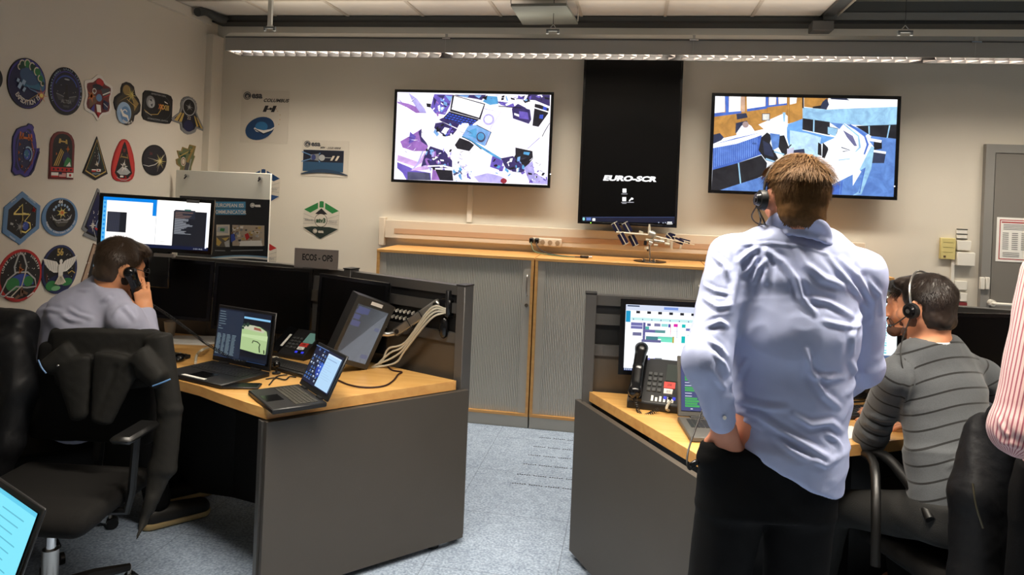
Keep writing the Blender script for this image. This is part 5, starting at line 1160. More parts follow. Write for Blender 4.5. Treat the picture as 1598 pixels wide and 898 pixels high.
def a_r1(A):
    W_=emat((250,252,255),1.15); A.rect(0,0,1,1,W_)
    def R_(x0,y0,x1,y1,c): A.rect((x0-262)/440,(y0-100)/312,(x1-262)/440,(y1-100)/312,emat(c,.95))
    R_(262,100,702,128,(214,222,244)); R_(270,104,330,110,(40,60,90)); R_(450,106,520,118,(120,150,220)); R_(264,130,287,184,(0,150,200))
    for i in range(8): R_(314+i*54,129,333+i*54,141,(10,14,30))
    R_(290,160,702,174,(200,240,240)); 
    for i in range(9): R_(300+i*45,166,304+i*45,172,(40,60,140))
    for (x0,y0,x1,y1,c) in ((290,184,348,214,(110,110,170)),(350,182,362,270,(90,90,150)),(370,186,388,198,(90,90,140)),(405,184,435,198,(120,120,160)),(440,184,472,198,(150,220,220)),(474,184,484,200,(60,70,160)),(500,182,520,196,(220,30,170)),(540,182,558,198,(0,190,190)),(300,230,344,246,(110,110,150)),(362,200,380,214,(80,180,170)),(362,214,420,228,(100,100,160)),(410,214,460,228,(90,150,150)),(345,262,440,274,(100,100,150)),(366,246,425,262,(70,130,140)),(425,244,500,256,(110,220,190)),(440,256,500,270,(120,230,200)),(496,242,504,272,(190,170,60)),(540,238,558,270,(0,190,190)),(560,200,700,212,(110,120,180)),(570,230,680,244,(90,200,190))): R_(x0,y0,x1,y1,c)
    R_(290,198,346,201,(220,220,250)); R_(484,184,486,240,(230,60,120)); R_(516,196,518,250,(160,170,200)); R_(350,216,540,217,(150,150,190)); R_(350,244,540,245,(150,150,190))
    for i in range(6): R_(352+i*14,348+(i%2)*18,362+i*14,358+(i%2)*18,(110,110,190))
    R_(414,346,448,360,(110,120,130)); R_(318,352,321,364,(30,30,30)); R_(262,400,702,412,(30,50,110)); 
    for i in range(4): R_(266+i*10,398,270+i*10,410,(230,240,250))
T,_,_=monitor('monitor','lit monitor with coloured timeline behind the right desk telephone',atD(969,466.5,3.34),atD(1126,474,3.31),.343,bez=.024,art=a_r1,botbez=.02)
def a_r2(A):
    A.rect(0,0,1,1,emat((236,246,252),1.15))
    rs=random.Random(4)
    for i in range(20): A.rect(.05,.03+i*.035,.9,.05+i*.035,emat(rs.choice([(120,215,225),(150,225,235),(220,240,245),(90,170,210)]),1.0))
    A.rect(.0,.74,.95,.9,emat((90,110,150),.9)); A.rect(0,.9,1,1,emat((230,245,255),1.2))
T,_,_=monitor('monitor','lit monitor with turquoise table rows between the standing man and the striped sweater',atD(1238,462,3.40),atD(1408,468,3.36),.36,art=a_r2)
monitor('monitor','switched-off black monitor at far right behind the man in the striped sweater',atD(1468,488,3.50),atD(1632,492,3.34),.40)
# =================================================================== LAPTOPS
def keys(g,x0,x1,y0,y1,z,rows,cols,mt,gap=.18,hh=.002):
    sx=(x1-x0)/cols; sy=(y1-y0)/rows
    for r in range(rows):
        for c in range(cols):
            if r==0 and 3<=c<=8:
                if c==3: g.bb(x0+3*sx+gap*sx/2,x0+9*sx-gap*sx/2,y0+gap*sy/2,y0+sy*(1-gap/2),z,z+hh,mt)
                continue
            g.bb(x0+c*sx+gap*sx/2,x0+(c+1)*sx-gap*sx/2,y0+r*sy+gap*sy/2,y0+(r+1)*sy-gap*sy/2,z,z+hh,mt)
def laptop(label,hl,hr,depth,ang,sh,art,color=BLACK,z=.7865,thick=.02,group=None,keyc=None,side='f'):
    hl=Vector((hl[0],hl[1],z));hr=Vector((hr[0],hr[1],z)); d=hr-hl; w_=d.length; yaw=math.atan2(d.y,d.x); c=(hl+hr)/2
    T=thing('laptop',label,'laptop',c,yaw)
    M0=Matrix.Translation(c)@Matrix.Rotation(yaw,4,'Z')
    g=MB(M0); g.bb(-w_/2,w_/2,-depth,.01,0,thick,color,bev=.004); g.build('base',T)
    KM=keyc or mat('laptop_keys',(36,36,38),.4); g=MB(M0); keys(g,-w_*.42,w_*.42,-depth*.52,-depth*.08,thick,6,15,KM); g.build('keyboard',T)
    g=MB(M0); g.bb(-w_*.14,w_*.14,-depth*.93,-depth*.60,thick,thick+.0008,BLACKG); g.build('touchpad',T)
    g=MB(M0); g.cyl((-w_*.35,.004,thick),(-w_*.2,.004,thick),.007,BLACK); g.cyl((w_*.2,.004,thick),(w_*.35,.004,thick),.007,BLACK); g.build('hinge',T)
    Ml=M0@Matrix.Translation((0,.004,thick))@Matrix.Rotation(-(math.radians(ang)-math.pi/2),4,'X')
    L=MB(Ml); L.bb(-w_/2,w_/2,0.002,.011,0.003,sh,color,bev=.003); lid=L.build('lid',T)
    b=.014; g=MB(Ml); g.bb(-w_/2+b,w_/2-b,-.0005,.0018,.026,sh-b,SCROFF); g.build('display',T)
    A=Art(lambda u,v: Ml@Vector((-w_/2+b+u*(w_-2*b),-.0006,sh-b-v*(sh-b-.026))),Ml.to_3x3()@Vector((0,-1,0)),base=0.0002,step=.00009,flip=-1); art(A); A.build('picture',T)
    return T,M0,Ml,w_
def a_lap1(A):
    A.rect(0,0,.97,.97,emat((16,24,40),1)); A.rect(0,.03,.47,.97,emat((34,44,62),.9)); A.rect(.48,.1,.96,.14,emat((130,190,230),1)); A.rect(.48,.14,.96,.9,emat((10,14,26),1))
    rs=random.Random(5); tx=emat((120,140,150),.7)
    for i in range(8): A.rect(.02,.06+i*.05,.02+rs.uniform(.04,.14),.072+i*.05,tx)
    for r in range(15):
        for (a,b) in ((.02,.1),(.12,.18),(.2,.28),(.3,.38)): A.rect(a,.52+r*.028,b-rs.uniform(0,.02),.535+r*.028,tx)
    A.poly([(.48,.30),(.6,.25),(.8,.26),(.93,.33),(.96,.45),(.955,.78),(.8,.79),(.49,.76)],emat((170,196,140),.95))
    A.poly([(.5,.28),(.7,.25),(.9,.32),(.88,.37),(.5,.34)],emat((196,196,170),.9)); A.poly([(.7,.28),(.82,.29),(.84,.34),(.7,.33)],emat((150,90,70),.9)); A.poly([(.49,.45),(.96,.42),(.955,.52),(.49,.5)],emat((190,214,160),.95))
    for (x,y,r) in ((.52,.27,.025),(.58,.25,.03),(.5,.33,.02)): A.ell(x,y,r,r*1.4,emat((40,60,50),.9))
    A.line([(.7,.6),(.71,.55),(.79,.56),(.84,.6),(.83,.66),(.85,.76)],.018,emat((20,26,20),.9)); A.line([(.92,.7),(.93,.77)],.02,emat((20,26,20),.9))
    A.rect(.0,.97,.97,.99,emat((30,50,80),.8))
def zp(px,py,z): p=atZ(px,py,z); return (p.x,p.y)
T,M0,_,_=laptop('open black laptop with a green camera picture on its screen',zp(329,565,.80),zp(419,584,.80),.27,96,.275,a_lap1,z=.7865)
g=MB(M0); g.bb(-.075,.075,-.262,-.245,.0205,.0222,PAPER); g.build('label_strip',T)
def a_lap2(A):
    A.rect(0,0,1,1,emat((10,20,54),.9)); rs=random.Random(6); ic=emat((200,215,235),1.0); ib=emat((60,110,190),1)
    A.ell(.42,.55,.12,.2,emat((20,60,170),.8)); A.ell(.45,.5,.07,.13,emat((40,100,220),.8))
    for c in range(5):
        for r in range(9):
            if rs.random()<.72: A.rect(.03+c*.1,.05+r*.1,.06+c*.1+rs.uniform(0,.02),.085+r*.1,ic if rs.random()<.6 else ib); A.rect(.02+c*.1,.095+r*.1,.08+c*.1,.105+r*.1,emat((150,170,200),.8))
    A.rect(0,.0,.5,.02,emat((100,130,180),.8))
    A.rect(.53,.06,1,.96,emat((170,205,235),1.05)); A.rect(.53,.06,1,.1,emat((200,220,240),1.05)); A.rect(.56,.18,.9,.2,emat((130,160,200),1)); 
    for i in range(8): A.rect(.56,.28+i*.06,.56+rs.uniform(.1,.36),.287+i*.06,emat((150,180,215),1))
T,M0,_,_=laptop('small open black laptop at the near corner of the left desk, screen leaning back',zp(464,602,.80),zp(507,631,.80),.215,115,.20,a_lap2,keyc=mat('worn_keys',(66,64,56),.5))
def a_lapr(A):
    A.rect(0,0,1,1,emat((66,72,120),.95)); A.rect(0,0,1,.05,emat((40,44,80),.9)); tx=emat((210,214,230),1); gr=emat((70,170,90),1)
    A.text('Options',.06,.09,.045,tx,align='l'); A.rect(.03,.13,.3,.14,tx)
    y=.2
    for blk in (4,0,2,0,4):
        A.rect(.05,y,.14,y+.014,tx); y+=.035
        for i in range(blk): A.rect(.05,y,.24 if i%2 else .21,y+.038,gr); A.rect(.06,y+.015,.2,y+.02,emat((40,110,60),1)); y+=.048
        y+=.02
    A.rect(.12,.95,.15,.97,tx); A.rect(.3,.95,.38,.97,tx); A.rect(.28,.1,.29,.14,tx)
GLAP=mat('grey_laptop_shell',(84,82,78),.5)
laptop('grey framed laptop with green list boxes beside the standing man',zp(1058,654,.80),(zp(1058,654,.80)[0]+.335,zp(1058,654,.80)[1]+.045),.24,104,.245,a_lapr,color=GLAP,z=.7865)
# laptop in the lower left corner on a side table
T=thing('side_table','small dark table at lower left, mostly outside the view, carrying a laptop','table',(-1.35,1.15,0))
g=MB(); g.bb(-1.75,-1.0,.85,1.38,.70,.725,DGREY,bev=.003); g.build('tabletop',T)
for x in (-1.70,-1.05):
    for y in (.9,1.33): 
        g=MB(); g.bb(x-.02,x+.02,y-.02,y+.02,0,.6995,ANTH); g.build('leg',T)
def a_lapc(A):
    A.rect(0,0,1,1,emat((120,215,235),1.1)); A.rect(0,0,1,.05,emat((90,190,220),1.1))
    for i in range(7): A.rect(.08,.15+i*.1,.35,.17+i*.1,emat((90,180,205),1)); A.rect(.45,.16+i*.1,.85-.05*(i%3),.175+i*.1,emat((90,180,205),1))
c0=atD(56,838,1.62); yaw=math.radians(-27)
R_=Vector((math.cos(yaw),math.sin(yaw),0)); hr=Vector((c0.x,c0.y,0))-Vector((-math.sin(yaw),math.cos(yaw),0))*.09
hr=Vector((c0.x,c0.y,0)); hr=hr+Vector((math.sin(yaw),-math.cos(yaw),0))*.06
hl=hr-R_*.33
laptop('laptop with plain cyan screen in the bottom left corner of the view',(hl.x,hl.y),(hr.x,hr.y),.22,108,.22,a_lapc,z=.7265)
# =================================================================== SMALL THINGS ON THE LEFT DESK
def zpt(px,py,z=WT_): return atZ(px,py,z)
def keyboard(label,p,yaw,w_=.44,d_=.15):
    T=thing('keyboard',label,'keyboard',(p.x,p.y,WT_+.0015),yaw); M0=frame((p.x,p.y,WT_+.0015),yaw)
    g=MB(M0); g.box((0,0,.010),(w_,d_,.018),BLACK,bev=.004); g.build('body',T)
    g=MB(M0); keys(g,-w_/2+.01,w_/2-.01,-d_/2+.012,d_/2-.015,.019,6,20,mat('keycaps',(46,46,46),.4),hh=.005); o=g.build('keycaps',T)
keyboard('black keyboard in front of the seated man on the phone, left of the green-picture laptop',Vector((-2.42,3.40,0)),math.radians(-12))
keyboard('black keyboard lying in front of the left desk telephone',zpt(452,577),math.radians(-24),.36,.14)
keyboard('black keyboard behind the standing man, at the striped sweater man\'s hand',zpt(1300,648),math.radians(20))
def mouse(p,yaw,label):
    T=thing('computer_mouse',label,'mouse',(p.x,p.y,WT_),yaw); s=SDF(.004); s.ell((p.x,p.y,WT_+.012),(.03,.055,.022),R=Matrix.Rotation(yaw,3,'Z')); s.box((p.x,p.y,WT_-.02),(.1,.1,.022),.001,op='s',k=.002)
    s.build('mouse_body',BLACKG,T)
    g=MB(frame((p.x,p.y,WT_),yaw)); g.cyl((-.004,.03,.027),(.004,.03,.027),.008,STEEL,n=12); g.build('scroll_wheel',T)
mouse(zpt(279,563),.4,'glossy black mouse at left edge of the green-picture laptop')
g=MB(frame((*zp(296,532,WT_),WT_),.15)); g.box((0,0,.002),(.30,.21,.003),PAPER); g.box((.02,.01,.0045),(.30,.21,.002),PAPER,R=Matrix.Rotation(.12,3,'Z')); tag(g.build('paper_sheets'),'white paper sheets under the telephone cord on the left desk','paper')
p=zpt(265,526); T=thing('plastic_cup','small translucent grey plastic cup near the seated man\'s elbow','cup',(p.x,p.y,WT_))
g=MB(); g.lathe((p.x,p.y,WT_+.001),[(.022,0),(.024,.004),(.034,.085),(.036,.088),(.033,.088),(.023,.006)],mat('cup_plastic',(176,170,158),.35),n=24); g.build('cup_body',T)
T=thing('smartphone','black smartphone lying at the desk edge before the green-picture laptop','phone',zpt(377,605)); p=zpt(377,605)
M0=frame((p.x,p.y,WT_+.0015),math.radians(15)); g=MB(M0); g.box((0,0,.005),(.16,.075,.009),BLACK,bev=.003); g.build('body',T); g=MB(M0); g.bb(-.072,.072,-.033,.033,.0096,.0104,BLACKG); g.build('glass',T)
p=zpt(431,584); T=thing('desk_microphone','small black ball on a foot beside the green-picture laptop','microphone',(p.x,p.y,WT_))
g=MB(); g.ell((p.x,p.y,WT_+.045),.017,BLACKG); g.build('ball',T); g=MB(); g.cyl((p.x,p.y,WT_+.001),(p.x,p.y,WT_+.008),.02,BLACK); g.cyl((p.x,p.y,WT_+.008),(p.x,p.y,WT_+.032),.005,BLACK); g.build('stand',T)
def desk_phone(label,M0,lcd,cat='telephone'):
    c=M0@Vector((0,0,0)); T=thing('desk_telephone',label,cat,c)
    # wedge body in its own frame: x right, y away, z up
    P=[(-.115,-.10,0),(-.115,.085,0),(-.115,.085,.10),(-.115,.06,.125),(-.115,-.10,.022)]
    g=MB(M0); g.prism([Vector(p) for p in P],(.23,0,0),BLACK); g.build('body',T,bevel=.006)
    ang=math.atan2(.103,.16); Ms=M0@Matrix.Translation((0,-.10,.022))@Matrix.Rotation(ang,4,'X')
    g=MB(Ms); g.bb(-.108,-.05,.0,.185,.0,.012,BLACKG); g.build('cradle',T)
    g=MB(Ms)
    for r in range(4):
        for c_ in range(3): g.bb(-.035+c_*.024,-.018+c_*.024,.045+r*.022,.058+r*.022,.0,.005,mat('phone_keys',(70,72,72),.4),bev=.001)
    g.build('keypad',T)
    g=MB(Ms); g.bb(.045,.105,.095,.165,.0,.004,lcd); g.build('lcd',T)
    g=MB(Ms)
    for r in range(3): g.bb(.045+r*.02,.058+r*.02,.02,.03,0,.004,emat((50,60,220),1.0) if r!=1 else BLACKG)
    g.build('line_keys',T)
    g=MB(Ms); g.bb(.04,.09,.065,.09,.0,.0035,flat((206,64,56))); g.build('red_sticker',T)
    g=MB(Ms); g.bb(.042,.082,.042,.062,.0,.0035,PAPER); g.build('white_sticker',T)
    A=Art(lambda u,v: Ms@Vector((u,v,.0036)),Ms.to_3x3()@Vector((0,0,1)),base=.0002,step=.0001)
    A.text('208',.065,.073,.011,flat((90,20,20)),sx=.9,bold=.02); A.text('211',.062,.048,.009,flat((60,60,60)),bold=.02); A.build('lettering',T)
    return T,Ms
p=zpt(468,556); M0=frame((p.x-.02,p.y+.02,WT_+.001),math.radians(-14))
M0=M0@Matrix.Scale(1.0,4)
DP,MsL=desk_phone('black desk telephone with pale green display and no handset on its cradle, left desk',M0,emat((110,150,135),.55))
g=MB(MsL); g.bb(-.06,-.045,.04,.13,.012,.0135,PAPER); g.build('name_strip',DP)
p=zpt(1040,640); M0=frame((p.x-.045,p.y+.075,WT_+.001),math.radians(-8))@Matrix.Diagonal((.95,1.15,1.5,1))
DP2,MsR=desk_phone('black desk telephone with handset on it on the right desk',M0,emat((78,90,76),.35))
A=Art(lambda u,v: MsR@Vector((u,v,.001)),MsR.to_3x3()@Vector((0,0,1)),base=.0004,step=.0001); A.rect(.0,.012,.1,.024,flat((30,30,30)))
for i in range(6): A.rect(-.01+i*.018,.008,.0+i*.018,.03-.006*(i%2),PAPER)
A.build('name_labels',DP2)
# handset
def handset(s,a,b,up,r=.021):
    """a: ear end, b: mouth end, up: direction of the cups"""
    a=Vector(a);b=Vector(b);up=Vector(up).normalized(); m=(a+b)/2-up*.012; x=(b-a).cross(up).normalized()
    P=[a,a.lerp(m,.5)-up*.005,m,b.lerp(m,.5)-up*.005,b]; W=[r*1.15,r*1.1,r*1.0,r*1.1,r*1.15]; D_=[r*.75,r*.72,r*.68,r*.72,r*.75]
    s.seg(P[0],P[2],W[0],D_[0],W[2],D_[2],x,k=.006,cap=r*.8); s.seg(P[2],P[4],W[2],D_[2],W[4],D_[4],x,k=.006,cap=r*.8)
    s.cone(a,a+up*.016,r*.95,r*.95,k=.02); s.cone(b,b+up*.016,r*.95,r*.95,k=.02); return s
s=SDF(.004); HS=MsR
handset(s,MsR@Vector((-.079,.185,.040)),MsR@Vector((-.079,.005,.034)),MsR.to_3x3()@Vector((0,0,-1)),r=.024)
o=s.build('handset',BLACKG); tag(o,'glossy black telephone handset resting upright on the right desk telephone','telephone handset'); o.name='telephone_handset'
def coil(a,b,sag,turns,r,rt,mt,name,parent,mid=None):
    a=Vector(a);b=Vector(b); P=[]; n=turns*9
    path=[a]+([Vector(q) for q in mid] if mid else [(a+b)/2-Vector((0,0,sag))])+[b]; S=spline(path,40); 
    L=len(S)
    for i in range(n+1):
        t=i/n*(L-1); k=min(int(t),L-2); p=S[k].lerp(S[k+1],t-k); d=(S[k+1]-S[k]).normalized(); u=d.cross(Vector((0,0,1))); u=u.normalized() if u.length>.01 else Vector((1,0,0)); w_=d.cross(u)
        P.append(p+u*(r*math.cos(2*math.pi*i/9))+w_*(r*math.sin(2*math.pi*i/9)))
    g=MB(); g.tube(P,rt,mt,n=5); return g.build(name,parent)
coil(MsR@Vector((-.079,-.01,.02)),MsR@Vector((.03,-.03,.008)),.0,22,.007,.0022,CABLEB,'cord',DP2,mid=[MsR@Vector((-.04,-.055,.002))])
# touch panel on a jointed arm
Q=[atD(560,460,3.52),atD(617,480,3.68),atD(572,587,3.66),atD(513,562,3.50)]
nrm=(Q[1]-Q[0]).cross(Q[3]-Q[0]).normalized()
if nrm.dot(CAMP-Q[0])>0: nrm=-nrm       # away from the viewer
Q[2]=Q[1]+(Q[3]-Q[0])
T=thing('touch_panel','thick grey framed touch panel tilted on a swing arm on the left desk','touch panel',tuple(lerp4(Q,.5,0)))
g=MB(); g.prism([q+nrm*.004 for q in Q],nrm*.055,BLACK); g.build('housing',T,bevel=.005)
g=MB()
def qf(u,v,dn=0): return Q[0]+(Q[1]-Q[0])*u+(Q[3]-Q[0])*v+nrm*dn
FRM=mat('panel_frame',(52,52,50),.5)
for (u0,u1,v0,v1) in ((0,1,0,.12),(0,1,.93,1),(0,.09,.12,.93),(.91,1,.12,.93)): g.prism([qf(u0,v0),qf(u1,v0),qf(u1,v1),qf(u0,v1)],nrm*.008,FRM)
g.build('front_frame',T)
g=MB(); g.prism([qf(.09,.12,.004),qf(.91,.12,.004),qf(.91,.93,.004),qf(.09,.93,.004)],nrm*.003,emat((150,156,166),.7)); g.build('display',T)
A=Art(lambda u,v: qf(u,v,.0038),-nrm,base=0.0002,step=.0001); bl=emat((92,98,140),.62); bl2=emat((112,118,148),.62)
for (x,y,w_,h_) in ((.14,.15,.3,.09),(.12,.27,.16,.07),(.12,.36,.22,.08),(.75,.38,.12,.05),(.7,.8,.18,.06),(.12,.2,.2,.05)): A.rect(x,y,x+w_,y+h_,bl if x<.5 else bl2)
A.build('icons',T)
g=MB(); g.prism([qf(.38,.03,-.001),qf(.68,.03,-.001),qf(.68,.08,-.001),qf(.38,.08,-.001)],nrm*.0012,PAPER); g.build('sticker',T)
# arm
a=atD(617,520,3.70); b=atD(686,472,3.62); c=atD(700,500,3.66)
T=thing('swing_arm','brushed metal swing arm carrying the touch panel','monitor arm',tuple(c))
d=(b-a); L=d.length; Mx=Matrix.Translation(a)@d.to_track_quat('X','Z').to_matrix().to_4x4()
g=MB(Mx); g.bb(0,L,-.016,.016,-.022,.022,STEEL,bev=.006); g.build('upper_arm',T)
g=MB(Mx); 
for x in (.02,L-.02): g.cyl((x,-.02,0),(x,.02,0),.012,BLACK)
g.build('pivot',T)
g=MB(); m_=(Q[1]+Q[2])/2; g.tube([a+Vector((.0,0,.0)),a+Vector((-.04,.0,-.01)),lerp4(Q,.7,.5)+nrm*.06],.014,STEEL,n=10); g.build('panel_joint',T)
g=MB(); g.box(tuple((b+Vector((.035,-.0,-.02)))),(.07,.05,.09),BLACKG,bev=.01,R=Matrix.Rotation(-.4,3,'Z')); g.box(tuple(b+Vector((.06,.01,-.0))),(.02,.09,.13),BLACK,bev=.004,R=Matrix.Rotation(-.4,3,'Z')); g.ell(b+Vector((.03,-.01,-.12)),(.026,.022,.055),BLACKG); g.build('wall_bracket',T)
for q,(off,mtc) in enumerate(((0,CABLEW),(.012,CABLEW),(.025,CABLEW),(-.01,CABLEW))):
    g=MB(); st=b+Vector((.04,-.03,-.03-off*.5)); g.tube([st,st+Vector((-.07,-.02,-.01-off)),a+Vector((.06,-.02,-.05-off*1.2)),a+Vector((-.02+off,-.01,-.10-off*2)),a+Vector((-.09-off*2,.0,-.17-off)),a+Vector((-.13+off*3,.01,-.235))],.005,mtc,n=8,smooth=6)
    tag(g.build('loose_cable'),['pale grey cable looping under the swing arm, topmost','pale grey cable under the swing arm, second from top','pale grey cable hanging lowest under the swing arm','pale grey cable running tight along the swing arm'][q],'cable')
g=MB(); 
for x in (.35,.62): g.tube([Mx@Vector((L*x,-.022,-.026)),Mx@Vector((L*x,-.022,.026)),Mx@Vector((L*x,.022,.026)),Mx@Vector((L*x,.022,-.026)),Mx@Vector((L*x,-.022,-.026))],.0025,BLACK,n=5)
g.build('cable_tie',T)
# black cable over the desk
z=WT_+.005
g=MB(); g.tube([atZ(528,594,z),atZ(545,601,z),atZ(570,605,z),atZ(598,603,z),atZ(613,595,z),atZ(621,585,z),atZ(627,581,z),atZ(612,578,z),atZ(604,571,z)],.004,mat('dark_red_cable',(44,18,20),.5),smooth=6); tag(g.build('power_cable'),'dark thin cable curling over the desk in front of the touch panel','cable')
g=MB(); g.tube([atZ(415,592,z),atZ(430,590,z),atZ(445,593,z),atZ(452,588,z),atZ(462,589,z)],.003,CABLEB,smooth=6); g.tube([atZ(420,601,z),atZ(432,588,z),atZ(448,585,z)],.003,CABLEB,smooth=5); tag(g.build('headset_cable'),'thin black cable loops between the two laptops','cable')
g=MB(); g.tube([atZ(305,567,z),atZ(307,555,z+.0),atZ(315,547,z+.03),atZ(326,543,z+.01)],.007,CABLEW,n=10,smooth=6); tag(g.build('network_cable'),'cream cable arching behind the left side of the green-picture laptop','cable')
g=MB(); g.tube([atZ(420,560,z),atZ(429,558,z),atZ(436,560,z)],.006,CABLEW,n=8,smooth=5); tag(g.build('network_cable'),'short cream cable piece beside the left desk telephone','cable')
# sign
a=atD(460,387,4.05); b=atD(528,392,4.0)
T=thing('desk_sign','grey sign plate lettered ECOS - OPS standing on the rail wall','sign',((a.x+b.x)/2,(a.y+b.y)/2,1.232))
yw=math.atan2(b.y-a.y,b.x-a.x); M0=frame((a.x,a.y,1.2335),yw); w_=(b-a).length; h_=a.z-1.2335
g=MB(M0); g.bb(0,w_,0,.006,0,h_,mat('sign_grey',(150,142,138),.5)); g.build('plate',T)
A=Art(lambda u,v: M0@Vector((u,0,v)),M0.to_3x3()@Vector((0,-1,0))); A.text('ECOS - OPS',w_*.53,h_*.42,.034,INKB,sx=.74,bold=.03); A.build('lettering',T)
g=MB(M0); g.bb(w_*.2,w_*.8,-.0,.05,-.0012,.004,ANTH); g.build('foot',T)
# right desk small things
g=MB(); g.tube([atZ(1003,602,.86),atZ(993,610,.84),atZ(992,622,.80),atZ(1000,630,z)],.006,CABLEW,n=8,smooth=6); tag(g.build('network_cable'),'pale cable loop behind the handset on the right desk','cable')
g=MB(); g.tube([atZ(1046,642,z),atZ(1040,638,.81),atZ(1046,628,.83),atZ(1056,630,.82)],.006,CABLEW,n=8,smooth=6); tag(g.build('network_cable'),'pale cable loop at the left hinge of the grey framed laptop','cable')
g=MB()
rs=random.Random(9)
for i in range(5): g.tube([atZ(1312+rs.uniform(-4,4),622+i*3,z+.01),atZ(1330,612+i*4,z+.02+.008*i),atZ(1350+rs.uniform(-5,5),606+i*5,z+.01),atZ(1362,600+i*4,z)],.004,CABLEB,smooth=5)
tag(g.build('cable_bundle'),'tangle of thin black cables behind the keyboard of the right desk','cables')
g=MB(frame((*zp(1322,676,WT_),WT_),.5)); g.box((0,0,.0015),(.17,.13,.002),PAPER); tag(g.build('paper_sheet'),'white sheet painting a bright highlight on the desk between the two men in front','paper')  # white sheet added as a painted highlight on the worktop
g=MB(frame((*zp(1372,613,WT_),WT_),.3)); g.box((0,0,.03),(.16,.03,.05),BLACK,bev=.008); T=g.build('black_box'); T.name='screen_speaker'; tag(T,'small black speaker bar under the turquoise monitor on the right desk','speaker')
# =================================================================== OFFICE CHAIRS
CHF=mat('black_chair_fabric',(22,21,20),.9,bump=.25,bscale=500,spec=.2); CHP=mat('black_chair_plastic',(14,14,14),.4)
def office_chair(label,x,y,yaw,seat_z=.47,back_top=1.05,arms=True,loop_arm=False,lean=.12,group=None,back=True,sw=.25,bw=.225):
    """sitter faces local +Y"""
    T=thing('office_chair',label,'chair',(x,y,0),yaw); M0=frame((x,y,0),yaw); R3=M0.to_3x3()
    s=SDF(.009); s.box(M0@Vector((0,0,seat_z-.035)),(sw,.24,.04),.035,R=R3); s.box(M0@Vector((0,.18,seat_z-.045)),(sw-.015,.08,.035),.035,R=R3,k=.03)
    s.build('seat',CHF,T)
    g=MB(M0); g.bb(-.21,.21,-.2,.2,seat_z-.092,seat_z-.077,CHP,bev=.004); g.bb(-.09,.09,-.14,.12,seat_z-.14,seat_z-.092,CHP,bev=.01); g.build('seat_mechanism',T)
    g=MB(M0); g.cyl((.06,.02,seat_z-.11),(.27,.06,seat_z-.12),.008,CHP); g.box((.28,.062,seat_z-.122),(.06,.03,.014),STEEL,bev=.004); g.build('lever',T)
    g=MB(M0); g.cyl((0,0,seat_z-.14),(0,0,.20),.018,CHROME); g.cyl((0,0,.26),(0,0,.07),.03,STEEL); g.build('gas_lift',T)
    for i in range(5):
        a=2*math.pi*i/5+.3; c,sn=math.cos(a),math.sin(a)
        g=MB(M0); g.tube([(0.02*c,.02*sn,.105),(.16*c,.16*sn,.10),(.30*c,.30*sn,.078)],[.03,.024,.016],CHP,n=8); L=g.build('leg',T)
        g=MB(M0); 
        for k in (-.014,.014): g.cyl((.31*c-sn*(k-.009),.31*sn+c*(k-.009),.0265),(.31*c-sn*(k+.009),.31*sn+c*(k+.009),.0265),.026,CHP,n=14)
        g.cyl((.30*c,.30*sn,.05),(.30*c,.30*sn,.085),.008,STEEL); 
        g.build('caster',L)
    if back:
        Rb=(M0@Matrix.Rotation(lean,4,'X')).to_3x3(); zc=(seat_z+.10+back_top)/2; h=(back_top-seat_z-.08)/2
        s=SDF(.009); s.box(M0@Vector((0,-.245-lean*(h)*.6,zc)),(bw,.028,h),.028,R=Rb); s.build('backrest',CHF,T)
        g=MB(M0); g.tube([(0,-.1,seat_z-.11),(0,-.26,seat_z-.10),(0,-.29,seat_z+.02),(0,-.30-lean*h*.8,zc)],.022,CHP,n=8,smooth=4); g.build('back_support',T)
    if arms:
        for sx in (-1,1):
            if loop_arm:
                I=M0.inverted(); pl=[I@atD(*q) for q in ((1366,884,2.56),(1367,800,2.60),(1364,725,2.72),(1346,706,2.86),(1380,712,2.76),(1412,745,2.66),(1436,780,2.57),(1452,812,2.50))]
                pl=[Vector((-p.x+.06,p.y,p.z)) for p in pl] if sx>0 else pl
                g=MB(M0); g.tube(pl[:4],.017,CHP,n=10,smooth=3); g.build('arm_post',T)
                g=MB(M0); g.tube(pl[3:],[.014,.020,.022,.020,.016],CHP,n=10,smooth=5); g.build('armrest',T)
            elif False:
                g=MB(M0); g.tube([(sx*.28,.16,.0+seat_z-.05),(sx*.29,.17,seat_z+.14),(sx*.29,.15,seat_z+.225),(sx*.29,.05,seat_z+.235),(sx*.285,-.10,seat_z+.18),(sx*.27,-.24,seat_z+.06)],[.012,.013,.018,.024,.02,.014],CHP,n=10,smooth=5); g.build('armrest',T)
            else:
                g=MB(M0); g.tube([(sx*.2,.0,seat_z-.085),(sx*(sw+.02),.0,seat_z-.08),(sx*(sw+.035),.0,seat_z+.0),(sx*(sw+.045),.0,seat_z+.215)],.016,CHP,n=8); a=g.build('armrest',T)
                g=MB(M0); g.box((sx*(sw+.05),.02,seat_z+.23),(.085,.22,.028),CHP,bev=.012); g.build('arm_pad',T)
    return T,M0
_a=atD(1345,706,2.85); _b=atD(1452,812,2.5); _d=(_a-_b); _d.z=0; _d.normalize(); CDW=math.atan2(_d.y,_d.x)-math.pi/2; _c=(_a+_b)/2+Vector((_d.y,-_d.x,0))*.27-_d*.02; CDX,CDY=_c.x,_c.y
T,MA=office_chair('black office chair nearest the camera at left with a jacket hung over its back',-2.15,2.50,math.radians(180+8),back_top=.98,sw=.27,seat_z=.50,bw=.262)
T,MBc=office_chair('black office chair cut off by the left edge of the view',-2.75,2.42,math.radians(180-4),back_top=1.06)
T,MC=office_chair('black office chair under the seated man on the phone',-2.66,3.0,math.radians(-50),back_top=.95,arms=False,back=False)
T,MD=office_chair('black office chair with curved armrest under the man in the striped sweater',CDX,CDY,CDW,back_top=1.0,loop_arm='D')
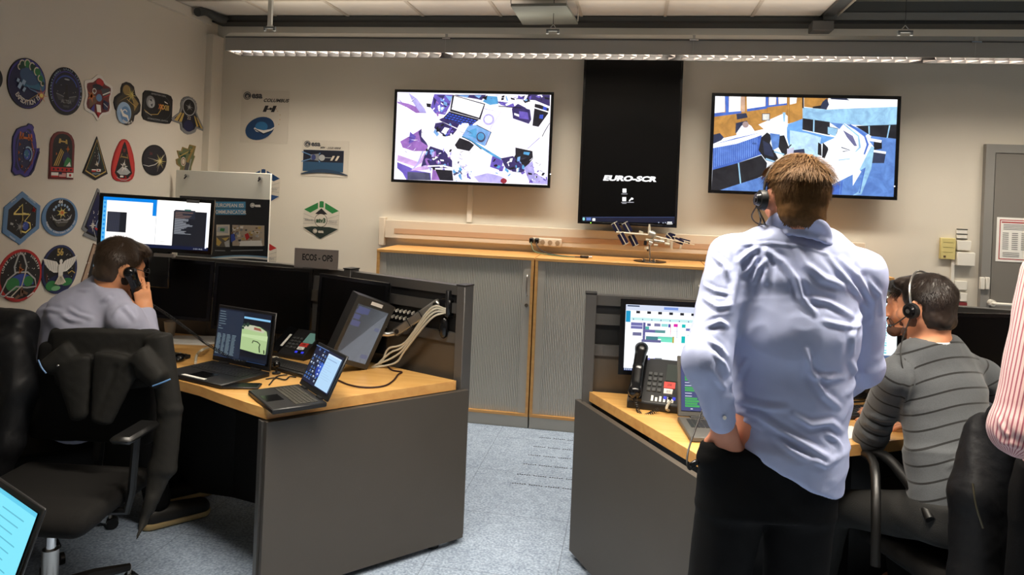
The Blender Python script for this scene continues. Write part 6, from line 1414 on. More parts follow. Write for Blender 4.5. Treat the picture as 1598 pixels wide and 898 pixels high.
T,ME=office_chair('black office chair hidden behind the man in the striped sweater',1.72,3.02,math.radians(60),back_top=.9,arms=False,back=False,seat_z=.46)
# =================================================================== JACKETS
JK=mat('black_jacket_cloth',(22,21,18),.75,bump=.15,bscale=300,spec=.3); JK2=mat('shiny_navy_jacket',(13,14,17),.55,bump=.3,bscale=60,spec=.3)
def ridge(P,sc,seed): return (.35-np.abs(vnoise(P,sc,seed)))*2.2
def jfold(seed,a1=.008,a2=.004,sc1=16,sc2=38,stretch=(1,1,.35)):
    st=np.array(stretch)
    return lambda P,N: a1*ridge(P*st,sc1,seed)+a2*ridge(P*st+3,sc2,seed+1)+.0012*vnoise(P,120,seed+2)
def drape(M0,zt,w_,drop_f,drop_b,name,label,mt,seed,extra=None,amp=1.0,yb=-.30,lean=.12):
    """jacket hung over a chair back: slab wider than the back, shoulders rounded"""
    R3=(M0@Matrix.Rotation(lean,4,'X')).to_3x3(); s=SDF(.007)
    h=drop_b/2
    s.box(M0@Vector((0,yb-lean*h*.3,zt-h)),(w_/2,.06,h),.045,R=R3)
    if extra: extra(s,M0)
    o=s.build(name,mt,disp=jfold(seed,.008*amp,.004*amp)); tag(o,label,'jacket'); return o
def exA(s,M0):
    X=M0.to_3x3()@Vector((1,0,0)); q=atD
    def flat_(a,b,wa,wb,d=.02,k=.02,x=None): s.seg(a,b,wa,d,wb,d,x or RH,k=k,cap=.02)
    flat_(q(166,520,3.0),q(160,600,2.98),.225,.19,.030,k=.06)
    flat_(q(108,552,2.96),q(76,572,2.94),.045,.036,.03,x=UP)
    flat_(q(112,565,2.94),q(124,648,2.92),.075,.035,.022)
    flat_(q(185,560,2.94),q(160,655,2.91),.10,.045,.024)
    flat_(q(215,560,2.94),q(247,592,2.92),.06,.040,.034,x=UP)
    flat_(q(248,528,2.98),q(266,640,2.95),.055,.045,.035); flat_(q(266,640,2.95),q(254,735,2.91),.045,.055,.03); flat_(q(252,730,2.91),q(233,795,2.87),.052,.022,.02)
    s.chain([q(236,780,2.87),q(224,815,2.85),q(213,842,2.79)],[.018,.012,.005],k=.02)
    for a,b in (((150,560),(128,640)),((178,575),(150,650)),((100,560),(118,590)),((205,575),(190,640))): s.cone(q(*a,2.91),q(*b,2.88),.010,.008,k=.014,op='s')
    s.cone(q(80,583,2.88),q(100,600,2.88),.012,.012,k=.01,op='s')
J=drape(MA,1.05,.47,.3,.36,'jacket','black soft jacket draped over the back of the nearest office chair',JK,3,exA,yb=-.30,amp=.30)
g=MB(); g.tube([atD(238,603,2.870),atD(252,598,2.870),atD(266,592,2.880)],.003,mat('blue_piping',(90,130,180),.4),smooth=3); g.build('cuff_piping',J)
g=MB(); g.tube([atD(60,562,2.890),atD(65,574,2.885),atD(72,583,2.885)],.003,mat('blue_piping',(90,130,180),.4),smooth=3); g.build('cuff_piping',J)
g=MB(); g.ell(atD(91,571,2.880),.005,CHROME,8,6); g.build('press_stud',J)
def exB(s,M0):
    P=lambda x,y,z: M0@Vector((x,y,z))
    s.chain([P(-.22,-.27,.98),P(-.27,-.25,.8),P(-.28,-.2,.6),P(-.27,-.18,.5)],[.07,.065,.055,.045],k=.03); s.chain([P(.22,-.27,.98),P(.27,-.25,.8),P(.28,-.2,.6)],[.07,.065,.055],k=.03)
    s.seg(P(0,-.22,1.0),P(0,-.18,.7),.22,.06,.2,.05,M0.to_3x3()@Vector((1,0,0)),k=.03)
drape(MBc,1.11,.50,.3,.55,'jacket','black shiny jacket on the chair cut off by the left edge',JK2,8,exB,yb=-.29)
def exD(s,M0):
    P=lambda x,y,z: M0@Vector((x,y,z))
    s.chain([P(-.20,-.30,.98),P(-.27,-.33,.8),P(-.285,-.36,.55),P(-.27,-.38,.25)],[.06,.065,.06,.04],k=.03)
    s.chain([P(.18,-.30,.98),P(.27,-.33,.8),P(.285,-.36,.55),P(.27,-.38,.3)],[.06,.065,.06,.04],k=.03)
    s.seg(P(0,-.36,.95),P(0,-.42,.25),.23,.05,.24,.035,M0.to_3x3()@Vector((1,0,0)),k=.03)
    s.chain([P(-.1,-.42,.9),P(-.12,-.46,.6),P(-.1,-.47,.3)],[.03,.03,.02],k=.03)
J=drape(MD,1.10,.50,.3,.62,'jacket','dark navy jacket with zip pocket on the chair of the man in the striped sweater',JK2,12,exD,yb=-.33)
g=MB(); g.tube([atD(1518,755,2.14),atD(1523,790,2.12),atD(1534,825,2.11)],.003,mat('zip_metal',(90,86,70),.4,metal=.7),n=6,smooth=4); g.build('zip',J)
# =================================================================== PEOPLE
def q_(px,py,D): return atD(px,py,D)
def headM(c,f,up=(0,0,1)):
    f=Vector(f).normalized(); x=f.cross(Vector(up)).normalized(); u=x.cross(f)
    return Matrix(((x.x,f.x,u.x,c[0]),(x.y,f.y,u.y,c[1]),(x.z,f.z,u.z,c[2]),(0,0,0,1)))
def head_prims(s,H,k=.02,sc=1.0):
    R=H.to_3x3(); L=lambda x,y,z: H@Vector((x*sc,y*sc,z*sc)); e=lambda c,r,k=.02,op='u',RR=R: s.ell(L(*c),[q*sc for q in r],R=RR,k=k,op=op)
    e((0,-.015,.03),(.076,.096,.088)); e((0,.035,-.03),(.060,.058,.085),.03); e((0,-.02,-.02),(.066,.075,.07),.03)
    for s_ in (-1,1): s.cone(L(s_*.052,-.0,-.055),L(s_*.014,.072,-.098),.018*sc,.018*sc,k=.025)
    e((0,.078,-.100),(.022,.018,.018),.02); s.cone(L(-.030,.080,.024),L(.030,.080,.024),.011*sc,.011*sc,k=.018)
    for s_ in (-1,1): e((s_*.031,.098,.004),(.018,.012,.012),.012,'s')
    for s_ in (-1,1): e((s_*.031,.078,.003),(.0135,.0135,.0125),.003); e((s_*.042,.068,-.03),(.022,.022,.022),.02)
    s.cone(L(0,.088,.012),L(0,.112,-.028),.008*sc,.012*sc,k=.012)
    for s_ in (-1,1): e((s_*.011,.102,-.033),(.008,.010,.007),.008)
    e((0,.092,-.060),(.024,.010,.006),.006); e((0,.090,-.071),(.021,.011,.007),.006); s.cone(L(-.02,.102,-.0655),L(.02,.102,-.0655),.002*sc,.002*sc,k=.004,op='s')
    for s_ in (-1,1):
        RE=R@Matrix.Rotation(-s_*.45,3,'Z')
        e((s_*.083,-.006,-.008),(.007,.020,.033),.008,'u',RE); e((s_*.093,-.002,-.004),(.006,.011,.020),.006,'s',RE)
def arm_prims(s,sh,el,wr,r=(.052,.043,.040,.027),k=.03,tag=0):
    s.cone(sh,el,r[0],r[1],k=k,tag=tag); s.cone(el,wr,r[2],r[3],k=k,tag=tag)
def hand_prims(s,H,side=1,curl=(.5,.5,.5,.5),thumb=.5,sc=1.0,spread=.02):
    """H: origin wrist, +Y along hand, +X thumb side*side, +Z back of hand"""
    R=H.to_3x3(); P=lambda x,y,z: H@Vector((x*side*sc,y*sc,z*sc))
    s.box(P(0,.048,0),(.036*sc,.048*sc,.013*sc),.012*sc,R=R,k=.012); s.cone(P(0,-.02,0),P(0,.02,0),.026*sc,.024*sc,k=.02)
    for i,(bx,L1,r0) in enumerate(((.028,.045,.0088),(.0095,.050,.009),(-.0095,.046,.0086),(-.027,.036,.0078))):
        p=Vector((bx,.090-.004*abs(i-1.3),0)); a=0; c=curl[i]
        for j,l in enumerate((L1,L1*.62,L1*.45)):
            a-=c*(.9 if j==0 else 1.05); d=Vector((spread*(1.5-i)*3*(j==0)*l*4,l*math.cos(a),l*math.sin(a))); n=p+d
            s.cone(P(*p),P(*n),r0*sc*(1-.07*j),r0*sc*(1-.07*(j+1)),k=.004); p=n
    t0=Vector((.022,.022,-.008)); t1=t0+Vector((.030,.030,-.012-.01*thumb)); t2=t1+Vector((.012-.012*thumb,.030,-.012*thumb-.006)); t3=t2+Vector((.002-.012*thumb,.022,-.006*thumb-.003))
    s.chain([P(*t0),P(*t1),P(*t2),P(*t3)],[.015*sc,.0115*sc,.010*sc,.008*sc],k=.008)
def handM(wr,d,back):
    d=Vector(d).normalized(); b=Vector(back); b=(b-d*b.dot(d)).normalized(); x=d.cross(b)
    return Matrix(((x.x,d.x,b.x,wr[0]),(x.y,d.y,b.y,wr[1]),(x.z,d.z,b.z,wr[2]),(0,0,0,1)))
def foot(s,an,dirv,r=.045,L=.17):
    d=Vector(dirv).normalized(); t=an+d*L; s.chain([Vector((an.x,an.y,.055)),Vector((an.x+d.x*.09,an.y+d.y*.09,.05)),Vector((t.x,t.y,.035))],[.042,.042,.030],k=.02)
def hair_mesh(H,mt,parent,sc=1.0,seed=0,n=4200,ln=.022,nape=-.075,fringe=.10,top=(0,0,0),flow=None,thin=0,w_=.0013,rx=.0825,crown_lift=.3):
    R=H.to_3x3(); L=lambda x,y,z: H@Vector((x*sc,y*sc,z*sc)); s=SDF(.0045)
    s.ell(L(0,-.018,.035),(rx*sc,.101*sc,.090*sc),R=R); s.ell(L(0,-.035,-.022 if nape>-.08 else -.045),(.067*sc if nape>-.08 else .070*sc,.064*sc,.055*sc if nape>-.08 else .066*sc),R=R,k=.03)
    s.ell(L(0,.055,.085),(.062*sc,.050*sc,.032*sc),R=R,k=.02)
    s.box(L(0,.14,-.06),(.12*sc,.085*sc,.125*sc),.03*sc,R=R,op='s',k=.01); s.box(L(0,0,nape-.08),(.2*sc,.2*sc,.08*sc),.01,R=R,op='s',k=.028)
    for s_ in (-1,1): s.box(L(s_*.10,.028,-.06),(.045*sc,.034*sc,.052*sc),.02*sc,R=R,op='s',k=.01)
    o=s.build('hair',mt,parent,disp=lambda P,N:.0035*vnoise(P,90,seed)+.002*vnoise(P,220,seed+1))
    V=s.V; C=np.array(H.translation); Rm=np.array([list(r) for r in R]); Q=(V-C)@Rm/sc
    # face normals -> vertex normals, approx radial
    Nn=(V-(C+Rm@np.array((0,-.02,.01))*sc)); Nn/=np.linalg.norm(Nn,axis=1)[:,None]
    rs=np.random.RandomState(seed+5); idx=rs.choice(len(V),n)
    f=np.array(flow if flow else (0,-.1,-1.0)); vs=[];fs=[]
    I=mw(parent).inverted()
    for i in idx:
        q=Q[i]; nrm=Nn[i]
        if q[2]<nape+.008 or q[1]>.085: continue
        crown=np.array((.01,-.055,.12)); d=q-crown; d=d/ (np.linalg.norm(d)+1e-6); dirl=d*.8+f*.5+rs.randn(3)*.22; dw=Rm@dirl; dw-=nrm*(dw@nrm); dw/=np.linalg.norm(dw)+1e-6
        l=ln*sc*rs.uniform(.6,1.25)*(1.25 if q[2]>.06 else .8); lift=crown_lift if q[2]>.05 else .12
        side=np.cross(dw,nrm); p0=V[i]-nrm*.001; p1=p0+dw*l*.5+nrm*l*lift*.5; p2=p0+dw*l+nrm*l*lift*.45
        if thin and q[2]>.07 and rs.rand()<thin: continue
        b=len(vs); ww=w_*sc
        vs+= [p0-side*ww,p0+side*ww,p1-side*ww*.8,p1+side*ww*.8,p2]
        fs+= [[b,b+1,b+3,b+2],[b+2,b+3,b+4]]
    g=MB(); g.add([Vector(v) for v in vs],fs,mt); g.build('hair_strands',o,world=True)
    MW[o.name]=mw(parent); return o
def attr_stripes(name,c1,c2,period,duty,rough=.8,noise_=.1,bump=.2,bscale=300,sheen=.2):
    m=bpy.data.materials.new(name); m.use_nodes=True; nt=m.node_tree; b=nt.nodes['Principled BSDF']; b.inputs['Roughness'].default_value=rough; b.inputs['Sheen Weight'].default_value=sheen; b.inputs['Specular IOR Level'].default_value=.25
    at=nt.nodes.new('ShaderNodeAttribute'); at.attribute_name='pattern'
    d=nt.nodes.new('ShaderNodeMath'); d.operation='DIVIDE'; d.inputs[1].default_value=period; nt.links.new(at.outputs['Fac'],d.inputs[0])
    fr=nt.nodes.new('ShaderNodeMath'); fr.operation='FRACT'; nt.links.new(d.outputs[0],fr.inputs[0])
    lt=nt.nodes.new('ShaderNodeMath'); lt.operation='LESS_THAN'; lt.inputs[1].default_value=duty; nt.links.new(fr.outputs[0],lt.inputs[0])
    tc=nt.nodes.new('ShaderNodeTexCoord'); n=nt.nodes.new('ShaderNodeTexNoise'); n.inputs['Scale'].default_value=bscale; nt.links.new(tc.outputs['Object'],n.inputs['Vector'])
    m1=nt.nodes.new('ShaderNodeMix'); m1.data_type='RGBA'; c=lin(c1); m1.inputs[6].default_value=(*[v*(1-noise_*2) for v in c],1); m1.inputs[7].default_value=(*[min(1,v*(1+noise_*2)) for v in c],1); nt.links.new(n.outputs['Fac'],m1.inputs[0])
    m2=nt.nodes.new('ShaderNodeMix'); m2.data_type='RGBA'; m2.inputs[7].default_value=(*lin(c2),1); nt.links.new(lt.outputs[0],m2.inputs[0]); nt.links.new(m1.outputs[2],m2.inputs[6]); nt.links.new(m2.outputs[2],b.inputs['Base Color'])
    bp=nt.nodes.new('ShaderNodeBump'); bp.inputs['Strength'].default_value=bump; bp.inputs['Distance'].default_value=.002; nt.links.new(n.outputs['Fac'],bp.inputs['Height']); nt.links.new(bp.outputs[0],b.inputs['Normal'])
    return m
def axis_attr(segs):
    """segs: list of (a,b,offset): pattern value = distance along nearest segment axis"""
    def f(P):
        best=np.full(len(P),9.); v=np.zeros(len(P))
        for a,b,w_,off in segs:
            a=np.array(a);b=np.array(b);ba=b-a;L=np.linalg.norm(ba);z=ba/L;h=(P-a)@z;t=np.clip(h,0,L);d=np.linalg.norm(P-a-t[:,None]*z,axis=1)-w_; mk=d<best; best[mk]=d[mk]; hh=h+off
            if w_>.1:
                lat=(P-a)@np.array(xax); hh=hh+np.where(lat<0,1.1,.35)*lat*lat
            v[mk]=hh[mk]
        return v
    return f
def projpx(P):
    P=P-np.array((0,0,EYE)); fw=np.array(FW);ex=np.array(EX);ey=np.array(EY); Z=P@fw; return PPX+(P@ex)/Z*FPX, PPY-(P@ey)/Z*FPX
def foldfn(lines,seed,base=.0,nz=.003,sc=26,crop=None,stretch=(1,1,.6),rg=.002):
    """cloth folds: lines=[(amp_m,width_px,[(px,py)..])], worked into the cloth facing the room's front"""
    st=np.array(stretch)
    def f(P,N):
        d=nz*vnoise(P*st,sc,seed)+nz*.5*vnoise(P*st,sc*2.3,seed+1)+rg*ridge(P*st[::-1],sc*1.1,seed+2)+rg*.5*ridge(P,sc*2,seed+3)
        x,y=projpx(P); X=np.stack([x,y,0*x],1); facing=np.clip(-(N@np.array(FW))*2,0,1)
        for amp,w_,pl in lines:
            if crop: pl=[(crop[0]+a/crop[2],crop[1]+b/crop[2]) for a,b in pl]
            dd,t=plydist(X,[(a,b,0) for a,b in pl]); env=np.sin(np.pi*np.clip(t*.92+.04,0,1))**.6
            d=d+facing*amp*env*(np.exp(-(dd/w_)**2)-.45*np.exp(-((dd-w_*1.9)/w_)**2))
        return d
    return f
BLKT=mat('black_trousers',(13,13,14),.85,bump=.2,bscale=200,spec=.15)
def headset(H,label,side=-1,both=False,mic=True,cordpts=None,sc=1.0,chrome=True):
    T=thing('headset',label,'headset',tuple(H@Vector((side*.09,0,-.01))))
    P=lambda x,y,z: H@Vector((x*sc,y*sc,z*sc)); R=H.to_3x3()
    for s_ in ((-1,1) if both else (side,)):
        g=MB(); g.cyl(P(s_*.094,-.004,-.012),P(s_*.112,-.004,-.012),.030*sc,BLACK,n=20,r2=.028*sc); g.cyl(P(s_*.112,-.004,-.012),P(s_*.122,-.004,-.012),.021*sc,BLACKG,n=18,r2=.017*sc); g.build('ear_pad',T)
        g=MB(); g.cyl(P(s_*.122,-.004,-.012),P(s_*.1245,-.004,-.012),.008*sc,CHROME if chrome else BLACK,n=14); g.build('cap',T)
    g=MB(); pts=[]
    for i in range(15):
        a=math.radians(-8+196*i/14); pts.append(P(-side*-1*.0+side*(.097*math.cos(a)),-.004+.012*math.sin(a),.012+.120*math.sin(a) if math.sin(a)>0 else .012+.05*math.sin(a)))
    g.tube(pts,.0042,STEEL if chrome else BLACK,n=6,smooth=3); g.build('headband',T)
    if mic:
        g=MB(); g.tube([P(side*.112,.01,-.03),P(side*.110,.05,-.055),P(side*.08,.095,-.07),P(side*.045,.125,-.072)],.0022,BLACK,n=6,smooth=5); g.ell(P(side*.042,.127,-.072),.007,BLACK,10,8); g.build('microphone_boom',T)
    if cordpts:
        g=MB(); g.tube(cordpts,.0025,CABLEB,n=6,smooth=7); g.build('cord',T)
    return T
def beard(H,mt,parent,seed=0,n=1800):
    L=lambda x,y,z: H@Vector((x,y,z)); s=SDF(.004); R=H.to_3x3()
    for s_ in (-1,1): s.cone(L(s_*.054,.008,-.045),L(s_*.016,.074,-.098),.0215,.0210,k=.02); s.cone(L(s_*.062,.0,-.02),L(s_*.055,.01,-.06),.010,.014,k=.02); s.cone(L(s_*.012,.092,-.052),L(s_*.028,.088,-.066),.008,.008,k=.01)
    s.ell(L(0,.079,-.100),(.024,.0205,.019),R=R,k=.02)
    return s.build('beard',mt,parent,disp=lambda P,N:.001*vnoise(P,300,seed))
# ------------------------------------------------------------------ standing man, light blue shirt
hc=q_(1243,311,2.13); HS_=headM(hc,(FW.x-.04,FW.y,-.10),(.05,0,1)); D0=2.12
sL=q_(1142,404,2.15); sR=q_(1345,428,2.18); eL=q_(1102,562,2.03); wL=q_(1127,662,2.07); eR=q_(1345,572,2.26); wR=q_(1300,618,2.50)
nk=q_(1241,372,2.17); ch=q_(1244,440,2.145); wa=q_(1238,585,2.14); pv=q_(1198,735,2.14); hp=Vector((pv.x,pv.y,.90))
xax=(sR-sL).normalized()
hL=hp+Vector((-.095,-.01,-.03)); hR=hp+Vector((.095,.012,-.03)); kL=Vector((hL.x-.04,hL.y+.03,.50)); kR=Vector((hR.x+.0,hR.y+.04,.50)); aL=Vector((kL.x-.02,kL.y-.01,.09)); aR=Vector((kR.x+.03,kR.y-.01,.09))
b=SDF(.0055); head_prims(b,HS_)
b.cone(HS_@Vector((0,-.025,-.05)),nk,.054,.058,k=.03); b.seg(nk,ch,.10,.055,.15,.08,xax,cap=.015); b.seg(ch,wa,.155,.09,.135,.085,xax); b.seg(wa,hp,.135,.085,.155,.10,RH)
arm_prims(b,sL,eL,wL,(.045,.036,.034,.026)); arm_prims(b,sR,eR,wR,(.045,.036,.034,.026))
hdM=handM(wL,(q_(1140,705,2.075)-wL),-FW+RH*-.2)
hand_prims(b,hdM,side=-1 if (hdM.to_3x3()@Vector((1,0,0))).dot(RH)>0 else 1,curl=(.15,.15,.15,.2),thumb=.1,sc=1.0)
hdR=handM(wR,(-.5,.6,-.2),(0,0,1)); hand_prims(b,hdR,side=-1,curl=(.4,.4,.4,.4))
for h_,k_,a_ in ((hL,kL,aL),(hR,kR,aR)): b.cone(h_,k_,.078,.050,k=.03); b.cone(k_,a_,.052,.036,k=.03); foot(b,a_,(0,1,0))
MAN=b.build('person',mat('skin_pink',(210,142,114),.5,var=.08,vscale=40,spec=.35),loc=(hp.x,hp.y,0)); tag(MAN,'person standing seen from behind, light blue shirt, black trousers, hand in pocket','person')
hair_mesh(HS_,mat('reddish_blond_hair',(98,70,40),.6,var=.55,vscale=90,spec=.15),MAN,seed=2,n=14000,ln=.028,nape=-.088,w_=.0009,rx=.080,crown_lift=.45)
SHB=mat('light_blue_shirt_cloth',(176,186,222),.6,bump=.12,bscale=700,spec=.35)
s=SDF(.0055)
s.seg(nk+Vector((0,0,.0)),ch,.125,.075,.178,.112,xax,k=.04,cap=.03); s.chain([q_(1200,384,2.12),sL],[.055,.058],k=.05); s.chain([q_(1286,392,2.14),sR],[.055,.060],k=.05)
w1=q_(1240,520,2.12); w2=q_(1234,612,2.14); w3=q_(1230,690,2.145); w4=q_(1229,752,2.145)
s.seg(ch,w1,.178,.115,.178,.122,xax,k=.04); s.seg(w1,w2,.178,.122,.160,.122,RH,k=.04); s.seg(w2,w3,.160,.125,.152,.155,RH,k=.04); s.seg(w3,w4,.152,.155,.148,.162,RH,k=.04,cap=.02)
s.cone(sL,eL,.066,.060,k=.035); s.cone(eL,wL.lerp(eL,.06),.060,.039,k=.03)
s.cone(sR,eR,.066,.058,k=.035); s.cone(eR,wR.lerp(eR,.06),.057,.040,k=.03)
# opening for the neck and the sloping hem
s.cone(nk-Vector((0,0,.05)),nk+FW*-.004+Vector((0,0,.0)),.10,.074,k=.03); s.cone(nk+Vector((0,0,.035)),nk+Vector((0,0,.2)),.050,.064,k=.006,op='s')
hm=[q_(1150,693,2.0),q_(1283,760,2.0)]; dh=(hm[1]-hm[0]).normalized(); nh=dh.cross(FW).normalized(); 
if nh.z>0: nh=-nh
Rh=Matrix((dh,FW-dh*FW.dot(dh),nh)).transposed(); cm=q_(1216,727,2.13)
s.box(cm+nh*.2+dh*.15,(.6,.5,.2),.01,R=Rh,k=.012,op='s')
s.box(q_(1120,720,2.10),(.055,.2,.07),.02,R=Matrix((RH,FW,UP)).transposed(),k=.01,op='s')
C1=(1050,230,2.72); C2=(1050,540,2.508)
def cc(c,pl): return [(c[0]+a/c[2],c[1]+b_/c[2]) for a,b_ in pl]
FL=[(.013,4.5,cc(C1,[(400,440),(470,490),(520,560),(545,640),(600,705)])),(.009,4.5,cc(C1,[(385,430),(400,500),(395,570)])),(.010,4,cc(C1,[(275,490),(320,450),(360,425)])),(.009,4,cc(C1,[(340,570),(355,520),(400,480)])),
 (.009,4,cc(C1,[(300,540),(340,500),(350,460)])),(.010,5,cc(C1,[(520,420),(560,500),(640,560),(730,590)])),(.008,4,cc(C1,[(640,440),(700,520),(770,600),(830,690)])),(.009,4.5,cc(C1,[(720,480),(790,560),(850,650),(850,740)])),
 (.010,5,cc(C1,[(260,430),(275,520),(262,600),(240,700)])),(.007,4,cc(C1,[(570,640),(660,660),(760,720)])),(.006,3.5,cc(C1,[(640,740),(730,760),(800,760)])),(.008,4,cc(C1,[(800,700),(760,800),(760,880)])),(.007,4,cc(C1,[(820,560),(870,620),(880,700)])),
 (.007,3.5,cc(C1,[(130,640),(190,680),(240,670)])),(.008,3.5,cc(C1,[(150,760),(200,740),(235,760)])),(.007,3.5,cc(C1,[(150,820),(200,850),(225,890)])),(.006,3.5,cc(C1,[(170,460),(220,500),(240,560)])),(.006,3,cc(C1,[(120,580),(180,610),(240,620)])),
 (.010,5,cc(C2,[(225,200),(300,225),(360,240),(440,245)])),(.011,5,cc(C2,[(250,260),(330,270),(420,330),(540,400),(610,440)])),(.010,4.5,cc(C2,[(520,20),(535,90),(590,190),(650,240)])),(.009,4.5,cc(C2,[(540,110),(600,130),(665,125)])),
 (.009,4.5,cc(C2,[(470,270),(540,310),(620,300),(655,330)])),(.008,4.5,cc(C2,[(400,350),(460,410),(520,440)])),(.008,4,cc(C2,[(245,290),(300,295),(350,320)])),(.009,4,cc(C2,[(220,150),(260,110),(285,60)])),(.007,4,cc(C2,[(560,450),(600,470),(640,440)])),(.008,4,cc(C2,[(600,340),(640,370),(650,400)])),(.006,4,cc(C2,[(150,90),(190,150),(210,170)])),(.007,3.5,cc(C2,[(165,30),(200,70),(215,110)])),(.007,4,cc(C2,[(700,60),(720,120),(690,190)])),
 (.003,2.0,cc(C1,[(270,410),(420,408),(560,425),(700,470)]))]
SH=s.build('shirt',SHB,MAN,disp=foldfn(FL,5,nz=.0026,sc=30,rg=.0035))
s=SDF(.004); nb=HS_@Vector((0,-.028,-.05)); cx_=(nk+nb)/2
ndir=(HS_@Vector((0,-.03,-.05))-nk); ndir=ndir/ndir.z
def ringpts(c,rx,ry,n,dz,back): return [c+Vector((ndir.x,ndir.y,0))*max(dz,0)+RH*(rx*math.cos(a))+FW*(ry*math.sin(a))+Vector((0,0,dz-back*math.sin(a)+.02*math.cos(a)*-1)) for a in np.linspace(0,2*math.pi,n)]
c0_=Vector((nk.x,nk.y,nk.z))-FW*.008
s.chain(ringpts(c0_,.068,.073,24,.046,.020),[.006]*24,k=.012); s.chain(ringpts(c0_,.073,.079,24,.034,.022),[.008]*24,k=.014); s.chain(ringpts(c0_,.079,.085,24,.019,.024),[.008]*24,k=.014); s.chain(ringpts(c0_,.088,.092,24,.003,.026),[.007]*24,k=.014); s.chain(ringpts(c0_,.097,.103,24,-.016,.028),[.005]*24,k=.014)
s.build('collar',SHB,SH,disp=lambda P,N:.0015*vnoise(P,60,3))
g=MB()
for (u,v) in ((1133,655),(1123,613)): 
    p=q_(u,v,2.0); g.ell(p+FW*.014,.0055,PAPER,10,8)
g.build('cuff_button',SH)
t=SDF(.0065)
t.seg(hp+Vector((0,0,.09)),hp+Vector((0,0,-.08)),.178,.115,.19,.122,RH,cap=.02)
for h_,k_,a_ in ((hL,kL,aL),(hR,kR,aR)): t.cone(h_,k_,.102,.082,k=.03); t.cone(k_,a_,.082,.070,k=.03)
t.cone(q_(1112,715,2.10),q_(1128,760,2.12),.045,.05,k=.04)
t.build('trousers',BLKT,MAN,disp=lambda P,N:.004*vnoise(P*np.array((1,1,.5)),22,4)+.002*vnoise(P,60,5))
for a_ in (aL,aR):
    s=SDF(.007); foot(s,a_,(0,1,0)); s.chain([Vector((a_.x,a_.y-.02,.04)),Vector((a_.x,a_.y+.19,.035))],[.05,.045],k=.02); s.box((a_.x,a_.y+.08,-.05),(.2,.3,.052),.001,op='s',k=.002); s.build('shoe',BLACK,MAN)
pts=[HS_@Vector((-.115,.0,-.04)),q_(1186,340,2.12),q_(1180,356,2.14)]
HT=headset(HS_,'black headset worn by the standing man, earpiece on the left side of his head',side=-1,chrome=False,cordpts=[HS_@Vector((-.112,-.004,-.04)),q_(1192,345,2.10),q_(1196,358,2.16)])
g=MB(); g.tube([HS_@Vector((-.112,-.004,-.04)),q_(1187,345,2.10),q_(1181,357,2.18)],.0025,CABLEB,smooth=4); g.build('cord',HT)
g=MB(); g.tube([q_(1096,640,2.22),q_(1086,668,2.16),q_(1075,700,2.10),q_(1072,722,2.07),q_(1076,733,2.06),q_(1084,727,2.06)],.0028,CABLEB,n=6,smooth=6); tag(g.build('cord_with_control'),'thin black cord hanging beside the standing man with an inline control','cord')
o=bpy.data.objects['cord_with_control']; g=MB(); g.box(q_(1083,724,2.06),(.030,.015,.014),BLACKG,R=Matrix.Rotation(-.6,3,'Y'),bev=.004); g.build('inline_control',o)
# ------------------------------------------------------------------ man in striped sweater
hc=q_(1445,478,2.78); H2=headM(hc,(-.62,.76,-.16),(-.02,0,1))
nk=q_(1452,534,2.76); sL=q_(1398,590,2.70); sR=q_(1535,590,2.86); eL=q_(1356,686,2.86); wL=q_(1368,652,3.08); eR=q_(1556,690,2.98); wR=q_(1425,672,3.10)
ch=q_(1470,615,2.74); wa=q_(1484,715,2.66); hp=q_(1492,805,2.60); xax=(sR-sL).normalized()
kL=q_(1302,792,3.02); kR=q_(1400,775,3.14); aL=Vector((kL.x-.02,kL.y+.1,.09)); aR=Vector((kR.x+.05,kR.y+.05,.09)); hL=hp+xax*-.09; hR=hp+xax*.09
b=SDF(.0055); head_prims(b,H2); b.cone(H2@Vector((0,-.03,-.05)),nk,.054,.060,k=.03); b.seg(nk,ch,.10,.055,.15,.085,xax,cap=.015); b.seg(ch,wa,.15,.09,.135,.09,xax); b.seg(wa,hp,.135,.09,.15,.10,xax)
arm_prims(b,sL,eL,wL,(.045,.038,.040,.027)); arm_prims(b,sR,eR,wR,(.045,.036,.036,.026))
hand_prims(b,handM(wL,(q_(1344,640,3.22)-wL),(0,-.2,1)),side=-1,curl=(.5,.5,.5,.5),thumb=.6)
hand_prims(b,handM(wR,(q_(1392,678,3.16)-wR),(0,-.2,1)),side=1,curl=(.3,.3,.3,.3),thumb=.3)
for h_,k_,a_ in ((hL,kL,aL),(hR,kR,aR)): b.cone(h_,k_,.075,.052,k=.03); b.cone(k_,a_,.05,.036,k=.03); foot(b,a_,(-.3,1,0))
M2=b.build('person',mat('skin_tan',(214,148,112),.5,var=.08,vscale=40,spec=.35),loc=(hp.x,hp.y,0)); tag(M2,'person seated in a grey sweater with thin dark stripes, seen from behind with a headset','person')
hair_mesh(H2,mat('dark_brown_hair',(40,30,24),.45,var=.3,vscale=60,spec=.5),M2,seed=9,n=11000,ln=.016,nape=-.098,thin=.5,w_=.0009)
beard(H2,mat('dark_stubble',(92,62,48),.8,var=.3,vscale=200),M2)
s=SDF(.006); s.seg(nk+Vector((0,0,-.01)),ch,.125,.07,.18,.105,xax,k=.04,cap=.03); s.chain([nk.lerp(sL,.4)+Vector((0,0,.0)),sL],[.055,.058],k=.05); s.chain([nk.lerp(sR,.4)+Vector((0,0,.0)),sR],[.055,.058],k=.05)
s.seg(ch,wa,.182,.112,.172,.115,xax,k=.04); s.seg(wa,hp,.172,.115,.178,.13,xax,k=.04,cap=.02)
s.cone(sL,eL,.064,.056,k=.035); s.cone(eL.lerp(sL,.10),eL.lerp(wL,.05),.058,.052,k=.02); s.cone(sR,eR,.064,.055,k=.035); s.cone(eR,eR.lerp(wR,.3),.055,.048,k=.02)
s.cone(nk,nk+Vector((0,0,.2)),.062,.066,k=.006,op='s')
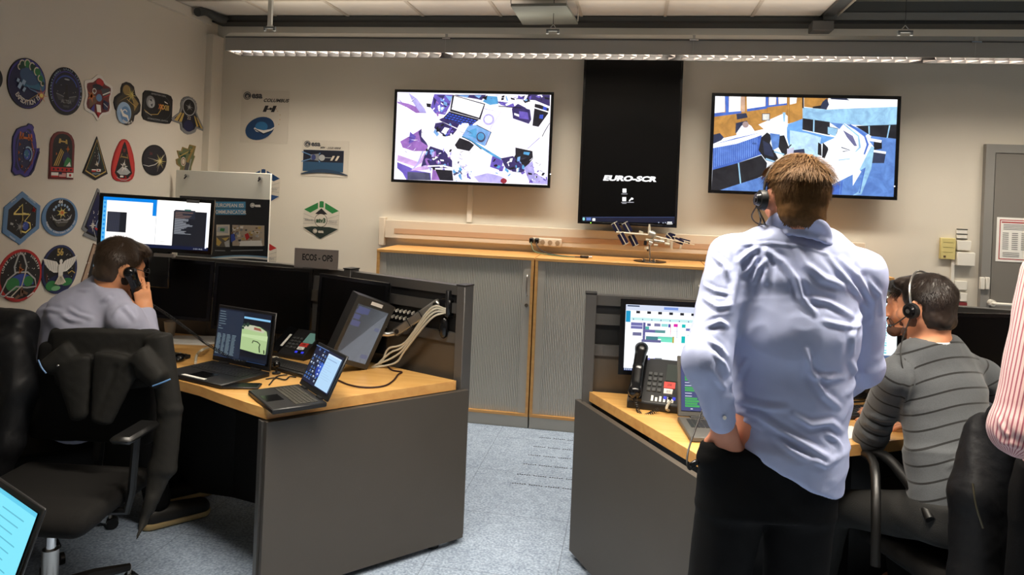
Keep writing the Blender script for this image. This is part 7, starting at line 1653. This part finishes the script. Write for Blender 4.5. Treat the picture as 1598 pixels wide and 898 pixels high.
SW=attr_stripes('grey_striped_knit',(74,77,80),(22,22,22),.054,.12)
up=(nk-wa).normalized(); base=wa-up*.3
LA=[(base,nk+up*.1,.15,0),(sL-(eL-sL).normalized()*.02,eL,.055,.01),(eL,eL.lerp(wL,.2),.05,.1),(sR-(eR-sR).normalized()*.02,eR,.055,.01)]
FL2=[(.008,4,[(1340,668),(1355,682),(1375,690)]),(.008,4,[(1345,655),(1365,668),(1390,672)]),(.007,3.5,[(1350,645),(1375,655),(1398,655)]),(.006,4,[(1420,590),(1412,630),(1408,660)]),(.006,4,[(1480,730),(1500,715),(1530,720)])]
s.build('sweater',SW,M2,disp=foldfn(FL2,15,nz=.0030,sc=22),attr=axis_attr(LA))
g=MB(); P=[nk+Vector((math.cos(a)*.066,math.sin(a)*.066,.006)) for a in np.linspace(0,6.283,25)]; g.tube(P,.005,PAPER,n=6); g.build('undershirt_collar',M2)
t=SDF(.0075); t.seg(hp+Vector((0,0,.06)),hp-Vector((0,0,.05)),.17,.13,.17,.13,xax,cap=.04)
for h_,k_,a_ in ((hL,kL,aL),(hR,kR,aR)): t.cone(h_,k_,.088,.070,k=.03); t.cone(k_,a_,.070,.055,k=.03)
t.build('jeans',mat('dark_grey_jeans',(34,34,33),.85,bump=.3,bscale=250),M2,disp=lambda P,N:.005*vnoise(P,24,6)+.002*vnoise(P,60,5))
for a_ in (aL,aR):
    s=SDF(.008); s.chain([Vector((a_.x+.01,a_.y-.02,.045)),Vector((a_.x-.05,a_.y+.19,.035))],[.05,.04],k=.02); s.box((a_.x,a_.y+.08,-.05),(.2,.3,.052),.001,op='s',k=.002); s.build('shoe',BLACK,M2)
headset(H2,'black headset with silver headband on the man in the striped sweater',side=-1,cordpts=[H2@Vector((-.11,.0,-.04)),q_(1407,535,2.70),q_(1406,560,2.66),q_(1412,590,2.64)])
# ------------------------------------------------------------------ man in profile behind him
hc=q_(1424,480,3.12); H3=headM(hc,(-1,.02,-.06),(0,0,1)); nk=q_(1440,545,3.16); sL=q_(1432,590,3.00); sR=q_(1450,580,3.34); eL=q_(1415,680,3.04); wL=q_(1440,690,3.25); eR=q_(1400,670,3.42); wR=q_(1385,668,3.46)
wR=Vector((1.12,3.38,.83)); eR=Vector((1.32,3.25,.85)); wL=Vector((1.22,3.22,.83)); eL=Vector((1.42,3.05,.88)); ch=q_(1452,620,3.14); hp=Vector((1.66,2.98,.56)); xax=(sR-sL).normalized()
b=SDF(.006); head_prims(b,H3); b.cone(H3@Vector((0,-.03,-.05)),nk,.054,.060,k=.03); b.seg(nk,ch,.10,.055,.15,.085,xax,cap=.015); b.seg(ch,hp,.15,.09,.15,.10,xax); arm_prims(b,sL,eL,wL); arm_prims(b,sR,eR,wR)
hand_prims(b,handM(wL,(-.8,.3,-.1),(0,0,1)),side=-1,curl=(.3,.3,.3,.3)); hand_prims(b,handM(wR,(-.8,.3,-.1),(0,0,1)),side=1,curl=(.3,.3,.3,.3))
kL=Vector((1.30,3.16,.52)); kR=Vector((1.42,3.34,.52)); aL=Vector((1.25,3.25,.09)); aR=Vector((1.40,3.42,.09)); hL=hp+xax*-.09; hR=hp+xax*.09
for h_,k_,a_ in ((hL,kL,aL),(hR,kR,aR)): b.cone(h_,k_,.072,.05,k=.03); b.cone(k_,a_,.05,.036,k=.03); foot(b,a_,(-1,.4,0))
M3=b.build('person',mat('skin_tan',(214,148,112)),loc=(hp.x,hp.y,0)); tag(M3,'person in profile facing left, head showing just behind the man in the striped sweater','person')
hair_mesh(H3,mat('short_black_hair',(34,28,24),.45,var=.3,vscale=60,spec=.5),M3,seed=19,n=4000,ln=.024,nape=-.06,crown_lift=.7)
beard(H3,mat('dark_stubble',(92,62,48)),M3)
s=SDF(.008); s.seg(nk,ch,.12,.07,.175,.105,xax,k=.04,cap=.03); s.seg(ch,hp,.175,.11,.175,.13,xax,k=.04); s.cone(sL,eL,.06,.055); s.cone(eL,wL,.052,.038); s.cone(sR,eR,.06,.055); s.cone(eR,wR,.052,.038); s.cone(nk,nk+Vector((0,0,.2)),.062,.066,k=.006,op='s')
s.build('shirt',mat('dark_shirt',(52,54,62),.8),M3,disp=lambda P,N:.004*vnoise(P,24,6))
t=SDF(.009); t.seg(hp+Vector((0,0,.06)),hp-Vector((0,0,.05)),.17,.13,.17,.13,xax,cap=.04)
for h_,k_,a_ in ((hL,kL,aL),(hR,kR,aR)): t.cone(h_,k_,.086,.068,k=.03); t.cone(k_,a_,.068,.055,k=.03)
t.build('trousers',BLKT,M3)
for a_ in (aL,aR):
    s=SDF(.008); s.chain([Vector((a_.x+.02,a_.y-.01,.045)),Vector((a_.x-.17,a_.y+.07,.035))],[.05,.04],k=.02); s.box((a_.x,a_.y+.08,-.05),(.3,.3,.052),.001,op='s',k=.002); s.build('shoe',BLACK,M3)
# ------------------------------------------------------------------ person at right edge, pink pinstripe
hp=q_(1692,770,2.08); nk=q_(1738,395,2.08); ch=q_(1730,500,2.08); wa=q_(1708,640,2.08); hc=q_(1742,318,2.08); H4=headM(hc,(-.3,1,-.1))
sL=q_(1638,430,2.05); eL=q_(1587,672,2.00); wL=q_(1690,745,1.94); sR=q_(1832,440,2.1); eR=q_(1870,660,2.08); wR=q_(1760,700,2.3); xax=RH.copy()
b=SDF(.006); head_prims(b,H4); b.cone(H4@Vector((0,-.03,-.05)),nk,.054,.060,k=.03); b.seg(nk,ch,.10,.055,.15,.085,xax,cap=.015); b.seg(ch,wa,.15,.09,.135,.09,xax); b.seg(wa,hp,.135,.09,.15,.10,xax)
arm_prims(b,sL,eL,wL,(.045,.036,.038,.027)); arm_prims(b,sR,eR,wR,(.045,.036,.036,.026))
hand_prims(b,handM(wL,(.5,.6,.0),(0,0,1)),side=1,curl=(.3,.3,.3,.3)); hand_prims(b,handM(wR,(-.7,.4,.0),(0,0,1)),side=-1,curl=(.3,.3,.3,.3))
hL=hp+xax*-.09+Vector((0,0,-.03)); hR=hp+xax*.09+Vector((0,0,-.03)); kL=hL+Vector((-.02,.03,-.40)); kR=hR+Vector((0,.03,-.40)); aL=Vector((kL.x,kL.y-.01,.09)); aR=Vector((kR.x,kR.y-.01,.09))
for h_,k_,a_ in ((hL,kL,aL),(hR,kR,aR)): b.cone(h_,k_,.078,.050,k=.03); b.cone(k_,a_,.052,.036,k=.03); foot(b,a_,(0,1,0))
M4=b.build('person',mat('skin_tan',(214,148,112)),loc=(hp.x,hp.y,0)); tag(M4,'person cut off by the right edge, only the pink pinstriped sleeve and dark trousers showing','person')
hair_mesh(H4,mat('short_black_hair',(34,28,24)),M4,seed=29,n=1500,ln=.02,nape=-.06)
s=SDF(.0055); s.seg(nk,ch,.12,.07,.17,.105,xax,k=.04,cap=.03); s.seg(ch,wa,.17,.11,.155,.115,xax,k=.04); s.seg(wa,hp,.155,.115,.165,.125,xax,k=.04,cap=.02); s.cone(sL,eL,.068,.062,k=.035); s.cone(eL,eL.lerp(wL,.10),.062,.060,k=.03); s.cone(sR,eR,.066,.058,k=.035); s.cone(eR,eR.lerp(wR,.3),.055,.05,k=.02); s.cone(nk,nk+Vector((0,0,.2)),.062,.066,k=.006,op='s')
PK=attr_stripes('pink_pinstripe_cloth',(212,178,176),(150,84,96),.0105,.36,rough=.7,noise_=.03,bump=.1)
ax=(eL-sL).normalized(); pr=(RH-ax*RH.dot(ax)).normalized(); pr2=ax.cross(pr)
def pk(P):
    Q=P-np.array(sL); v=.062*np.arctan2(Q@np.array(pr),-(Q@np.array(pr2))+1e-6); h=np.clip(Q@np.array(ax),0,.5); dl=np.linalg.norm(Q-h[:,None]*np.array(ax),axis=1); return np.where(dl<.085,v,Q@np.array(RH)*1.0)
s.build('shirt',PK,M4,disp=foldfn([(.010,5,[(1546,668),(1562,690),(1598,700)]),(.007,4,[(1556,648),(1566,675),(1580,690)]),(.006,4,[(1542,700),(1560,720),(1590,728)])],25,nz=.003,sc=26),attr=pk)
t=SDF(.008); t.seg(hp+Vector((0,0,.06)),hp-Vector((0,0,.08)),.178,.135,.185,.125,xax,cap=.03)
for h_,k_,a_ in ((hL,kL,aL),(hR,kR,aR)): t.cone(h_,k_,.098,.08,k=.03); t.cone(k_,a_,.08,.068,k=.03)
t.build('trousers',BLKT,M4,disp=lambda P,N:.004*vnoise(P,24,6))
for a_ in (aL,aR):
    s=SDF(.008); s.chain([Vector((a_.x,a_.y-.02,.045)),Vector((a_.x,a_.y+.19,.035))],[.05,.04],k=.02); s.box((a_.x,a_.y+.08,-.05),(.3,.3,.052),.001,op='s',k=.002); s.build('shoe',BLACK,M4)
# ------------------------------------------------------------------ seated man on the phone
hc=q_(188,414,3.30); H5=headM(hc,(.50,.84,-.30),(.14,-.05,1)); nk=q_(172,456,3.28); sR=q_(196,500,3.14); sL=q_(82,494,3.42); eR=q_(232,552,3.20); wR=q_(226,486,3.26)
ch=q_(130,506,3.27); wa=q_(108,584,3.24); hp=Vector((-2.52,3.02,.58)); xax=(sR-sL).normalized(); eL=Vector((-2.62,3.22,.86)); wL=Vector((-2.44,3.36,.83))
b=SDF(.0055); head_prims(b,H5); b.cone(H5@Vector((0,-.03,-.05)),nk,.054,.060,k=.03); b.seg(nk,ch,.10,.055,.15,.085,xax,cap=.015); b.seg(ch,wa,.15,.09,.135,.09,xax); b.seg(wa,hp,.135,.09,.15,.10,xax)
arm_prims(b,sR,eR,wR,(.045,.036,.036,.025)); arm_prims(b,sL,eL,wL,(.045,.036,.036,.026))
hup=(q_(220,440,3.28)-wR).normalized(); HHm=handM(wR,hup,Vector((.55,-.75,0)))
hand_prims(b,HHm,side=-1,curl=(.34,.36,.40,.46),thumb=.5,sc=.96,spread=.002); hand_prims(b,handM(wL,(.5,.6,.0),(0,0,1)),side=1,curl=(.35,.35,.35,.35))
kR=Vector((-2.28,3.20,.53)); kL=Vector((-2.42,3.36,.53)); aR=Vector((-2.23,3.26,.10)); aL=Vector((-2.35,3.50,.10)); hR=hp+xax*.09; hL=hp-xax*.09
for h_,k_,a_ in ((hL,kL,aL),(hR,kR,aR)): b.cone(h_,k_,.072,.05,k=.03); b.cone(k_,a_,.05,.036,k=.03); foot(b,a_,(.65,.75,0))
M5=b.build('person',mat('skin_warm',(216,150,106),.5,var=.08,vscale=40,spec=.35),loc=(hp.x,hp.y,0)); tag(M5,'person seated at left in pale grey-blue shirt holding a phone to the ear','person')
hair_mesh(H5,mat('brown_hair',(62,46,32),.45,var=.3,vscale=60,spec=.5),M5,seed=39,n=10000,ln=.02,nape=-.092,w_=.001)
beard(H5,mat('dark_beard',(52,38,28),.8,var=.3,vscale=200),M5)
s=SDF(.006); s.seg(nk,ch,.14,.085,.21,.135,xax,k=.05,cap=.03); s.seg(ch,wa,.21,.14,.18,.14,xax,k=.05); s.seg(wa,hp,.18,.13,.17,.13,xax,k=.05,cap=.02); s.chain([nk.lerp(sL,.4),sL],[.055,.058],k=.05); s.chain([nk.lerp(sR,.4),sR],[.055,.058],k=.05)
s.cone(sR,eR,.066,.060,k=.035); s.cone(eR,wR.lerp(eR,.10),.058,.042,k=.03); s.cone(sL,eL,.064,.056,k=.035); s.cone(eL,wL.lerp(eL,.1),.056,.040,k=.03)
s.chain([nk+Vector((-.04,-.03,.01)),nk+Vector((.02,-.06,.0)),nk+Vector((.06,-.02,.0))],[.018,.018,.018],k=.02)
s.cone(nk+Vector((.01,.01,0)),H5@Vector((0,-.03,-.05)),.060,.062,k=.006,op='s')
C3=(30,360,4.08)
FL5=[(.008,3.5,cc(C3,[(270,540),(330,570),(400,575)])),(.007,3,cc(C3,[(530,450),(570,430),(580,440)])),(.008,3.5,cc(C3,[(660,480),(700,520),(740,570)])),(.008,3.5,cc(C3,[(690,470),(740,480),(770,560)])),(.006,3,cc(C3,[(320,500),(380,540),(460,560)])),(.006,3,cc(C3,[(130,510),(200,505),(280,520)])),(.006,3,cc(C3,[(600,540),(640,500),(680,490)])),(.004,2.5,cc(C3,[(380,380),(420,382),(450,375)]))]
s.build('shirt',mat('grey_blue_shirt_cloth',(164,166,186),.7,bump=.12,bscale=700,spec=.25),M5,disp=foldfn(FL5,45,nz=.0032,sc=24))
t=SDF(.008); t.seg(hp+Vector((0,0,.06)),hp-Vector((0,0,.05)),.17,.13,.17,.13,xax,cap=.04)
for h_,k_,a_ in ((hL,kL,aL),(hR,kR,aR)): t.cone(h_,k_,.086,.068,k=.03); t.cone(k_,a_+Vector((0,0,.03)),.068,.06,k=.03)
t.build('trousers',BLKT,M5,disp=lambda P,N:.004*vnoise(P,24,6))
for a_ in (aL,aR):
    d=Vector((.65,.75,0)).normalized(); s=SDF(.006); s.chain([Vector((a_.x,a_.y,.055))-d*.02,Vector((a_.x,a_.y,.045))+d*.2],[.056,.050],k=.02); s.box((a_.x,a_.y,-.05),(.4,.4,.085),.001,op='s',k=.002); sh=s.build('shoe',mat('dark_shoe',(26,24,22),.5),M5)
    s=SDF(.006); s.chain([Vector((a_.x,a_.y,.030))-d*.025,Vector((a_.x,a_.y,.028))+d*.21],[.052,.043],k=.02); s.box((a_.x,a_.y,.14),(.4,.4,.10),.001,op='s',k=.002); s.box((a_.x,a_.y,-.05),(.4,.4,.052),.001,op='s',k=.002); s.build('shoe_sole',mat('tan_sole',(196,170,120),.7),M5)
# glasses
T=thing('glasses','dark framed glasses on the seated man holding the phone','glasses',tuple(H5@Vector((0,.1,0))))
g=MB(); P=lambda x,y,z: H5@Vector((x,y,z))
g.tube([P(.076,-.005,.012),P(.074,.05,.010),P(.066,.105,.006)],.0018,BLACK,n=6); g.build('temple',T)
g=MB(); g.tube([P(-.076,-.005,.012),P(-.074,.05,.010),P(-.066,.105,.006)],.0018,BLACK,n=6); g.build('temple',T)
for s_ in (-1,1):
    g=MB(); g.tube([P(s_*.034+.026*math.cos(a),.112-.05*abs(s_*.034+.026*math.cos(a)),.0+.019*math.sin(a)) for a in np.linspace(0,6.283,21)],.0016,BLACK,n=6); g.build('rim',T)
g=MB(); g.tube([P(-.01,.115,.004),P(0,.118,.006),P(.01,.115,.004)],.0016,BLACK,n=6); g.build('bridge',T)
# handset in hand and its coiled cord
s=SDF(.004); ea=H5@Vector((.108,.006,-.006)); mo=H5@Vector((.085,.095,-.105)); handset(s,ea,mo,H5.to_3x3()@Vector((-1,-.1,0)),r=.022)
o=s.build('handset',BLACKG); o.name='telephone_handset.001'; tag(o,'black telephone handset held at the ear of the seated man at left','telephone handset')
o=coil(mo,MsL@Vector((-.079,-.005,.01)),0,110,.006,.0016,CABLEB,'coiled_cord',None,mid=[q_(262,492,3.40),q_(300,520,3.5),q_(328,540,3.52),q_(380,565,3.5)]); tag(o,'long black coiled cord sagging from the handset held at left to the desk telephone','cord')

GROUPS={'mission_emblem':'mission emblems on the left wall','wall_poster':'prints on the back wall','tambour_cabinet':'shutter cabinets along the back wall','monitor':'monitors on the console desks','wall_screen':'screens on the back wall','office_chair':'office chairs at the consoles','louvre_light':'hanging louvre lights','lamp_hanger':'hangers of the louvre light','keyboard':'keyboards on the desks','loose_cable':'pale cables under the swing arm','laptop':'open laptops','desk_telephone':'desk telephones','jacket':'jackets hung on chairs','light_switch':'white wall switches','power_plug':'plugs in the socket block','console_desk':'console desks','telephone_handset':'telephone handsets','headset':'headsets worn by the men'}
for o in bpy.data.objects:
    if o.parent is None and 'label' in o and 'group' not in o:
        k=o.name.split('.')[0]
        if k in GROUPS: o['group']=GROUPS[k]
